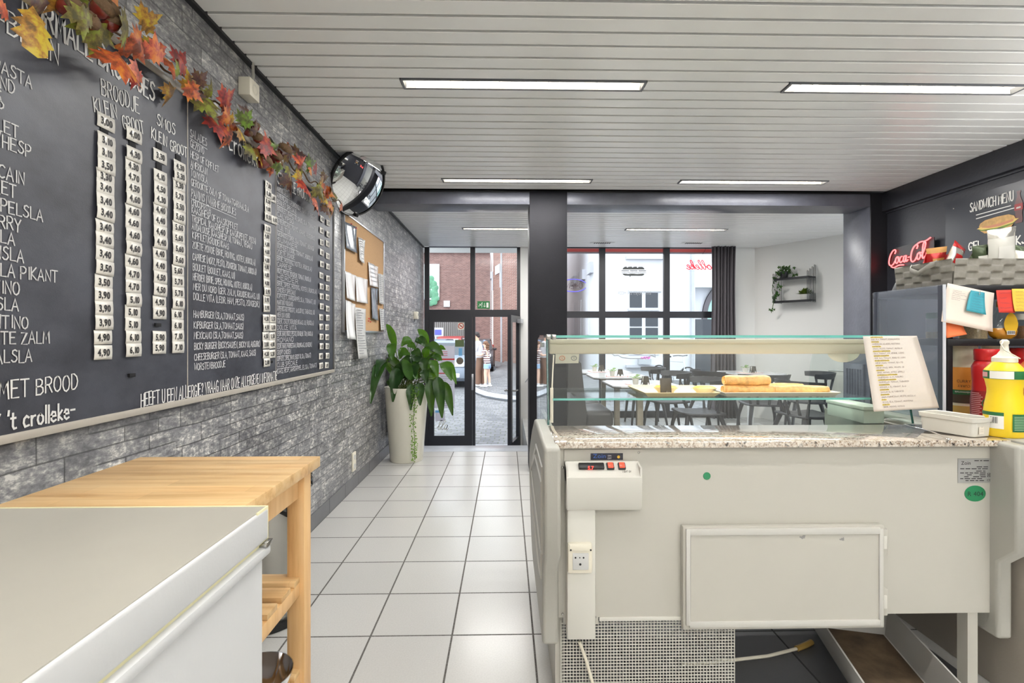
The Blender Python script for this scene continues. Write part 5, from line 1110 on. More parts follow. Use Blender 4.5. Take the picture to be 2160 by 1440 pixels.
# ================================================================= CHEST FREEZER, TROLLEY, BIN
mat('freezer_top', lin(180, 176, 165), .3, var=.05, vscale=3); mat('freezer_white', lin(198, 199, 200), .3, bump=.05, bscale=150); mat('gasket', lin(226, 220, 180), .5)
fx1, fy1, fz = -.434, .918, .92
t = thing('chest_freezer', 'white chest freezer with a yellowed lid in the near corner', 'freezer', (-.83, .5, 0))
b = MB(); b.box(-1.2, fx1-.006, -.1, fy1-.006, .03, .835, .008); b.build('body', 'freezer_white', t)
b = MB(); b.box(-1.205, fx1+.004, -.105, fy1+.002, .835, .853, .005); b.build('rim', 'freezer_white', t)
b = MB(); b.box(-1.2, fx1-.008, -.1, fy1-.008, .853, .861); b.build('gasket', 'gasket', t)
b = MB(); b.box(-1.205, fx1, -.105, fy1, .861, fz, .006, 3); ld = b.build('lid', 'freezer_white', t)
b = MB(); b.box(-1.2, fx1-.004, -.1, fy1-.003, fz-.001, fz+.0012); b.build('lid_top', 'freezer_top', ld)
b = MB(); b.box(-1.203, fx1-.004, fy1-.004, fy1+.001, fz-.008, fz+.0022, .001); b.box(fx1-.004, fx1-.001, fy1-.04, fy1+.001, .862, fz+.0022, .001); b.build('lid_edge', 'gasket', ld)
b = MB(); b.box(fx1-.012, fx1+.006, fy1-.02, fy1+.004, .852, .862, .002); b.build('corner_clip', 'steel', t)
TZ = .90; tx0, tx1, ty0, ty1 = -1.0, -.512, .935, 1.38
t = thing('kitchen_trolley', 'beech wood kitchen trolley with slatted shelves behind the white freezer', 'trolley', (-.75, 1.16, 0))
b = MB(); b.box(tx0, tx1, ty0, ty1, TZ-.028, TZ, .002); b.build('worktop', 'beech_top', t)
lw = .045
for x in (tx0+.02, tx1-.018-lw):
    for y in (ty0+.015, ty1-.02-lw):
        b = MB(); b.box(x, x+lw, y, y+lw, 0, TZ-.028, .002); b.build('leg', 'beech_leg', t)
for y in (ty0+.02, ty1-.05): b = MB(); b.box(tx0+.02+lw, tx1-.018-lw, y, y+.02, TZ-.095, TZ-.028, .001); b.build('apron', 'beech_top', t)
for x in (tx0+.03, tx1-.018-.035): b = MB(); b.box(x, x+.02, ty0+.015+lw, ty1-.02-lw, TZ-.095, TZ-.028, .001); b.build('apron', 'beech_leg', t)
for sz in (.585, .345):
    b = MB(); b.box(tx1-.018-.034, tx1-.018-.012, ty0+.015+lw, ty1-.02-lw, sz-.035, sz, .001); b.build('shelf_rail', 'beech_leg', t)
    b = MB(); b.box(tx0+.03, tx0+.05, ty0+.015+lw, ty1-.02-lw, sz-.035, sz, .001); b.build('shelf_rail', 'beech_leg', t)
    for k in range(5): y = ty0+.06+k*.072; b = MB(); b.box(tx0+.03, tx1-.03, y, y+.05, sz, sz+.014, .001); b.build('slat', 'beech_top', t)
mat('bin_steel', lin(178, 176, 170), .22, metal=.9); mat('bag_black', lin(22, 22, 24), .18)
bx, by = -1.055, 2.21
t = thing('pedal_bin', 'round brushed steel waste bin with a black bag, behind the trolley', 'waste bin', (bx, by, 0))
b = MB(); b.lathe([(.160, .035), (.164, .04), (.164, .60), (.156, .60), (.154, .06), (0, .06)], (bx, by, 0), 40); b.build('drum', 'bin_steel', t)
b = MB(); b.lathe([(0, 0), (.164, 0), (.170, .006), (.170, .034), (.162, .036), (0, .036)], (bx, by, 0), 40); b.build('base_ring', 'black_plastic', t)
b = MB(); rg = random.Random(8); rows = []
for j in range(9):
    z = .635-.018*j if j else .60; row = []
    for k in range(65):
        a = 2*PI*k/64; rr_ = .168+.008*math.sin(a*9+j)+.006*math.sin(a*17+j*2.1)+(.012 if 1 < j < 6 else 0); dz = .03*math.sin(a*5+1)*(j/8)
        row.append((bx+rr_*math.cos(a), by+rr_*math.sin(a), z+dz))
    rows.append(row)
b.grid(rows); b.build('bag', 'bag_black', t, 30)
b = MB(); p = (-.60, 1.20); zb = .360
b.lathe([(0, zb), (.05, zb), (.075, zb+.03), (.085, zb+.065), (.083, zb+.065), (.072, zb+.032), (.048, zb+.004), (0, zb+.003)], (p[0], p[1], 0), 28); S('steel_bowl', b, 'chrome', 'small shiny steel bowl on the lowest slatted shelf of the trolley', 'bowl', (p[0], p[1], zb))
# ================================================================= PLANTER WITH PEACE LILY
pcx, pcy = -.985, 4.93
t = thing('potted_plant', 'tall tapered white planter with a drooping peace lily by the entrance', 'plant', (pcx, pcy, 0))
mat('pot_white', lin(222, 218, 204), .22); mat('soil', lin(50, 38, 28), .9); mat('stem_green', lin(86, 104, 44), .5)
b = MB(); b.lathe([(0, 0), (.155, 0), (.16, .008), (.213, .715), (.213, .722), (.200, .722), (.196, .69), (0, .69)], (pcx, pcy, 0), 48); b.build('pot', 'pot_white', t)
b = MB(); b.lathe([(.195, .692), (.1, .70), (0, .702)], (pcx, pcy, 0), 24); b.build('soil', 'soil', t)
def leaf_mat(name, c):
    m = mat(name, c, .3); n = NT(m); f = n.noise(n.coord(), 9, 4, .6); n.link(n.ramp(f, [(.3, tuple(x*.55 for x in c[:3])+(1,)), (.7, tuple(min(1, x*1.35) for x in c[:3])+(1,))]), n.b.inputs['Base Color'])
    tr = n.new('ShaderNodeBsdfTranslucent'); tr.inputs[0].default_value = (c[0]*1.7+.05, c[1]*1.7+.06, c[2]*.6, 1); mx = n.new('ShaderNodeMixShader'); mx.inputs[0].default_value = .35
    n.link(n.b.outputs[0], mx.inputs[1]); n.link(tr.outputs[0], mx.inputs[2]); n.link(mx.outputs[0], n.n['Material Output'].inputs[0])
leaf_mat('lily_green', lin(62, 104, 38)); leaf_mat('lily_dark', lin(40, 74, 34)); leaf_mat('vine_green', lin(96, 138, 44))
def lily(base, mid, tip, w, mt, stem=True):
    """a leaf whose blade runs from mid to tip, on a stalk from base"""
    base, mid, tip = Vector(base), Vector(mid), Vector(tip)
    if stem: sb = MB(); c = base.lerp(mid, .5)+Vector((0, 0, .05)); sb.tube([base.lerp(c, f).lerp(c.lerp(mid, f), f) for f in [k/8 for k in range(9)]], .0032, 6); sb.build('stalk', 'stem_green', t)
    L = tip-mid; ln = L.length; side = L.cross(Vector((0, -1, .25))).normalized(); up = side.cross(L).normalized(); N = 12; rows = []
    for i in range(N+1):
        f = i/N; ww = w*(math.sin(PI*min(1, f*.96+.02)**.72))**.8+.0015; c = mid+L*f+Vector((0, 0, 1))*ln*.16*math.sin(PI*f)-Vector((0, 0, 1))*0
        wv = .008*math.sin(f*13+w*90)
        rows.append([c-side*ww+up*(.28*ww+wv), c-side*ww*.5+up*.10*ww, c, c+side*ww*.5+up*.10*ww, c+side*ww+up*(.28*ww-wv)])
    b = MB(); b.grid(rows); b.build('leaf', mt, t, 80)
rl = random.Random(21)
def PP(x, y, dy=0):
    q = aY(760+x/4, 640+y/4, pcy+dy)
    return q if q.x > -1.17 else aX(760+x/4, 640+y/4, -1.17)
soil_pt = lambda: (pcx+rl.uniform(-.09, .09), pcy+rl.uniform(-.09, .09), .70)
LV = [((295, 370), (222, 172), .042, 0, .05), ((262, 335), (270, 478), .055, 0, -.05), ((215, 490), (85, 845), .060, 1, -.10), ((222, 485), (130, 620), .052, 1, -.05), ((310, 545), (275, 830), .060, 1, -.16), ((345, 540), (310, 700), .070, 1, -.12), ((430, 300), (345, 360), .05, 0, .05), ((400, 345), (475, 390), .035, 0, 0), ((470, 300), (580, 380), .05, 1, .05), ((570, 340), (485, 215), .045, 0, .08), ((560, 350), (700, 440), .055, 1, 0), ((650, 385), (720, 385), .03, 0, .05), ((540, 455), (585, 365), .045, 0, 0), ((600, 480), (655, 620), .05, 0, -.05), ((690, 500), (770, 650), .055, 0, -.08), ((720, 490), (810, 680), .045, 0, -.05), ((590, 640), (600, 950), .06, 1, -.12), ((650, 620), (690, 965), .065, 1, -.15), ((690, 660), (780, 945), .055, 1, -.12), ((640, 640), (640, 790), .05, 0, -.1), ((430, 680), (425, 900), .05, 1, -.19), ((500, 670), (505, 860), .055, 1, -.19), ((350, 470), (450, 560), .07, 1, -.08), ((470, 430), (460, 560), .06, 1, -.08), ((520, 460), (550, 590), .06, 1, -.06), ((330, 420), (420, 430), .05, 0, 0), ((380, 380), (330, 470), .05, 0, .03), ((560, 520), (620, 590), .05, 0, .02), ((440, 400), (520, 470), .05, 1, 0), ((600, 430), (690, 480), .05, 0, .05), ((480, 480), (420, 590), .06, 0, -.04), ((260, 640), (265, 720), .05, 1, -.1), ((530, 560), (560, 680), .05, 1, -.1), ((620, 420), (560, 470), .05, 0, .06), ((680, 470), (600, 450), .04, 0, .04), ((400, 500), (480, 640), .06, 0, -.1), ((330, 500), (390, 620), .06, 1, .05), ((580, 560), (640, 720), .055, 0, 0), ((450, 520), (380, 640), .06, 1, 0), ((500, 300), (470, 330), .03, 1, .02)]
for a_, c_, w_, d_, dy in LV:
    m_ = PP(*a_, dy); e_ = PP(*c_, dy-.04); lily(soil_pt(), m_, e_, w_*.86, 'lily_dark' if d_ else 'lily_green')
for k in range(16): a = rl.uniform(0, 6.28); s0_ = soil_pt(); lily(s0_, (s0_[0]+.05*math.cos(a), s0_[1]+.05*math.sin(a), .80), (s0_[0]+.2*math.cos(a), s0_[1]+.16*math.sin(a)+.06, rl.uniform(.92, 1.06)), .045, rl.choice(('lily_green', 'lily_dark')))
v = thing('trailing_plant', 'thin green trailing vine hanging down the front of the white planter', 'plant', (pcx+.06, pcy-.22, .72))
vp = [PP(460, 690, -.20), PP(462, 760, -.225), PP(455, 900, -.21), PP(445, 1020, -.205), PP(460, 1150, -.20), PP(455, 1240, -.19), PP(460, 1320, -.185)]
b = MB(); b.tube(vp, .003, 6); b.build('stem', 'stem_green', v)
b = MB()
for i in range(190):
    f = rl.random()*(len(vp)-1.01); k = int(f); c = vp[k].lerp(vp[k+1], f-k)+Vector((rl.uniform(-.035, .035)*(1-.3*f/6), rl.uniform(-.03, .006), rl.uniform(-.01, .01))); s_ = rl.uniform(.010, .017); a = rl.uniform(-2.6, -.5)
    d_ = Vector((math.cos(a), rl.uniform(-.5, .2), math.sin(a))).normalized(); n_ = Vector((-d_.z, 0, d_.x)).normalized(); b.poly([c, c+d_*s_*.5+n_*s_*.38, c+d_*s_*1.2, c+d_*s_*.5-n_*s_*.38])
lv = b.build('leaves', 'vine_green', v, None)
lv['kind'] = 'stuff'
# slim radiator behind the plant
p = aY(835, 730, 5.25); t = thing('radiator', 'slim white vertical panel radiator behind the peace lily', 'radiator', (WX+.05, 5.2, .15))
b = MB()
for k in range(4): y = 5.12+k*.085; b.box(WX+.03, WX+.09, y, y+.06, .16, 1.06, .01)
b.build('panel', mat('radiator_grey', lin(150, 152, 158), .4), t)
for z in (.2, 1.0): b = MB(); b.box(WX, WX+.06, 5.12, 5.44, z, z+.04); b.build('rail', 'radiator_grey', t)
# ================================================================= DINING SIDE
mat('chair_grey', lin(66, 66, 70), .42); mat('table_white', lin(226, 226, 228), .18); mat('table_edge', lin(92, 84, 76), .5); mat('post_wood', lin(178, 168, 150), .5, var=.08, vscale=20)
mat('vinyl_dark', lin(82, 80, 80), .33); mat('mat_red', lin(206, 104, 96), .7); mat('pot_small', lin(206, 202, 194), .5); mat('white_metal', lin(224, 224, 222), .35)
leaf_mat('succulent', lin(132, 160, 122)); leaf_mat('ivy_green', lin(58, 92, 48)); leaf_mat('grass_green', lin(96, 118, 44))
def make_chair():
    t = thing('dining_chair', '', 'chair', (0, 0, 0), 'grey moulded chairs in the dining area')
    b = MB(); rows = []
    for j in range(11):
        v = j/10; y = -.20+.42*v; hw = .205+.02*v-(.05*(max(0, v-.85)/.15)**2); z = .452-.012*math.sin(PI*v)
        rows.append([(hw*u, y, z-.006*(1-u*u)) for u in (-1, -.66, -.33, 0, .33, .66, 1)])
    b.grid(rows); s_ = b.build('seat', 'chair_grey', t, 60); md = s_.modifiers.new('s', 'SOLIDIFY'); md.thickness = .022; md.offset = -1
    for sx in (-1, 1):
        b = MB(); b.tube([(sx*.17, .17, .435), (sx*.205, .20, .28), (sx*.225, .225, 0)], [.026, .020, .013], 8); b.build('leg', 'chair_grey', t)
        b = MB(); b.tube([(sx*.17, -.15, .435), (sx*.205, -.20, .28), (sx*.23, -.25, 0)], [.026, .020, .013], 8); b.build('leg', 'chair_grey', t)
    b = MB(); rows = []; n = 24
    for k in range(n+1):
        a = R(178)+R(184)*k/n; e = 1-.25*abs(2*k/n-1)**3
        row = []
        for rr, z in ((.262, .700), (.276, .735), (.285, .775), (.272, .775), (.262, .735), (.250, .700)):
            row.append((rr*math.cos(a), -.02+rr*math.sin(a)*.92, .737+(z-.737)*e+.01))
        row.append(row[0]); rows.append(row)
    b.grid(rows); b.build('backrest', 'chair_grey', t, 50)
    for a in (-70, -35, 0, 35, 70):
        a_ = R(270+a*.92); top = Vector((.262*math.cos(a_), -.02+.262*math.sin(a_)*.92, .725)); bot = Vector((.20*math.sin(R(a))*.95, -.19+.06*abs(math.sin(R(a))), .44))
        b = MB(); b.tube([bot, bot.lerp(top, .5)+Vector((0, -.008, 0)), top], [.016, .011, .016], 8); b.build('slat', 'chair_grey', t)
    return t
ch = make_chair(); CHILD[ch] = kids(ch)
spots = [(1.99, 5.12, 90, 'grey moulded dining chair at the first table, nearest the display case'), (1.96, 6.02, 92, 'grey moulded dining chair at the middle table of the bench row'), (1.90, 6.80, 88, 'grey moulded dining chair at the far bench table by the shop window'),
         (2.64, 6.30, -80, 'grey moulded dining chair near the curtain, left of the white-legged table'), (2.98, 5.72, -8, 'grey moulded dining chair on the camera side of the white-legged table'), (3.66, 5.95, 70, 'grey moulded dining chair between the white-legged table and wall radiator'), (3.00, 4.92, -82, 'grey moulded dining chair beside the slate-coloured pillar')]
for i, (x, y, a, lb) in enumerate(spots):
    o = ch if i == 0 else copy_tree(ch); o.location = (x, y, 0); o.rotation_euler = (0, 0, R(a)); o['label'] = lb
def make_table(legmat):
    t = thing('cafe_table', '', 'table', (0, 0, 0), 'square white tables of the dining area'); h = .34; c = .07
    pl = [(-h+c, -h), (h-c, -h), (h, -h+c), (h, h-c), (h-c, h), (-h+c, h), (-h, h-c), (-h, -h+c)]
    b = MB(); b.prism(pl, .012, Matrix.Translation((0, 0, .718))); b.build('tabletop', 'table_white', t)
    b = MB(); b.prism([(x*.985, y*.985) for x, y in pl], .012, Matrix.Translation((0, 0, .706))); b.build('edge', 'table_edge', t)
    b = MB(); b.box(-.032, .032, -.032, .032, .012, .706, .006); b.build('pedestal', legmat, t)
    b = MB(); b.box(-.22, .22, -.22, .22, 0, .012, .004); b.build('base_plate', legmat, t)
    return t
tb = make_table('post_wood'); CHILD[tb] = kids(tb)
TBL = [(1.385, 5.15, 'square white cafe table nearest the display case, in front of bench'), (1.365, 6.12, 'square white cafe table in the middle of the bench row'), (1.34, 6.85, 'square white cafe table farthest down the bench, by shop window')]
for i, (x, y, lb) in enumerate(TBL):
    o = tb if i == 0 else copy_tree(tb); o.location = (x, y, 0); o['label'] = lb
t4 = make_table('white_metal'); t4.location = (3.27, 6.60, 0); t4['label'] = 'white cafe table on a white leg between curtain and angled wall'
# table-top sets: red mat, potted plant, dark napkin holder
def make_set():
    m_ = thing('place_mat', '', 'mat', (0, 0, 0), 'red mats on the cafe tables'); b = MB(); b.box(-.13, .13, -.10, .10, 0, .002); b.build('mat', 'mat_red', m_); b = MB(); b.box(-.12, .12, -.09, .09, .002, .0026); b.build('print', 'paper', m_)
    p_ = thing('potted_plant', '', 'plant', (0, 0, 0), 'little potted plants on the cafe tables')
    b = MB(); b.lathe([(0, 0), (.026, 0), (.033, .055), (.033, .062), (.028, .062), (.027, .05), (0, .05)], n=16); b.build('pot', 'pot_small', p_)
    rn = random.Random(4)
    for k in range(9):
        a = k*2.4; ln = rn.uniform(.04, .065); d_ = Vector((math.cos(a), math.sin(a), rn.uniform(.5, 1.3))).normalized(); sd = d_.cross(Vector((0, 0, 1))).normalized(); c = Vector((0, 0, .055))
        b = MB(); b.grid([[c+d_*ln*f*1.4-sd*w+Vector((0, 0, -.02*f*f)), c+d_*ln*f*1.4+Vector((0, 0, -.02*f*f-.004)), c+d_*ln*f*1.4+sd*w+Vector((0, 0, -.02*f*f))] for f, w in ((.0, .001), (.35, .002), (.6, .016), (.8, .014), (1, .001))]); b.build('leaf', 'succulent', p_, 60)
    h_ = thing('napkin_holder', '', 'napkin holder', (0, 0, 0), 'dark napkin holders on the cafe tables')
    b = MB(); pr_ = [(-.035, 0), (-.028, .022), (-.012, .022), (-.008, .0), (.008, .0), (.012, .022), (.028, .022), (.035, 0), (.040, 0), (.032, .05), (.026, .085), (-.026, .085), (-.032, .05), (-.040, 0)]
    for y in (-.018, .014): b.prism(pr_, .004, Matrix(((1, 0, 0, 0), (0, 0, -1, y+.004), (0, 1, 0, 0), (0, 0, 0, 1))))
    b.box(-.028, .028, -.016, .014, .022, .028); b.build('holder', 'card_black', h_); b = MB(); b.box(-.024, .024, -.012, .012, .028, .080); b.build('napkins', 'paper', h_)
    return m_, p_, h_
base = make_set()
for o in base: CHILD[o] = kids(o)
wh = ['on the cafe table nearest the display case', 'on the middle table of the bench row', 'on the far bench table by the shop window', 'on the white-legged table by the angled wall']
for i, (x, y) in enumerate(((1.36, 4.99), (1.34, 6.0), (1.26, 6.78), (3.22, 6.52))):
    for o0, (dx, dy, dz), nm in zip(base, ((0, 0, 0), (-.055, .01, .0026), (.035, -.02, .0026)), ('red-edged paper mat', 'small plant in a pale pot', 'dark napkin holder with little feet')):
        o = o0 if i == 0 else copy_tree(o0); o.location = (x+dx, y+dy, .730+dz); o.rotation_euler = (0, 0, (.3, -.2, .1, .2)[i]*(0 if nm[0] == 's' else 1)); o['label'] = '%s %s' % (nm, wh[i])
# upholstered bench
t = thing('bench_sofa', 'long dark vinyl bench with rounded seat cushions along the entrance side', 'bench', (.80, 6.05, 0))
by0, by1 = 4.93, 7.2
b = MB(); b.prism([(.60, .08), (.78, .08), (.80, .45), (.745, .95), (.70, .985), (.60, .985)], by1-by0, Matrix(((1, 0, 0, 0), (0, 0, 1, by0), (0, 1, 0, 0), (0, 0, 0, 1))), .012); b.build('backrest', 'vinyl_dark', t)
b = MB(); b.box(.78, 1.02, by0+.02, by1, .05, .30, .01); b.build('plinth', 'vinyl_dark', t)
for k in range(4):
    y0 = by0+k*(by1-by0)/4; b = MB(); b.box(.775, 1.075, y0+.004, y0+(by1-by0)/4-.004, .30, .475, .05, 4); b.build('seat_cushion', 'vinyl_dark', t, 60)
b = MB(); b.box(.585, .60, by0, by1, .0, .97); b.build('back_panel', 'dark_paint', t)
# curtain
b = MB(); rows = []; N = 90
for j in range(15):
    v = j/14; z = CEIL-.005-(CEIL-.02)*v; sq = 1-.10*math.exp(-((v-.25)/.3)**2)*1; row = []
    for k in range(N+1):
        u = k/N; x = 3.17+(u-.5)*.365*sq; y = 7.19+.035*math.sin(u*2*PI*7+v*.8)+.012*math.sin(u*2*PI*3.3+2*v)
        row.append((x, y, z))
    rows.append(row)
b.grid(rows); cu = S('curtain', b, mat('curtain_grey', lin(92, 88, 92), .75), 'dark grey pleated curtain drawn to the corner of the shop window', 'curtain', (3.17, 7.19, 0), smooth=70)
md = cu.modifiers.new('s', 'SOLIDIFY'); md.thickness = .003
# radiators
AN = Vector((nrm.x, nrm.y, 0)) if False else Vector((.853, .521, 0)); AD = Vector((.521, -.853, 0)); AP = Vector((3.70, 7.36, 0))
def aw(x, y, off=0.0):
    d = _ray(x, y); e = Vector((0, 0, EYE)); tt = ((AP-e).dot(AN)-off)/d.dot(AN); return e+d*tt
def awm(p): return Matrix(((AD.x, 0, -AN.x, p.x), (AD.y, 0, -AN.y, p.y), (0, 1, 0, p.z), (0, 0, 0, 1)))
p = AP+AD*1.1; p.z = .17; m = awm(p); t = thing('radiator', 'long white panel radiator under the shelf on the angled wall', 'radiator', p)
b = MB(); b.box(0, 1.7, 0, .60, .05, .13, .006)
for v in b.bm.verts: v.co = m @ v.co
b.build('panel', 'white_plastic', t)
b = MB(); W_ = []
for k in range(69): x = .02+k*.0244; W_.append((x, .131+.008*(0, 1, 1, 0)[k % 4]))
b.grid([[m @ Vector((x, zz, w)) for x, w in W_] for zz in (.03, .55)]); b.build('fins', 'white_plastic', t)
b = MB(); b.box(0, 1.7, .60, .612, .045, .14, .002)
for v in b.bm.verts: v.co = m @ v.co
b.build('top_grille', 'white_metal', t)
b = MB(); b.box(.1, .14, -.17, 0, .07, .10); b.box(1.55, 1.59, -.17, 0, .07, .10)
for v in b.bm.verts: v.co = m @ v.co
b.build('foot', 'white_metal', t)
t = thing('radiator', 'slate-coloured ribbed radiator fixed to the side of the pillar', 'radiator', (3.315, 4.64, .5)); b = MB(); b.box(3.29, 3.3149, 4.53, 4.775, .22, .96, .004); b.build('panel', 'lit_slate_paint', t)
for k in range(6): y = 4.555+k*.037; b = MB(); b.tube([(3.288, y, .27), (3.288, y, .91)], .008, 8); b.build('rib', 'lit_slate_paint', t)
for px, py in ((1817, 418), (1802, 431)): p = aX(px, py, 3.31); b = MB(); b.box(3.29, 3.314, p.y-.01, p.y+.01, p.z-.02, p.z+.006, .002); S('cable_clip', b, 'chrome', 'tiny bright clip high on the pillar, %s' % ('nearer the beam corner' if px > 1810 else 'farther from the room corner'), 'clip', (3.31, p.y, p.z))
# black wall shelf and its two plants
p1 = aw(1650, 640); p2 = aw(1722, 637); L = (p2-p1).dot(AD); zt, zb = aw(1722, 583).z, aw(1722, 632).z; ztop = aw(1722, 556).z; zbot = aw(1722, 637).z
o_ = Vector((p1.x, p1.y, 0)); m = awm(o_); t = thing('hanging_shelf', 'two-tier black wire-ended shelf on the white angled wall', 'shelf', (o_.x, o_.y, zb))
for z in (zt, zb):
    b = MB(); b.box(.0, L, z-.012, z, .01, .21, .002); b.box(0, L, z-.03, z-.012, .19, .21)
    for v in b.bm.verts: v.co = m @ v.co
    b.build('shelf_board', 'black_metal', t)
for x in (.0, L):
    for k in range(4):
        w = .02+k*.06; b = MB(); zz = ztop-.02-k*.03; b.tube([m @ Vector((x, zbot, w)), m @ Vector((x, zz, w)), m @ Vector((x, zz+.005, w+.03)), m @ Vector((x, zbot, w+.03))], .004, 6, True); b.build('end_wire', 'black_metal', t)
IVY = [(0, -.1), (.45, -.25), (.4, .1), (.85, .2), (.35, .45), (0, 1.1), (-.35, .45), (-.85, .2), (-.4, .1), (-.45, -.25)]
def ivy(mb, c, s_, rn):
    q = Matrix.Translation(c) @ Matrix.Rotation(rn.uniform(-.7, .7), 4, 'Z') @ Matrix.Rotation(R(90)+rn.uniform(-.6, .6), 4, 'X') @ Matrix.Rotation(rn.uniform(2.0, 4.3), 4, 'Z')
    cv = mb.bm.verts.new(q @ Vector((0, .25*s_, .01))); V = [mb.bm.verts.new(q @ Vector((x*s_, y*s_, 0))) for x, y in IVY]
    for i in range(len(V)): mb.bm.faces.new((cv, V[i], V[(i+1) % len(V)]))
rn = random.Random(17)
pc = m @ Vector((.10, zt, .13)); t = thing('ivy_plant', 'trailing ivy in a black pot on the top tier of the wall shelf', 'plant', pc)
b = MB(); b.lathe([(0, 0), (.045, 0), (.058, .09), (.054, .09), (0, .075)], pc, 18); b.build('pot', 'black_plastic', t)
paths = [[(1652, 572), (1645, 585), (1640, 605), (1634, 625), (1630, 645), (1627, 660)], [(1650, 572), (1640, 582), (1632, 592), (1628, 612), (1634, 632), (1628, 655)], [(1655, 568), (1665, 568), (1672, 576), (1676, 582)], [(1648, 570), (1640, 575), (1634, 585), (1630, 600), (1640, 625)], [(1650, 570), (1656, 562), (1664, 564)]]
for k, pa in enumerate(paths):
    pts = [aw(x, y, .16) for x, y in pa]; b = MB(); b.tube(pts, .003, 5); b.build('vine', 'stem_green', t)
    b = MB()
    for i in range(16 if k < 2 else 9):
        f = rn.random()*(len(pts)-1.01); j = int(f); ivy(b, pts[j].lerp(pts[j+1], f-j)+Vector((rn.uniform(-.03, .03), rn.uniform(-.03, .0), rn.uniform(-.02, .02))), rn.uniform(.022, .040), rn)
    lf = b.build('leaves', 'ivy_green', t, None); lf['kind'] = 'stuff'
b = MB()
for i in range(34): ivy(b, pc+Vector((rn.uniform(-.11, .10), rn.uniform(-.10, .05), .08+rn.uniform(-.02, .09))), rn.uniform(.024, .042), rn)
lf = b.build('leaves', 'ivy_green', t, None); lf['kind'] = 'stuff'
pc = aw(1698, 627, .11); pc.z = zb; t = thing('potted_plant', 'bushy green plant in a small white pot on the lower shelf tier', 'plant', pc)
b = MB(); b.lathe([(0, 0), (.05, 0), (.062, .075), (.058, .075), (0, .065)], pc, 20); b.build('pot', 'white_plastic', t)
b = MB()
for i in range(220):
    a = rn.uniform(0, 6.28); el = rn.uniform(.25, 1.5); d_ = Vector((math.cos(a)*math.cos(el)*1.25, math.sin(a)*math.cos(el)*1.1, math.sin(el)*.95)); c0 = pc+Vector((0, 0, .065)); ln = rn.uniform(.06, .11); sd = d_.cross(Vector((.2, .1, 1))).normalized()
    b.poly([c0+d_*.02-sd*.003, c0+d_*.02+sd*.003, c0+d_*ln*.7+sd*.009, c0+d_*ln, c0+d_*ln*.7-sd*.009])
lf = b.build('leaves', 'grass_green', t, None); lf['kind'] = 'stuff'
# ---------------------------------------------------------------- signs in the window
GYI = FZ+.018
def gp_(x, y): return aY(x, y, GYI)
mat('neon_blue', lin(90, 84, 220), .3, emit=(.12, .10, .9, 1), es=.5); mat('neon_off', lin(84, 56, 70), .3); mat('neon_red', lin(214, 30, 40), .3, emit=(.9, .02, .04, 1), es=.8); mat('decal_grey', lin(84, 86, 84), .6); mat('decal_pale', lin(150, 152, 156), .6)
c = gp_(1209, 602.5); t = thing('neon_sign', 'oval blue neon sign reading OPEN hanging in the window beside the column', 'sign', (c.x, FZ-.03, c.z))
for a0, a1 in ((22, 160), (200, 338)):
    b = MB(); b.tube([(c.x+.195*math.cos(R(a)), FZ-.03, c.z+.092*math.sin(R(a))) for a in range(a0, a1+1, 6)], .0055, 8); b.build('neon_tube', 'neon_blue', t)
st, wd = hand('OPEN', .085, 1.0); m = fmirror(c.x+wd/2+.01, FZ-.03, c.z-.043); b = MB()
for l in st: b.tube([m @ Vector((x, y, 0)) for x, y in l], .0045, 6)
b.build('letters', 'neon_off', t)
b = MB(); b.tube([(c.x-.1, FZ-.03, c.z+.085), (c.x-.1, FZ-.02, dT-.01)], .0015, 5); b.build('hanging_wire', 'steel', t)
# red script neon, read from the street
def curve(pts, n=6):
    out = []; P_ = [pts[0]]+pts+[pts[-1]]
    for i in range(1, len(P_)-2):
        for k in range(n):
            f = k/n; a, b_, c_, d_ = (Vector((*P_[i-1], 0)), Vector((*P_[i], 0)), Vector((*P_[i+1], 0)), Vector((*P_[i+2], 0)))
            v = .5*((2*b_)+(c_-a)*f+(2*a-5*b_+4*c_-d_)*f*f+(3*b_-a-3*c_+d_)*f**3); out.append((v.x, v.y))
    out.append(pts[-1]); return out
CUR = {'c': ([(2.2, 2.6), (1.2, 3.2), (.3, 2.2), (.3, .8), (1.2, 0), (2.4, .6), (3, 1.2)], 2.6), 'r': ([(-.1, 1), (.7, 2.6), (1, 3.3), (1.2, 2.6), (2.2, 2.8), (1.8, 1.2), (2, .1), (3, 1)], 2.7), 'o': ([(0, 1.2), (1.3, 3.1), (.5, 2.2), (.4, .8), (1.3, 0), (2.3, .9), (2.2, 2.4), (1.4, 3), (2, 2.4), (3, 2.2)], 2.8), 'l': ([(-.2, 1), (1.6, 3.6), (2.0, 5.6), (1.4, 6), (.9, 4.6), (.8, 1), (1.4, 0), (2.4, 1)], 2.1), 'e': ([(-.1, 1), (1.4, 1.6), (2, 2.6), (1.2, 3.1), (.5, 2), (.6, .6), (1.4, 0), (2.7, 1)], 2.5), 'k': ([(-.2, 1), (1.6, 3.6), (1.9, 5.6), (1.3, 6), (.8, 4.6), (.5, 0), (.7, 1.8), (1.8, 3), (2.2, 2.2), (.9, 1.6), (1.8, .2), (2.8, .8)], 2.6), 'a': ([(2, 2.6), (1.2, 3.1), (.3, 1.6), (.8, .1), (1.8, 1), (2.1, 2.9), (1.9, .5), (2.4, 0), (3, .9)], 2.8), 't': ([(0, 1), (1.2, 4.5), (.9, .6), (1.6, 0), (2.4, 1)], 2.2)}
def script(s_, h, slant=.25):
    out = []; x = 0; k = h/6
    for ch_ in s_:
        pts, adv = CUR[ch_]; out.append([((x+px+py*slant)*k, py*k) for px, py in curve(pts)]); x += adv
    return out, x*k
q0, q1 = gp_(1447, 569), gp_(1519, 569); st, wd = script('crolleke', .135); kx = (q1.x-q0.x)/wd
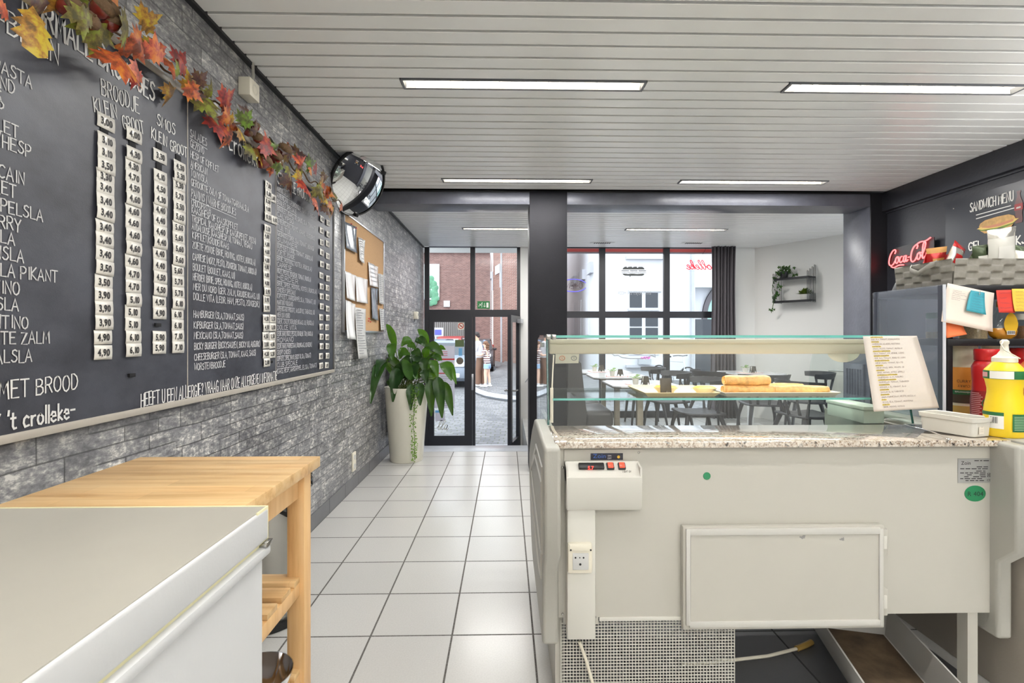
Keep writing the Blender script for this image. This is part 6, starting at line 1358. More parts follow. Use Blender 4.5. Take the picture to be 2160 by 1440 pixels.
t = thing('neon_sign', 'red script neon hanging in the window beside the grey curtain', 'sign', (q1.x, FZ-.03, q0.z)); m = fmirror(q1.x, FZ-.03, q0.z)
for l in st: b = MB(); b.tube([m @ Vector((x*kx, y, 0)) for x, y in l], .006, 6); b.build('letter_tube', 'neon_red', t)
b = MB(); b.box(q0.x-.02, q1.x, FZ-.022, FZ-.019, q0.z-.03, q0.z+.15); b.build('backing', 'clear_glass', t)
b = MB(); a_ = gp_(1457, 555); e_ = gp_(1488, 523); b.tube([(a_.x, FZ-.02, a_.z), (a_.x+.12, FZ-.02, a_.z+.05), (e_.x, FZ-.02, e_.z)], .002, 5); b.build('wire', 'steel', t)
# vinyl decals stuck on the middle pane: a filled roll with a speech tail, and two words
q = gp_(1337, 573); kk = (gp_(1363, 573).x-gp_(1311, 573).x)/52
def dec(mb, pts): mb.prism([((x-1337)*kk, (573-y)*kk) for x, y in pts], .001, facem(q.x, FZ+.024, q.z))
t = thing('window_decal', 'dark grey filled-roll pictogram decal on the middle window pane', 'decal', (q.x, FZ+.024, q.z))
b = MB(); dec(b, [(1313, 568), (1315, 564.5), (1318, 562.5), (1322, 562), (1323, 564.5), (1326, 562.5), (1333, 562), (1334, 564.5), (1337, 562.5), (1343, 562), (1344.5, 565), (1348, 562.5), (1355, 562.5), (1358, 564.5), (1360, 568)]); b.build('top_bun', 'decal_grey', t)
for x0, x1 in ((1311, 1327), (1329, 1345), (1347, 1363)): b = MB(); dec(b, [(x0, 570), (x1, 570), (x1, 571.6), (x0, 571.6)]); b.build('filling', 'decal_grey', t)
b = MB(); b.strokes([[((x-1337)*kk, (573-574.8-.6*math.sin((x-1311)*.75))*kk) for x in range(1311, 1364, 2)]], .9*kk, facem(q.x, FZ+.023, q.z)); b.build('wave', 'decal_grey', t)
b = MB(); dec(b, [(1313, 577), (1317, 576.5), (1325, 577.5), (1333, 576.5), (1345, 577.5), (1357, 576.5), (1360, 577), (1358, 580), (1354, 581.5), (1331, 581.5), (1328.5, 584.5), (1328, 581.5), (1319, 581.2), (1315, 579.5)]); b.build('bottom_bun', 'decal_grey', t)
q = gp_(1338, 621); b = MB(); b.glyphs('BROODJES EN MEER', .062, fmirror(q.x, FZ+.023, q.z), sx=.84, spacing=1.05); S('window_lettering', b, 'decal_pale', 'grey lettering BROODJES EN MEER on the middle window pane, mirrored from inside', 'decal', (q.x, FZ+.023, q.z), smooth=None)
q = gp_(1338, 748); b = MB(); k_ = (gp_(1385, 748).x-gp_(1291, 748).x)/94
b.strokes([[((x-1338)*k_, (748-y)*k_) for x, y in l] for l in ([(1291, 746), (1296, 750), (1304, 749), (1312, 754), (1330, 756), (1352, 756), (1366, 754), (1374, 750), (1383, 753), (1381, 746), (1386, 742), (1376, 741), (1366, 737), (1340, 735), (1314, 737), (1302, 742), (1292, 741), (1295, 745), (1291, 746)], [(1304, 745), (1316, 747), (1330, 745), (1346, 748), (1360, 745), (1372, 746)])], .012, facem(q.x, FZ+.023, q.z)); S('window_decal', b, 'decal_pale', 'pale outline drawing of a baguette low on the middle window pane', 'decal', (q.x, FZ+.023, q.z), smooth=None)
# stickers and notices on the entrance glass
def sticker(name, label, cat, x0, y0, x1, y1, mt, Y, d=.002):
    a = aY(x0, y0, Y); c = aY(x1, y1, Y); b = MB(); b.box(a.x, c.x, Y-d, Y, c.z, a.z); return S(name, b, mt, label, cat, (a.x, Y, c.z)), a, c
mat('exit_green', lin(40, 124, 66), .4); mat('olive_tag', lin(84, 100, 62), .5); mat('notice_lilac', lin(206, 206, 220), .5); mat('notice_blue', lin(110, 170, 214), .5); mat('disc_brown', lin(104, 96, 84), .5)
o, a, c = sticker('exit_sign', 'green emergency exit sign with running figure on the pane above the door', 'sign', 1007, 635, 1033, 651, 'exit_green', FZ+.028)
m = Matrix(((1, 0, 0, a.x), (0, 0, -1, FZ+.0255), (0, 1, 0, c.z), (0, 0, 0, 1))); u = (c.x-a.x)/26; b = MB()
b.strokes([[(3*u, 5*u), (6*u, 8*u), (9*u, 11*u)], [(6*u, 8*u), (10*u, 6*u), (9*u, 3*u)], [(6.5*u, 8.5*u), (4*u, 10*u)], [(8*u, 10*u), (11*u, 9*u)], [(6*u, 8*u), (4*u, 6*u), (2.5*u, 6*u)], [(15*u, 12*u), (15*u, 4*u)], [(13*u, 6*u), (15*u, 4*u), (17*u, 6*u)]], .9*u, m); b.lathe([(0, .0005), (1.1*u, 0)], m @ Vector((10*u, 12.3*u, 0)), 10, m.to_3x3().to_4x4()); b.build('pictogram', 'paper', o, None)
b = MB(); b.prism([(19*u, 2.5*u), (23.5*u, 2.5*u), (23.5*u, 13*u), (19*u, 13*u)], .0006, m); b.build('door_symbol', 'paper', o)
DY = FZ+.008
o, a, c = sticker('no_smoking_sign', 'round red no-smoking sticker at the top of the left door pane', 'sign', 966, 679.5, 979, 695, 'cream_plastic', DY)
cc = (a+c)/2; r_ = (c.x-a.x)*.42; b = MB(); b.tube([(cc.x+r_*math.cos(k*PI/12), DY-.003, cc.z+r_*math.sin(k*PI/12)) for k in range(24)], r_*.12, 6, True); b.tube([(cc.x-r_*.7, DY-.003, cc.z+r_*.7), (cc.x+r_*.7, DY-.003, cc.z-r_*.7)], r_*.11, 6); b.build('prohibition_ring', 'red_paint', o)
b = MB(); b.box(cc.x-r_*.6, cc.x+r_*.55, DY-.0028, DY-.002, cc.z-r_*.1, cc.z+r_*.1); b.build('cigarette', 'ink', o)
o, a, c = sticker('notice_poster', 'large pale menu notice with red bars on the left door pane', 'notice', 916.5, 729, 959, 860, 'notice_lilac', DY)
for y0, y1, mt, x0, x1 in ((756, 759, 'red_paint', 917, 959), (786, 788, 'red_paint', 917, 959), (741, 742, 'red_paint', 925, 944), (745, 746, 'red_paint', 925, 944), (749, 750, 'red_paint', 925, 944)):
    q0, q1 = aY(x0, y0, DY), aY(x1, y1, DY); b = MB(); b.box(q0.x, q1.x, DY-.003, DY-.002, q1.z, q0.z); b.build('red_bar', mt, o)
b = MB(); rr = random.Random(2)
for y in list(range(794, 856, 4))+[763, 767, 771, 775, 779]:
    q0, q1 = aY(930, y, DY), aY(930+rr.uniform(10, 26), y+1, DY); b.poly([(q0.x, DY-.0025, q1.z), (q1.x, DY-.0025, q1.z), (q1.x, DY-.0025, q0.z), (q0.x, DY-.0025, q0.z)])
b.build('text_lines', 'print_grey', o, None)
sticker('door_sticker', 'olive rectangle sticker on the left door pane', 'sticker', 960, 716.5, 979, 731, 'olive_tag', DY)
sticker('door_sticker', 'small blue card sticker below the olive one on the left door pane', 'sticker', 967.5, 734, 975, 750, 'notice_blue', DY)
p = aY(970, 761, DY); b = MB(); b.lathe([(0, .002), (.052, .002), (.053, 0)], m=facem(p.x, DY-.0005, p.z), n=28); S('door_sticker', b, 'disc_brown', 'round brown sticker on the left door pane', 'sticker', (p.x, DY, p.z))
o, a, c = sticker('notice', 'small pale blue sheet low on the left door pane', 'notice', 918, 865, 938.5, 888, 'notice_lilac', DY)
q0, q1 = aY(918, 865, DY), aY(927, 870, DY); b = MB(); b.box(q0.x, q1.x, DY-.003, DY-.002, q1.z, q0.z); b.build('blue_tab', 'notice_blue', o)
q0 = aY(921, 906, DY); st, wd = script('lla', .14); b = MB(); b.strokes(st, .010, facem(q0.x, DY-.002, q0.z)); S('door_lettering', b, 'white_plastic', 'white script letters at the bottom of the left door pane', 'lettering', (q0.x, DY, q0.z), smooth=None)
# ================================================================= RIGHT SIDE: RACK, SAUCES, BASKET, MENU POSTER
mat('counter_grey', lin(150, 142, 132), .5, bump=.1, bscale=150)
t = thing('side_counter', 'grey-brown worktop cabinet to the right of the display case', 'counter', (2.3, 2.05, 0))
b = MB(); b.box(1.715, 2.9, 1.60, 2.46, 0, .86, .004); b.build('body', 'counter_grey', t)
b = MB(); b.box(1.700, 2.92, 1.575, 2.47, .86, .8805, .006); b.build('worktop', 'moulding_grey', t)
t = thing('shelf_rack', 'black metal shelf rack holding sauces and jars', 'rack', (2.3, 2.2, .8805)); RK = t
rx0, rx1, ry0, ry1 = 1.805, 2.80, 2.0, 2.42
for z0, z1 in ((1.408, 1.437), (1.188, 1.216)): b = MB(); b.box(rx0, rx1, ry0, ry1, z0, z1, .002); b.build('shelf', 'black_metal', t)
for x in (rx0, rx1-.025):
    for y in (ry0+.001, ry1-.026): b = MB(); b.box(x+.001, x+.024, y, y+.025, .8805, 1.42, .001); b.build('post', 'black_metal', t)
def plexi():
    m = bpy.data.materials.new('plexi'); m.use_nodes = True; n = NT(m); tr = n.new('ShaderNodeBsdfTransparent'); tr.inputs[0].default_value = (.93, .95, .98, 1)
    di = n.new('ShaderNodeBsdfDiffuse'); di.inputs[0].default_value = lin(196, 204, 222); gl = n.new('ShaderNodeBsdfGlossy'); gl.inputs['Roughness'].default_value = .08
    m1 = n.new('ShaderNodeMixShader'); m1.inputs[0].default_value = .16; n.link(tr.outputs[0], m1.inputs[1]); n.link(di.outputs[0], m1.inputs[2])
    m2 = n.new('ShaderNodeMixShader'); n.link(schlick(n), m2.inputs[0]); n.link(m1.outputs[0], m2.inputs[1]); n.link(gl.outputs[0], m2.inputs[2]); n.link(m2.outputs[0], n.n['Material Output'].inputs[0]); MATS['plexi'] = m
plexi()
b = MB(); b.box(1.766, 1.772, 1.975, 2.36, .8815, 1.437); o = S('screen_panel', b, 'plexi', 'clear plastic screen panel standing at the open side of the rack', 'screen', (1.77, 2.15, .8815))
b = MB(); b.box(1.7635, 1.7745, 1.972, 1.976, .8815, 1.437); b.build('edge', mat('edge_white', lin(206, 210, 218), .3), o)
b = MB(); b.box(1.765, 1.773, 2.335, 2.352, .885, 1.434); b.build('tape', mat('tape_dark', lin(70, 74, 86), .3), o); b = MB(); b.box(1.765, 1.773, 1.98, 2.0, .885, 1.434); b.build('tape', 'tape_dark', o)
# ---- bottles
mat('curry_body', lin(232, 222, 196), .35); mat('curry_label', lin(228, 150, 62), .4); mat('ketchup_red', lin(190, 30, 34), .3); mat('ketchup_dark', lin(150, 24, 34), .35); mat('mustard_yellow', lin(240, 206, 40), .33); mat('label_green', lin(40, 104, 60), .4); mat('sauce_orange', lin(206, 112, 50), .35); mat('curry_sauce', lin(214, 176, 96), .35); mat('soil_brown', lin(74, 60, 44), .6)
def X_(px, Y): return aY(px, 800, Y).x
def ringlabel(mb, x, y, prof, a0, a1, off=.0006, n=14, sy=1.0):
    mb.grid([[(x+(r+off)*math.cos(R(a0+(a1-a0)*k/n)), y+(r+off)*sy*math.sin(R(a0+(a1-a0)*k/n)), z) for k in range(n+1)] for r, z in prof])
def wraptext(mb, s_, h, x, y, r, z, ac, flip=False, sx=.8):
    """printed word bent round a bottle; flip = upside down"""
    wdt = sum(GL(c)[2] for c in s_)*h*sx; u = -wdt/2
    for c in s_:
        vs, fs, adv = GL(c)
        V = []
        for vx, vy in vs:
            q = u+vx*h*sx; zz = vy*h
            if flip: q = -q; zz = -zz
            a = R(ac)+q/r; V.append(mb.bm.verts.new((x+(r+.0012)*math.cos(a), y+(r+.0012)*math.sin(a), z+zz)))
        for f in fs:
            try: mb.bm.faces.new([V[i] for i in f])
            except ValueError: pass
        u += adv*h*sx
def face_angle(x, y): return math.degrees(math.atan2(-y, -x))
Zc = .8815
def curry(px, Y, label, text=True):
    x = X_(px, Y); z0 = Zc; t = thing('curry_bottle', label, 'sauce bottle', (x, Y, z0), 'upturned curry sauce bottles')
    r = .049; b = MB(); b.lathe([(0, 0), (.047, 0), (.0495, .01), (.0495, .045), (.0475, .055), (.0475, .10), (.0485, .11), (r, .2), (.0485, .215), (.050, .225), (.050, .300), (.046, .314), (0, .316)], (x, Y, z0), 28, sy=.8); b.build('body', 'curry_body', t)
    fa = face_angle(x, Y)
    b = MB(); ringlabel(b, x, Y, ((.0478, .10+z0), (.0488, .11+z0), (r, .2+z0), (.0488, .214+z0)), fa-82, fa+82, .0008, 20, .82); b.build('label', 'curry_label', t, 60)
    b = MB(); ringlabel(b, x, Y, ((.0479, .098+z0), (.0486, .118+z0)), fa-82, fa+82, .0014, 20, .82); b.build('green_band', 'label_green', t, 60)
    b = MB(); ringlabel(b, x, Y, ((.0478, .062+z0), (.0479, .098+z0)), fa-82, fa+82, .0012, 20, .82); b.build('picture_band', 'soil_brown', t, 60)
    b = MB(); ringlabel(b, x, Y, ((.0498, .0+z0), (.0498, .05+z0)), fa-88, fa+88, .001, 20, .82); b.build('sauce', 'curry_sauce', t, 60)
    if text:
        b = MB(); wraptext(b, 'CURRY', .016, x, Y*1.0-.0, .0505, z0+.150, fa, False, .85); wraptext(b, 'CURRY', .014, x, Y, .0505, z0+.140, fa, True, .85); b.build('lettering', 'ink', t, None)
        b = MB(); wraptext(b, 'vandemoortele', .013, x, Y, .0508, z0+.113, fa, True, .72); b.build('lettering', 'paper', t, None)
curry(2033, 2.10, 'upturned curry sauce bottle at the near end of the black rack'); curry(2098, 2.14, 'upturned curry sauce bottle behind the red ketchup bottle', False)
def ketchup(px, Y, label, h=.295):
    x = X_(px, Y); t = thing('ketchup_bottle', label, 'sauce bottle', (x, Y, Zc), 'red ketchup bottles'); k = h/.295
    b = MB(); b.lathe([(0, 0), (.052, 0), (.056, .006), (.056, .09*k), (.052, .13*k), (.0515, .17*k), (.054, .20*k), (.054, .225*k), (.044, .245*k), (.040, .248*k), (.040, .25*k), (0, .25*k)], (x, Y, Zc), 32, sy=.82); b.build('body', 'ketchup_red', t)
    b = MB(); b.lathe([(.043, .249*k), (.044, .252*k), (.044, .270*k), (.045, .272*k), (.045, .290*k), (.043, .295*k), (0, .295*k)], (x, Y, Zc), 28, sy=.9); b.build('cap', 'ketchup_red', t)
    fa = face_angle(x, Y); b = MB(); ringlabel(b, x, Y, ((.056, .012+Zc), (.056, .09*k+Zc), (.0522, .128*k+Zc)), fa-85, fa+85, .001, 20, .84); b.build('label', 'ketchup_dark', t, 60)
    b = MB()
    for j in range(14):
        z = Zc+.02+.0075*j; a0 = fa-58; ringlabel(b, x, Y, ((.0562, z), (.0562, z+.003)), a0, a0+36+(j*7 % 13), .0016, 6, .845)
    b.build('small_print', mat('print_pink', lin(226, 170, 170), .5), t, None)
    b = MB(); pts = []
    for j in range(15):
        a = R(fa-2+10*math.sin(j*.6)); r_ = .0575; pts.append((x+r_*math.cos(a), Y+r_*.84*math.sin(a), Zc+.02+j*.0075))
    b.tube(pts, .0018, 6); b.build('curl_mark', 'label_green', t)
ketchup(2083, 1.965, 'big red ketchup bottle between the upturned curry and yellow bottles'); ketchup(2158, 2.10, 'red ketchup bottle at the back edge of the sauce group')
def squeeze(px, Y, label, mt, group):
    x = X_(px, Y); t = thing('squeeze_bottle', label, 'sauce bottle', (x, Y, Zc), group)
    b = MB(); b.lathe([(0, 0), (.054, 0), (.059, .006), (.060, .08), (.057, .105), (.0495, .15), (.0495, .165), (.0555, .195), (.058, .20), (.058, .228), (.056, .232), (.034, .258), (.030, .262), (0, .262)], (x, Y, Zc), 36, sy=.86); b.build('body', mt, t)
    b = MB(); b.lathe([(.031, .255), (.034, .258), (.034, .272), (.030, .276), (.020, .284), (.0115, .298), (.010, .318), (.0125, .322), (.0125, .330), (.006, .336), (0, .336)], (x, Y, Zc), 24); b.build('nozzle', 'cream_plastic', t)
    b = MB(); b.tube([(x-.011, Y-.006, Zc+.329), (x-.024, Y-.012, Zc+.318), (x-.022, Y-.020, Zc+.300), (x+.0, Y-.028, Zc+.284), (x+.028, Y-.026, Zc+.270)], .0022, 6); b.build('cap_strap', 'cream_plastic', t)
    fa = face_angle(x, Y)
    b = MB(); ringlabel(b, x, Y, ((.058, .200+Zc), (.058, .228+Zc)), fa-88, fa+88, .0008, 24, .88); b.build('upper_label', 'label_green', t, 60)
    b = MB(); ringlabel(b, x, Y, ((.058, .201+Zc), (.058, .227+Zc)), fa-38, fa+28, .0016, 16, .885); b.build('white_patch', 'paper', t, 60)
    b = MB(); ringlabel(b, x, Y, ((.0592, .074+Zc), (.0594, .086+Zc)), fa-88, fa+2, .0012, 16, .88); b.build('lower_label', 'label_green', t, 60)
    b = MB(); ringlabel(b, x, Y, ((.059, .03+Zc), (.0592, .074+Zc)), fa-40, fa+2, .0012, 12, .88); b.build('barcode_label', 'paper', t, 60)
    b = MB(); ringlabel(b, x, Y, ((.059, .022+Zc), (.0595, .082+Zc)), fa+24, fa+70, .0012, 12, .88); b.build('ingredient_label', 'label_green', t, 60)
    b = MB()
    for j in range(9): a0 = fa-34+j*2.4; ringlabel(b, x, Y, ((.0592, .048+Zc), (.0593, .070+Zc)), a0, a0+(.8 if j % 3 else 1.5), .0018, 2, .885)
    b.build('barcode', 'ink', t, None)
    b = MB()
    for j in range(9): z = Zc+.028+.0055*j; ringlabel(b, x, Y, ((.0592, z), (.0593, z+.0018)), fa+28, fa+58+(j*5 % 9), .0018, 5, .885)
    b.build('small_print', mat('print_palegreen', lin(170, 200, 170), .5), t, None)
    b = MB(); ringlabel(b, x, Y, ((.058, .206+Zc), (.058, .222+Zc)), fa-78, fa-46, .0016, 6, .885); b.build('logo_patch', mat('logo_mauve', lin(206, 150, 150), .5), t, 60)
squeeze(2119, 1.70, 'yellow mustard squeeze bottle with white nozzle, standing foremost', 'mustard_yellow', 'squeeze sauce bottles'); squeeze(2188, 1.78, 'orange sauce squeeze bottle with white nozzle at the picture edge', 'sauce_orange', 'squeeze sauce bottles')
# ---- on the middle shelf: honey, jars
SZ2 = 1.2165
mat('honey', lin(196, 132, 34), .12, coat=.3); mat('honey_label', lin(206, 164, 40), .4)
x = X_(2115, 2.06); t = thing('honey_bottle', 'upturned clear honey squeeze bottle with gold label on the rack shelf', 'bottle', (x, 2.06, SZ2))
b = MB(); b.lathe([(0, 0), (.034, 0), (.052, .014), (.056, .032), (.053, .045), (0, .045)], (x, 2.06, SZ2), 28, sy=.6); b.build('honey', 'honey', t)
b = MB(); b.lathe([(.0535, .045), (.050, .062), (.038, .10), (.026, .125), (.020, .135)], (x, 2.06, SZ2), 28, sy=.6); b.build('clear_wall', 'case_glass', t)
b = MB(); b.lathe([(.021, .134), (.021, .155), (.016, .165), (0, .166)], (x, 2.06, SZ2), 20); b.build('cap', 'honey_label', t)
b = MB(); b.prism([(.030*math.cos(a)*(1-.25*max(0, math.sin(a))), .042+.045*math.sin(a)+.022) for a in [k*PI/12 for k in range(24)]], .001, facem(x, 2.06-.0345, SZ2)); b.build('label', 'honey_label', t)
b = MB()
b.box(x-.018, x+.016, 2.0238, 2.0244, SZ2+.018, SZ2+.034); b.build('white_patch', 'paper', t)
b = MB()
for j in range(11): b.box(x-.016+j*.0029, x-.0148+j*.0029+(.0006 if j % 3 == 0 else 0), 2.0232, 2.0238, SZ2+.020, SZ2+.033)
b.build('barcode', 'ink', t, None)
mat('seed_mix', lin(150, 126, 96), .8, var=.4, vscale=300); mat('seed_dark', lin(120, 84, 60), .8, var=.4, vscale=300); mat('tub_clear', lin(226, 224, 216), .2)
def jar(px, Y, r, h, fillz, mt, lid, label, nm='spice_jar'):
    x = X_(px, Y); t = thing(nm, label, 'jar', (x, Y, SZ2))
    b = MB(); b.lathe([(0, .0005), (r*.97, .0005), (r*.97, fillz), (0, fillz)], (x, Y, SZ2), 24); b.build('contents', mt, t)
    b = MB(); b.lathe([(r, 0), (r, h*.92), (r*.9, h)], (x, Y, SZ2), 24); b.build('glass_wall', 'case_glass', t)
    b = MB(); b.lathe([(r*.98, h-.004), (r*.98, h+.02), (r*.9, h+.022), (0, h+.022)], (x, Y, SZ2), 24); b.build('lid', lid, t)
jar(2052, 2.10, .048, .085, .06, 'seed_mix', 'white_plastic', 'round tub of pale seeds on the rack shelf under the orange note'); jar(2165, 2.10, .050, .085, .055, 'seed_dark', 'white_plastic', 'round tub of brown flakes at the picture edge of rack shelf')
jar(1968, 2.22, .026, .095, .03, 'seed_mix', 'label_green', 'small jar with a green lid behind the clear plastic screen')
# ---- notes taped to the rack
NY = 1.992
def note(pts, mt, label, Y=NY, curl=.01, name='paper_note', cat='note', group='notes taped to the black rack'):
    q = [aY(x, y, Y) for x, y in pts]; tl, tr, br, bl = q; n = 8
    b = MB(); b.grid([[bl.lerp(br, u/6).lerp(tl.lerp(tr, u/6), v/n)+Vector((0, -.002-curl*(1-v/n)**2, 0)) for u in range(7)] for v in range(n+1)])
    o = S(name, b, mt, label, cat, tl, group, 60); md = o.modifiers.new('s', 'SOLIDIFY'); md.thickness = .0006; md.offset = -1; return o, q
mat('paper_cream', lin(240, 226, 214), .55); mat('note_blue', lin(64, 160, 178), .6); mat('note_orange', lin(244, 128, 76), .6); mat('note_red', lin(208, 62, 50), .6); mat('note_yellow', lin(240, 196, 76), .6); mat('pen_dark', lin(70, 66, 90), .6)
def scrib(o, q, rows, f0, f1, h, Y, mt, seed, a0=.1, a1=.9, w=.0006):
    rr = random.Random(seed); tl, tr, br, bl = q; b = MB()
    for k in range(rows):
        f = f1-(f1-f0)*k/max(1, rows-1); A = bl.lerp(tl, f); Bq = br.lerp(tr, f); x = (Bq-A); wd = x.length; x.normalize(); y = (tl-bl).normalized(); z = x.cross(y)
        m = Matrix(((x.x, y.x, z.x, A.x), (x.y, y.y, z.y, Y), (x.z, y.z, z.z, A.z), (0, 0, 0, 1))) @ Matrix.Translation((wd*a0, 0, 0)); pts = []; u = 0; L_ = wd*(a1-a0)*rr.uniform(.5, 1)
        while u < L_: pts.append((u, rr.uniform(-.3, .7)*h)); u += h*.45
        if len(pts) > 2: b.strokes([pts], w, m)
    b.build('handwriting', mt, o, None)
note([(1992, 675), (2030, 686), (2036, 705), (1993, 713)], 'note_orange', 'orange sticky note half hidden under the white sheet', NY+.004, .006)
o, q = note([(1998, 597), (2096, 618), (2086, 700), (1978, 678)], 'paper_cream', 'large white sheet taped askew to the black rack', NY-.004, .014); scrib(o, q, 6, .62, .84, .004, NY-.0125, 'pen_dark', 3, .12, .42)
o, q = note([(2047, 612), (2076, 617), (2074, 664), (2032, 655)], 'note_blue', 'turquoise note clipped onto the white sheet', NY-.012, .010); scrib(o, q, 7, .12, .85, .004, NY-.026, 'pen_dark', 4, .15, .8)
b = MB(); p = aY(2067, 617, NY-.02); b.tube([(p.x-.003, p.y, p.z-.012), (p.x-.003, p.y, p.z+.006), (p.x+.003, p.y, p.z+.006), (p.x+.003, p.y, p.z-.009), (p.x-.001, p.y, p.z-.009), (p.x-.001, p.y, p.z+.003)], .0006, 5); S('paper_clip', b, 'steel', 'small wire paper clip holding the turquoise note', 'clip', p)
o, q = note([(2100, 612), (2136, 611), (2137, 660), (2103, 659)], 'note_red', 'red sticky note on the black rack beside the yellow one', NY, .006); scrib(o, q, 4, .2, .85, .005, NY-.009, 'pen_dark', 6)
o, q = note([(2133, 609), (2172, 609), (2172, 657), (2135, 657)], 'note_yellow', 'yellow sticky note overlapping the red one at the picture edge', NY-.003, .008); scrib(o, q, 6, .1, .85, .005, NY-.013, 'pen_dark', 8)
# ---- woven basket with crisp packets, black A-frame card
mat('weave_blue', lin(140, 136, 128), .6, var=.10, vscale=60); 
bx0, bx1, by0_, by1_, bz0_, bz1_ = 1.836, 2.75, 2.01, 2.30, 1.4375, 1.546
t = thing('woven_basket', 'grey woven strap basket of crisp packets on top of the rack', 'basket', (bx0, by0_, bz0_))
def weave(mb, fn, nu, nv):
    n = 8; rows = []
    for j in range(nv*n+1):
        row = []
        for i in range(nu*n+1):
            u, v = i/n, j/n; s_ = 1 if (int(min(u, nu-.01))+int(min(v, nv-.01))) % 2 else -1
            hgt = .0055*s_*min(1, 2.2*abs(math.sin(PI*u)))*min(1, 2.2*abs(math.sin(PI*v)))+.002; row.append(fn(u/nu, v/nv, hgt))
        rows.append(row)
    mb.grid(rows)
fl = .012
b = MB(); weave(b, lambda u, v, h: (bx0+(bx1-bx0)*u, by0_-h-fl*v, bz0_+(bz1_-bz0_)*v), 18, 4); b.build('front_side', 'weave_blue', t, 30)
b = MB(); weave(b, lambda u, v, h: (bx0-h-fl*v, by1_-(by1_-by0_)*u-(fl*v if u > .98 else 0), bz0_+(bz1_-bz0_)*v), 6, 4); b.build('end_side', 'weave_blue', t, 30)
b = MB(); weave(b, lambda u, v, h: (bx0+(bx1-bx0)*u, by1_+h, bz0_+(bz1_-bz0_)*v), 18, 4); b.build('back_side', 'weave_blue', t, 30)
b = MB(); b.box(bx0+.012, bx1, by0_+.012, by1_-.012, bz0_, bz0_+.06); b.build('liner', 'moulding_grey', t)
b = MB(); yc = (by0_+by1_)/2-.02; pts = [(bx0-.012, yc+.07, bz1_-.008), (bx0-.035, yc+.05, bz1_-.025), (bx0-.040, yc, bz1_-.045), (bx0-.035, yc-.05, bz1_-.02), (bx0-.012, yc-.065, bz1_-.006)]
rows = [[Vector(p)+Vector((0, 0, d_)) for p in pts] for d_ in (-.011, .011)]; b.grid(rows); h_ = b.build('handle', 'weave_blue', t); md = h_.modifiers.new('s', 'SOLIDIFY'); md.thickness = .003
mat('foil_red', lin(190, 40, 40), .22, metal=.3); mat('foil_silver', lin(210, 206, 196), .18, metal=.7); mat('foil_green', lin(58, 72, 44), .25, metal=.3); mat('crisp_gold', lin(204, 150, 80), .5); mat('foil_white', lin(232, 230, 222), .3, metal=.2)
def packet(c, w, h, rz, lean, tilt, mt, band, label, seed, art=None):
    rn = random.Random(seed); m = Matrix.Translation(c) @ Matrix.Rotation(R(rz), 4, 'Z') @ Matrix.Rotation(R(lean), 4, 'X') @ Matrix.Rotation(R(tilt), 4, 'Y')
    t = thing('crisp_packet', label, 'crisp packet', c, 'crisp packets in the woven basket'); NU, NV = 10, 14
    def sh(side):
        rows = []
        for j in range(NV+1):
            v = j/NV; row = []
            for i in range(NU+1):
                u = i/NU; th = .22*w*(math.sin(PI*v)**.55)*(math.sin(PI*u)**.6)+.003*math.sin(9*u+seed)*math.sin(7*v+seed)*math.sin(PI*u)
                row.append(m @ Vector(((u-.5)*w*(1-.10*math.sin(PI*v)), -side*th, v*h)))
            rows.append(row)
        return rows
    b = MB(); b.grid(sh(1)); b.grid(sh(-1)); bmesh.ops.remove_doubles(b.bm, verts=b.bm.verts[:], dist=.0004); b.build('bag', mt, t, 70)
    off = lambda p: p+(m.to_3x3() @ Vector((0, -.0012, 0))); G = sh(1)
    b = MB(); b.grid([[off(p) for p in r] for r in G[11:15]]); b.build('top_seal', band, t, 70)
    if art:
        b = MB(); b.grid([[off(p) for p in r[2:9]] for r in G[3:9]]); b.build('front_print', art, t, 70)
    return t
pk = lambda px, py, Y: aY(px, py, Y)
z0 = bz0_+.078
def P3(px, Y, z=z0): v = aY(px, 600, Y); return Vector((v.x, Y, z))
packet(P3(1953, 2.24), .085, .095, 14, 12, 12, 'foil_red', 'foil_silver', 'red crisp packet at the near end of the basket, by the handle', 1, 'crisp_gold')
packet(P3(1975, 2.20), .085, .110, -10, 10, -6, 'foil_red', 'crisp_gold', 'red and gold crisp packet, second from the basket handle', 2, 'crisp_gold')
packet(P3(2003, 2.13), .095, .120, 20, 8, 22, 'foil_silver', 'foil_red', 'silver packet with a red top leaning over the red packets', 3, 'foil_red')
packet(P3(2003, 2.18, z0-.01), .09, .085, -25, 6, -20, 'foil_red', 'foil_red', 'red crisp packet lying low behind the silver-and-red one', 4)
packet(P3(2046, 2.12), .075, .085, 8, 10, 26, 'foil_green', 'foil_green', 'small dark green crisp packet lying low in mid-basket', 5, 'foil_white')
packet(P3(2068, 2.11), .075, .105, 0, 8, -8, 'foil_green', 'foil_green', 'dark green packet upright beside the big silver bag', 6, 'foil_white')
packet(P3(2112, 2.10), .135, .175, 4, 8, -9, 'foil_white', 'foil_silver', 'big crumpled silver-white crisp bag towering over the basket', 7, 'paper')
packet(P3(2150, 2.15), .11, .105, -8, 8, 12, 'foil_silver', 'foil_green', 'silver and green packet behind the big white bag', 8)
p = aY(1914, 610, 2.36); t = thing('card_stand', 'small black folded A-frame card on the end of the rack top', 'card stand', (p.x, 2.36, 1.437))
for s_ in (-1, 1): b = MB(); b.obox((p.x+s_*.021, 2.37, 1.437+.041), (.003, .085, .086), Matrix.Rotation(s_*R(-27), 3, 'Y'), .0005); b.build('card_face', 'black_plastic', t)
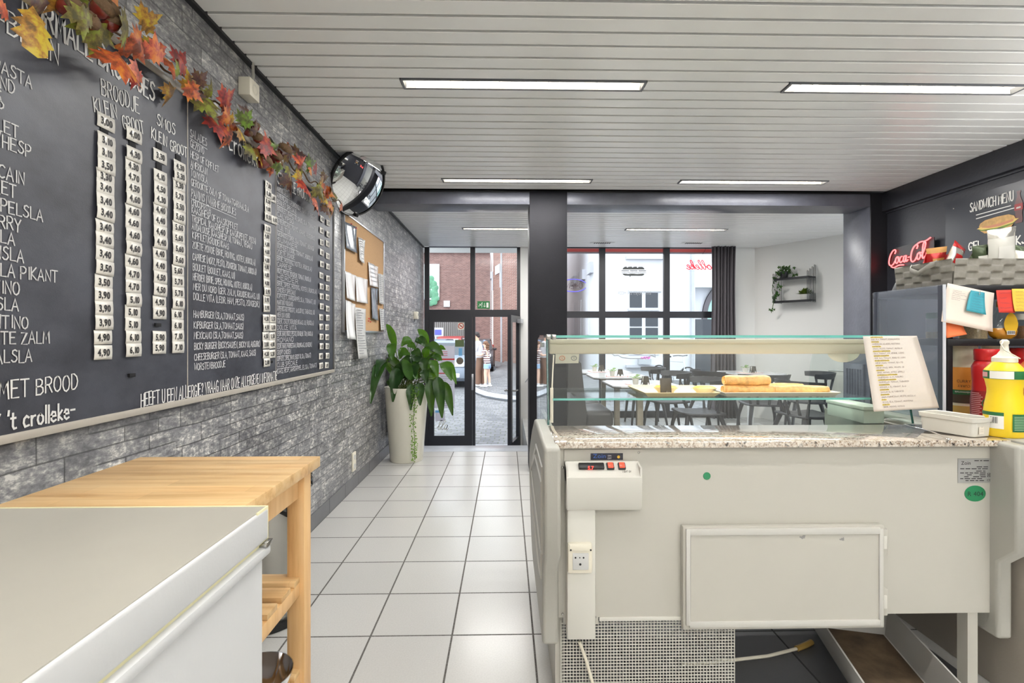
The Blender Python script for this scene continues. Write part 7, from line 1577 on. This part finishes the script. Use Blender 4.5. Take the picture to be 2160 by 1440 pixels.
# ---- red script neon on the dark wall
mat('neon_coral', lin(255, 90, 90), .3, emit=(1, .10, .10, 1), es=2.6)
NX = 3.43; q0 = aX(1877, 562, NX); q1 = aX(1966, 540, NX); wdt = q0.y-q1.y; t = thing('neon_sign', 'red script neon sign glowing on the dark wall above the basket', 'sign', (NX, (q0.y+q1.y)/2, q0.z))
CC = [[(3.4, 4.6), (3.9, 5.6), (3.2, 6.2), (1.8, 5.4), (.6, 3.4), (.3, 1.2), (1.2, .2), (2.6, .6), (3.6, 1.8)], [(4.8, 3.2), (4.0, 2.6), (3.8, 1.2), (4.5, .7), (5.3, 1.6), (5.2, 2.8), (4.8, 3.2), (5.6, 2.9)], [(7.2, 3.0), (6.4, 2.8), (5.9, 1.6), (6.4, .7), (7.4, 1.2)], [(9.0, 3.0), (8.2, 2.8), (7.8, 1.4), (8.4, .7), (9.0, 1.6), (9.3, 3.1), (9.1, 1.2), (9.6, .8), (10.2, 1.4)], [(10.2, 2.2), (11.0, 2.2)],
      [(14.4, 4.8), (14.9, 5.8), (14.2, 6.3), (12.8, 5.4), (11.8, 3.4), (11.6, 1.2), (12.4, .2), (13.6, .7), (14.4, 1.8)], [(15.6, 3.2), (14.8, 2.6), (14.6, 1.2), (15.3, .7), (16.1, 1.6), (16.0, 2.8), (15.6, 3.2), (16.6, 3.0)], [(16.6, 1.6), (18.0, 4.0), (18.6, 6.2), (17.9, 6.6), (17.3, 5.0), (17.1, 1.4), (17.6, .8), (18.4, 1.5)], [(20.0, 3.0), (19.2, 2.8), (18.8, 1.4), (19.4, .7), (20.0, 1.6), (20.3, 3.1), (20.1, 1.2), (20.7, .9)], [(1.4, -.2), (3.0, -.8), (5.5, -.2), (8.0, -.4)], [(14.2, 6.3), (16, 7.0), (18.6, 7.0), (20.8, 7.8)]]
k = wdt/20.8; m = rwallm(NX, q0.y, q0.z)
for pl in CC:
    c_ = curve(pl, 5); b = MB(); b.tube([m @ Vector((x*k, y*k*1.05, .012)) for x, y in c_], .0052, 8); b.build('neon_tube', 'neon_coral', t)
b = MB(); b.prism([(-.01, -.02), (wdt+.02, -.02), (wdt+.02, k*8.2), (-.01, k*7)], .004, m @ Matrix.Translation((0, 0, -.004))); b.build('backing', 'black_plastic', t)
# ---- menu poster on the dark wall
PXw = RW-.004; y0p, y1p = 3.85, 2.75; zt_ = aX(1997, 428, PXw).z; zb_ = 1.62
b = MB(); b.box(PXw-.006, PXw+.003, y1p, y0p, zb_, zt_); po = S('menu_poster', b, mat('poster_black', lin(42, 44, 52), .28), 'dark menu poster with a filled baguette picture on the wall', 'poster', (PXw, y0p, zb_))
F2 = PXw-.0075
def pm(px, py): return aX(px, py, F2)
a = pm(2046, 447); e = pm(2139, 424); m = rwallm(F2, a.y, a.z, math.atan2(e.z-a.z, a.y-e.y)*0); b = MB(); L_ = a.y-e.y; w0 = sum(GL(c)[2] for c in 'SANDWICH MENU'); 
st, wd = hand('SANDWICH MENU', .066, .9, .03); b.strokes([[(x*L_/wd, y) for x, y in l] for l in st], .0075, m); b.strokes([[(.05, -.035), (L_*.93, -.030)], [(.05, -.062), (L_*1.02, -.052)]], .006, m); b.build('lettering', 'paper', po, None)
for s_, px, py in (('GEL', 2043, 529), ('KJE', 2143, 516)):
    a = pm(px, py); b = MB(); st, wd = hand(s_, .058, .85, .03); b.strokes(st, .009, rwallm(F2, a.y, a.z)); b.build('lettering', 'paper', po, None)
mat('bread', lin(206, 164, 104), .6, var=.2, vscale=30); mat('lettuce', lin(120, 150, 60), .6); mat('ham_pink', lin(206, 140, 110), .6); mat('cheese', lin(230, 200, 120), .6)
a = pm(2064, 484); e = pm(2146, 470); L_ = a.y-e.y; m = rwallm(F2, a.y, a.z)
def blob(name, pts, mt, lift): b = MB(); b.prism([(x*L_, y*L_) for x, y in pts], .001, m @ Matrix.Translation((0, 0, lift))); b.build(name, mt, po)
blob('lettuce_print', [(.02, -.02), (.1, -.07), (.25, -.06), (.4, -.10), (.55, -.07), (.7, -.10), (.85, -.05), (1.0, .02), (.9, .07), (.1, .04)], 'lettuce', 0); blob('cheese_print', [(-.04, .02), (.1, -.03), (.5, -.06), (.9, -.02), (1.04, .06), (.9, .08), (.1, .06)], 'cheese', .001); blob('ham_print', [(.1, .03), (.3, -.02), (.6, -.03), (.9, .02), (.92, .07), (.12, .07)], 'ham_pink', .002)
blob('bread_print', [(.02, .05), (.06, .14), (.2, .20), (.5, .22), (.8, .21), (.93, .15), (.97, .07), (.6, .04), (.3, .03)], 'bread', .003); blob('bread_print', [(.06, -.05), (.3, -.10), (.65, -.11), (.92, -.04), (.85, -.13), (.5, -.18), (.18, -.14)], 'bread', .003)
# cola bottle print
a = pm(2149, 470); hB = pm(2149, 402).z-a.z; m = rwallm(F2, a.y, a.z); mat('cola_red', lin(150, 34, 34), .4); mat('cola_glass', lin(96, 52, 50), .3)
pr = [(.10, 0), (.12, .10), (.10, .30), (.13, .48), (.12, .62), (.05, .82), (.045, .93), (.06, .94), (.06, 1)]
b = MB(); b.prism([(x*hB, y*hB) for x, y in pr]+[(-x*hB, y*hB) for x, y in pr[::-1]], .001, m); b.build('bottle_print', 'cola_glass', po); b = MB(); b.prism([(-.13*hB, .40*hB), (.13*hB, .40*hB), (.125*hB, .60*hB), (-.125*hB, .60*hB)], .001, m @ Matrix.Translation((0, 0, .001))); b.build('bottle_label', 'cola_red', po)
st, wd = script('coca', .07*hB); b = MB(); b.strokes([[(x-wd/2, y+.46*hB) for x, y in l] for l in st], .004, m @ Matrix.Translation((0, 0, .0025))); b.build('lettering', 'paper', po, None)
p = pm(2012, 440); b = MB(); b.ball((F2, p.y, p.z), .006, 8); b.build('screw_head', 'steel', po)
# ================================================================= PEOPLE, CARS AND A BICYCLE IN THE STREET
mat('skin', lin(214, 168, 142), .55); mat('skin_light', lin(226, 188, 166), .55); mat('hair_dark', lin(46, 38, 36), .6); mat('hair_brown', lin(110, 76, 54), .6)
mat('shirt_white', lin(214, 216, 220), .75); mat('trousers_brown', lin(122, 94, 78), .8); mat('denim', lin(150, 178, 208), .8); mat('shoe_white', lin(222, 222, 222), .5); mat('cloth_blue', lin(130, 146, 178), .8)
def stripe_mat():
    m = bpy.data.materials.new('striped_jersey'); m.use_nodes = True; n = NT(m); sp = n.new('ShaderNodeSeparateXYZ'); n.link(n.coord(), sp.inputs[0])
    f = n.math('FRACT', n.math('MULTIPLY', sp.outputs[2], 15.0)); n.link(n.ramp(f, [(.0, lin(216, 210, 208)), (.58, lin(110, 66, 70))], 'CONSTANT'), n.b.inputs['Base Color']); n.b.inputs['Roughness'].default_value = .8; MATS['striped_jersey'] = m
stripe_mat()
def skinbody(name, verts, edges, radii, material, parent, root=0, sub=2):
    me = bpy.data.meshes.new(name); off = ORG.get(parent, Vector()) if parent else Vector()
    me.from_pydata([tuple(Vector(v)-off) for v in verts], edges, []); me.update(); o = bpy.data.objects.new(name, me); COL.objects.link(o)
    sm = o.modifiers.new('skin', 'SKIN'); sm.use_smooth_shade = True
    for i, v in enumerate(me.skin_vertices[0].data): v.radius = radii[i] if isinstance(radii[i], tuple) else (radii[i], radii[i]); v.use_root = (i == root)
    ss = o.modifiers.new('sub', 'SUBSURF'); ss.levels = sub; ss.render_levels = sub
    me.materials.append(M[material]); o.parent = parent; ORG[o] = off; return o
def sleeve(pts, rad, mt, nm, par, n=14, ell=(1, 1)):
    b = MB(); b.tube(pts, rad, n); return b.build(nm, mt, par, 60)
def ellip(secs, mt, nm, par, n=20, rot=0.0):
    """clothing shell: sections (x, y, z, half width, half depth)"""
    b = MB(); rows = []
    for x, y, z, hw, hd in secs:
        rows.append([(x+hw*math.cos(a)*math.cos(rot)-hd*math.sin(a)*math.sin(rot), y+hw*math.cos(a)*math.sin(rot)+hd*math.sin(a)*math.cos(rot), z) for a in [2*PI*k/n for k in range(n+1)]])
    b.grid(rows); o = b.build(nm, mt, par, 70); md = o.modifiers.new('s', 'SOLIDIFY'); md.thickness = .008; md.offset = 1; return o
def hand_fingers(wrist, d, par, mt, s_=1.0):
    """palm with four bent fingers and a thumb, each its own chain"""
    d = d.normalized(); sd = d.cross(Vector((0, 0, 1))).normalized(); up = sd.cross(d)
    verts, edges, rad = [wrist, wrist+d*.05*s_, wrist+d*.085*s_], [(0, 1), (1, 2)], [(.022*s_, .016*s_), (.036*s_, .014*s_), (.034*s_, .012*s_)]
    for k, (o_, ln) in enumerate(((-.027, .062), (-.009, .072), (.009, .068), (.027, .052))):
        b0 = len(verts); a = wrist+d*.088*s_+sd*o_*s_; verts += [a, a+d*ln*.5*s_-up*.004, a+d*ln*.9*s_-up*.018*s_]; edges += [(2, b0), (b0, b0+1), (b0+1, b0+2)]; rad += [.0095*s_, .0085*s_, .007*s_]
    b0 = len(verts); a = wrist+d*.03*s_+sd*.032*s_; verts += [a, a+d*.03*s_+sd*.018*s_, a+d*.06*s_+sd*.016*s_]; edges += [(0, b0), (b0, b0+1), (b0+1, b0+2)]; rad += [.011*s_, .010*s_, .008*s_]
    return verts, edges, rad
def person(base, H, face, label, cfg):
    """face = heading in radians (direction the body faces)"""
    t = thing('person', label, 'person', base); fx, fy = math.cos(face), math.sin(face); f = Vector((fx, fy, 0)); r = Vector((fy, -fx, 0)); B = Vector(base)
    P_ = lambda a, b_, z: B+r*a*H+f*b_*H+Vector((0, 0, z*H)); s_ = H
    ln = cfg['lean']; V, E_, Rr = [], [], []
    def add(p, rad, link=None): V.append(p); Rr.append(rad); (E_.append((link, len(V)-1)) if link is not None else None); return len(V)-1
    pel = add(P_(0, 0, .52), (.085*s_, .06*s_)); wa = add(P_(0, ln*.2, .60), (.075*s_, .055*s_), pel); chs = add(P_(0, ln*.55, .72), (.09*s_, .06*s_), wa); nb = add(P_(0, ln*.85, .82), (.045*s_, .04*s_), chs); nk = add(P_(0, ln, .855), .032*s_, nb)
    h1 = add(P_(0, ln*1.15+.005, .90), (.042*s_, .05*s_), nk); h2 = add(P_(0, ln*1.25+.01, .945), (.045*s_, .054*s_), h1); h3 = add(P_(0, ln*1.3, .98), (.030*s_, .036*s_), h2)
    for sd_, st in ((-1, cfg['step'][0]), (1, cfg['step'][1])):
        hip = add(P_(sd_*.05, 0, .49), .058*s_, pel); kn = add(P_(sd_*.052, st*.5+.015, .275), .036*s_, hip); cf = add(P_(sd_*.052, st*.75, .19), .034*s_, kn); an = add(P_(sd_*.052, st, .045), .022*s_, cf); he = add(P_(sd_*.052, st-.015, .02), .022*s_, an); add(P_(sd_*.056, st+.09, .014), .018*s_, he)
    wr = []
    for sd_, (el, wv) in ((-1, cfg['armL']), (1, cfg['armR'])):
        sh = add(P_(sd_*.115, ln*.8, .80), .036*s_, chs); e = add(P_(*el), .027*s_, sh); w = add(P_(*wv), .019*s_, e); wr.append((V[sh], V[e], V[w]))
        hv, he_, hr = hand_fingers(V[w], (V[w]-V[e]), t, 'skin', .62*H); o0 = len(V); V.extend(hv); Rr.extend(hr); E_.append((w, o0)); E_.extend([(a+o0, b_+o0) for a, b_ in he_])
    skinbody('body', V, E_, Rr, cfg['skin'], t)
    hc = V[h2]
    # face: nose, eyes, ears
    b = MB(); fd = (f+Vector((0, 0, -.2))).normalized(); b.ball(hc+f*.052*H-Vector((0, 0, .008*H)), .010*H, 8, (1, 1, 1.3)); b.build('nose', cfg['skin'], t)
    for q in (-1, 1):
        b = MB(); b.ball(hc+f*.046*H+r*q*.02*H+Vector((0, 0, .004*H)), .006*H, 8); b.build('eye', 'hair_dark', t)
        b = MB(); b.ball(hc+r*q*.045*H-Vector((0, 0, .004*H)), .012*H, 8, (.5, .8, 1.2)); b.build('ear', cfg['skin'], t)
    b = MB(); b.ball(hc+f*.044*H-Vector((0, 0, .030*H)), .012*H, 8, (1, .4, .35)); b.build('mouth', mat('lips', lin(180, 110, 100), .5), t)
    return t, P_, wr, hc, f, r
PV = ST+.12
p = aZ(1012.5, 815, PV); y0_ = p.y
mt_, Pm, wr, hc, f, r = person((p.x, y0_+.1, PV), 1.63, R(172), 'person in white shirt and brown trousers seen from behind, hugging the girl', {'lean': .055, 'step': (.03, -.05), 'skin': 'skin', 'armL': ((-.17, .05, .69), (-.07, .16, .74)), 'armR': ((.20, .03, .68), (.16, .14, .74))})
H = 1.63; c0 = Vector((p.x, y0_+.1, PV))
ellip([(*Pm(0, -.0, .48), .100*H, .075*H), (*Pm(0, .01, .56), .094*H, .070*H), (*Pm(0, .03, .70), .108*H, .074*H), (*Pm(0, .045, .80), .112*H, .062*H), (*Pm(0, .05, .835), .06*H, .045*H)], 'shirt_white', 'shirt', mt_, rot=R(82))
for k, (a_, e_, w_) in enumerate(wr): sleeve([a_, a_.lerp(e_, .5), e_, e_.lerp(w_, .45)], [.046*H, .042*H, .036*H, .031*H], 'shirt_white', 'sleeve', mt_)
for sd_, st in ((-1, .03), (1, -.05)): sleeve([Pm(sd_*.045, 0, .53), Pm(sd_*.05, 0, .46), Pm(sd_*.053, st*.5+.012, .28), Pm(sd_*.053, st, .05)], [.066*H, .066*H, .054*H, .048*H], 'trousers_brown', 'trouser_leg', mt_)
ellip([(*Pm(0, 0, .45), .088*H, .072*H), (*Pm(0, 0, .52), .094*H, .072*H), (*Pm(0, .005, .55), .088*H, .066*H)], 'trousers_brown', 'trousers', mt_, rot=R(82))
b = MB(); b.ball(hc-f*.012*H+Vector((0, 0, .022*H)), .056*H, 14, (1.0, 1.0, .86)); b.ball(hc-f*.035*H-Vector((0, 0, .008*H)), .042*H, 12); b.build('hair', 'hair_dark', mt_, 80)
for sd_, st in ((-1, .03), (1, -.05)): b = MB(); m_ = Matrix.Translation(Pm(sd_*.054, st+.03, .022)) @ Matrix.Rotation(R(172), 4, 'Z'); b.obox((0, 0, 0), (.165*H, .058*H, .040*H), None, .016*H, 3); [setattr(v, 'co', m_ @ v.co) for v in b.bm.verts]; b.build('shoe', 'shoe_white', mt_)
b = MB(); rows = []
for j in range(7):
    v = j/6; row = []
    for i in range(6): q = Pm(.06+.11*i/5, -.045-.03*math.sin(PI*i/5)-.012*math.sin(5*v), .86-.13*v); row.append(q)
    rows.append(row)
b.grid(rows); cl = b.build('shoulder_cloth', 'cloth_blue', mt_, 70); md = cl.modifiers.new('s', 'SOLIDIFY'); md.thickness = .01
p = aZ(1028, 815.5, PV); H = 1.36
gt, Pg, wr, hc, f, r = person((p.x, p.y-.05, PV), H, R(165), 'girl in striped top and denim shorts, hugging the person in white', {'lean': .03, 'step': (.03, -.04), 'skin': 'skin_light', 'armL': ((-.15, .08, .70), (-.08, .22, .70)), 'armR': ((.15, .07, .68), (.10, .20, .66))})
gt['category'] = 'person'
ellip([(*Pg(0, -.0, .50), .088*H, .068*H), (*Pg(0, .01, .60), .082*H, .062*H), (*Pg(0, .02, .72), .098*H, .066*H), (*Pg(0, .028, .80), .102*H, .056*H), (*Pg(0, .03, .835), .05*H, .04*H)], 'striped_jersey', 'striped_top', gt, rot=R(75))
for a_, e_, w_ in wr: sleeve([a_, a_.lerp(e_, .6)], [.044*H, .040*H], 'striped_jersey', 'sleeve', gt)
ellip([(*Pg(0, 0, .43), .096*H, .078*H), (*Pg(0, 0, .50), .090*H, .072*H), (*Pg(0, .005, .545), .080*H, .060*H)], 'denim', 'shorts', gt, rot=R(75))
for sd_ in (-1, 1): sleeve([Pg(sd_*.048, 0, .49), Pg(sd_*.052, .004, .405)], [.066*H, .064*H], 'denim', 'shorts_leg', gt)
b = MB(); b.ball(hc-f*.012*H+Vector((0, 0, .02*H)), .058*H, 14, (1, 1, .88)); rg = random.Random(4)
for k in range(46): z = rg.uniform(-.17, .0); b.ball(hc-f*(.045+.02*rg.random())*H+r*rg.uniform(-.055, .055)*H+Vector((0, 0, z*H)), rg.uniform(.018, .03)*H, 7)
b.build('hair', 'hair_brown', gt, 80)
for sd_, st in ((-1, .03), (1, -.04)):
    b = MB(); m_ = Matrix.Translation(Pg(sd_*.055, st+.03, .022)) @ Matrix.Rotation(R(165), 4, 'Z'); b.obox((0, 0, 0), (.165*H, .06*H, .042*H), None, .016*H, 3); [setattr(v, 'co', m_ @ v.co) for v in b.bm.verts]; b.build('shoe', 'shoe_white', gt)
    sleeve([Pg(sd_*.052, st, .035), Pg(sd_*.052, st, .085)], [.027*H, .028*H], 'shoe_white', 'sock', gt)
# ---- parked cars
mat('car_glass', lin(60, 66, 74), .06, spec=.9); mat('tyre', lin(34, 34, 36), .8); mat('tail_red', lin(180, 30, 34), .25); mat('lamp_clear', lin(226, 230, 236), .1)
def car(x, y, head, paint, label, L=4.0, Wd=1.72, Hh=1.48, roofrail=False):
    """hatchback; nose along local +x"""
    t = thing('car', label, 'car', (x, y, ST+.004)); m = Matrix.Translation((x, y, ST+.004)) @ Matrix.Rotation(head, 4, 'Z'); hl, hw = L/2, Wd/2
    prof = [(-hl, .42), (-hl-.02, .62), (-hl+.06, .92), (-hl+.10, 1.0), (hl-1.15, .98), (hl-.45, .86), (hl-.08, .72), (hl, .55), (hl-.02, .32), (hl-.12, .22), (-hl+.1, .24)]
    b = MB(); rows = []
    for v, k in ((-1, .90), (-.97, .965), (-.8, 1), (.8, 1), (.97, .965), (1, .90)): rows.append([m @ Vector((px_*(.985 if abs(v) > .9 else 1), v*hw, .22+(z-.22)*(.97 if abs(v) > .9 else 1))) for px_, z in prof+prof[:1]])
    b.grid(rows)
    for rw, fl_ in ((rows[0], 0), (rows[-1], 1)): b.bm.faces.new([b.bm.verts.new(q) for q in (rw[:-1] if fl_ else rw[:-1][::-1])])
    b.build('body', paint, t, 35)
    cab = [(-hl+.08, .98), (-hl+.30, Hh-.10), (-hl+.55, Hh-.02), (-.1, Hh), (.45, Hh-.06), (hl-1.1, .97)]
    b = MB(); rows = [[m @ Vector((px_, v*(hw*.93-(z-.97)*.30), z)) for px_, z in cab] for v in (-1, -.9, .9, 1)]
    b.grid(rows)
    for rw in (rows[0], rows[-1]): b.bm.faces.new([b.bm.verts.new(q) for q in rw])
    b.build('cabin', paint, t, 35)
    def strip(pts, mt, nm): b = MB(); b.poly([m @ Vector(q) for q in pts]); o = b.build(nm, mt, t, None); md = o.modifiers.new('s', 'SOLIDIFY'); md.thickness = .012; md.offset = 0
    yy = lambda z, e=.004: hw*.93-(z-.97)*.30+e
    strip([(hl-1.13, -.62, 1.0), (hl-1.13, .62, 1.0), (.50, .55, Hh-.085), (.50, -.55, Hh-.085)], 'car_glass', 'windscreen')
    strip([(-hl+.09, .6, 1.04), (-hl+.09, -.6, 1.04), (-hl+.29, -.52, Hh-.14), (-hl+.29, .52, Hh-.14)], 'car_glass', 'rear_window')
    for q in (-1, 1): strip([(-hl+.35, q*yy(1.02), 1.02), (hl-1.3, q*yy(1.02), 1.02), (.42, q*yy(Hh-.12), Hh-.12), (-hl+.5, q*yy(Hh-.12), Hh-.12)], 'car_glass', 'side_window')
    for q in (-1, 1):
        b = MB(); b.obox((hl-.13, q*(hw-.28), .74), (.26, .40, .15), None, .04); [setattr(v, 'co', m @ v.co) for v in b.bm.verts]; b.build('headlamp', 'lamp_clear', t)
        b = MB(); b.obox((hl-.03, q*(hw-.3), .40), (.1, .16, .14), None, .03); [setattr(v, 'co', m @ v.co) for v in b.bm.verts]; b.build('fog_lamp', 'lamp_clear', t)
        b = MB(); b.obox((-hl+.10, q*(hw-.10), 1.02), (.10, .08, .28), None, .02); [setattr(v, 'co', m @ v.co) for v in b.bm.verts]; b.build('tail_lamp', 'tail_red', t)
        b = MB(); b.obox((hl-1.25, q*(hw+.06), 1.0), (.14, .16, .11), None, .03); [setattr(v, 'co', m @ v.co) for v in b.bm.verts]; b.build('mirror', paint, t)
        for xx in (-hl+.75, hl-.78):
            mw = m @ Matrix.Translation((xx, q*(hw-.10), .30)) @ Matrix.Rotation(PI/2*(-q), 4, 'X'); b = MB(); b.lathe([(0, -.09), (.30, -.09), (.30, .09), (.27, .105), (.19, .10), (0, .10)], mw.to_translation(), 22, mw.to_3x3().to_4x4()); w = b.build('wheel', 'tyre', t)
            b = MB(); b.lathe([(.19, .102), (.17, .11), (.05, .10), (0, .11)], mw.to_translation(), 16, mw.to_3x3().to_4x4()); b.build('hubcap', 'steel', w)
    b = MB(); b.obox((hl-.01, 0, .46), (.06, 1.0, .16), None, .03); [setattr(v, 'co', m @ v.co) for v in b.bm.verts]; b.build('grille', 'tyre', t)
    return t
mat('paint_silver', lin(128, 138, 152), .35, metal=.2); mat('paint_dark', lin(44, 36, 40), .35); mat('paint_red', lin(150, 40, 42), .35); mat('paint_bluegrey', lin(100, 112, 132), .35, metal=.2)
ca = aY(1000, 720, 22.6); car(ca.x, 24.4, R(-90), 'paint_dark', 'dark parked car facing the shop, behind the two hugging people')
car(aY(958, 700, 17.6).x, 17.6, R(-97), 'paint_silver', 'silver car parked nearest, seen through the left door pane')
car(aY(912, 700, 23).x, 23.2, R(-95), 'paint_bluegrey', 'blue-grey car second in the parked row behind the silver one')
car(aY(960, 700, 28.5).x, 28.8, R(84), 'paint_red', 'red-tailed car parked farthest back in the row', 4.1, 1.75, 1.6)
# ---- bicycle leaning by the white house
bxp = aY(1436, 745, 15.6); t = thing('bicycle', 'pale grey bicycle parked by the white house outside the window', 'bicycle', (bxp.x, 15.2, ST+.003))
m = Matrix.Translation((bxp.x, 15.2, ST+.003)) @ Matrix.Rotation(R(-62), 4, 'Z')
mat('bike_grey', lin(190, 194, 200), .4)
fw, rw = Vector((.0, 0, .35)), Vector((-1.08, 0, .35))
fw = Vector((.12, 0, .35))
def tb_(nm, pts, rr_, mt='bike_grey'): b = MB(); b.tube([m @ Vector(q) for q in pts], rr_, 8); return b.build(nm, mt, t)
for c_ in (fw, rw):
    b = MB(); b.tube([m @ (c_+Vector((.33*math.cos(a), 0, .33*math.sin(a)))) for a in [2*PI*k/36 for k in range(36)]], .022, 8, True); w = b.build('wheel', 'tyre', t)
    for k in range(12): b = MB(); a = 2*PI*k/12; b.tube([m @ c_, m @ (c_+Vector((.32*math.cos(a), 0, .32*math.sin(a))))], .002, 4); b.build('spoke', 'steel', w)
tb_('frame', [(-.08, 0, .86), (-.02, 0, .70), (-.55, 0, .32), (-.70, 0, .84), (-.08, 0, .84)], .02); tb_('frame', [(-.55, 0, .32), tuple(rw), (-.68, 0, .78)], .012)
tb_('fork', [(-.08, 0, .90), (.0, .05, .62), (.12, .05, .35)], .014); tb_('fork', [(-.03, 0, .70), (.0, -.05, .62), (.12, -.05, .35)], .014)
tb_('handlebar', [(-.22, .30, 1.02), (-.10, .20, 1.04), (-.09, 0, 1.02), (-.10, -.20, 1.04), (-.22, -.30, 1.02)], .012, 'tyre'); tb_('stem', [(-.08, 0, .86), (-.10, 0, 1.03)], .014)
b = MB(); b.obox((-.75, 0, .98), (.26, .14, .05), None, .02); [setattr(v, 'co', m @ v.co) for v in b.bm.verts]; b.build('saddle', 'tyre', t); tb_('seat_post', [(-.69, 0, .80), (-.73, 0, .97)], .013)
tb_('pedal_crank', [(-.55, .08, .32), (-.55, .08, .16), (-.55, .18, .16)], .01, 'steel')
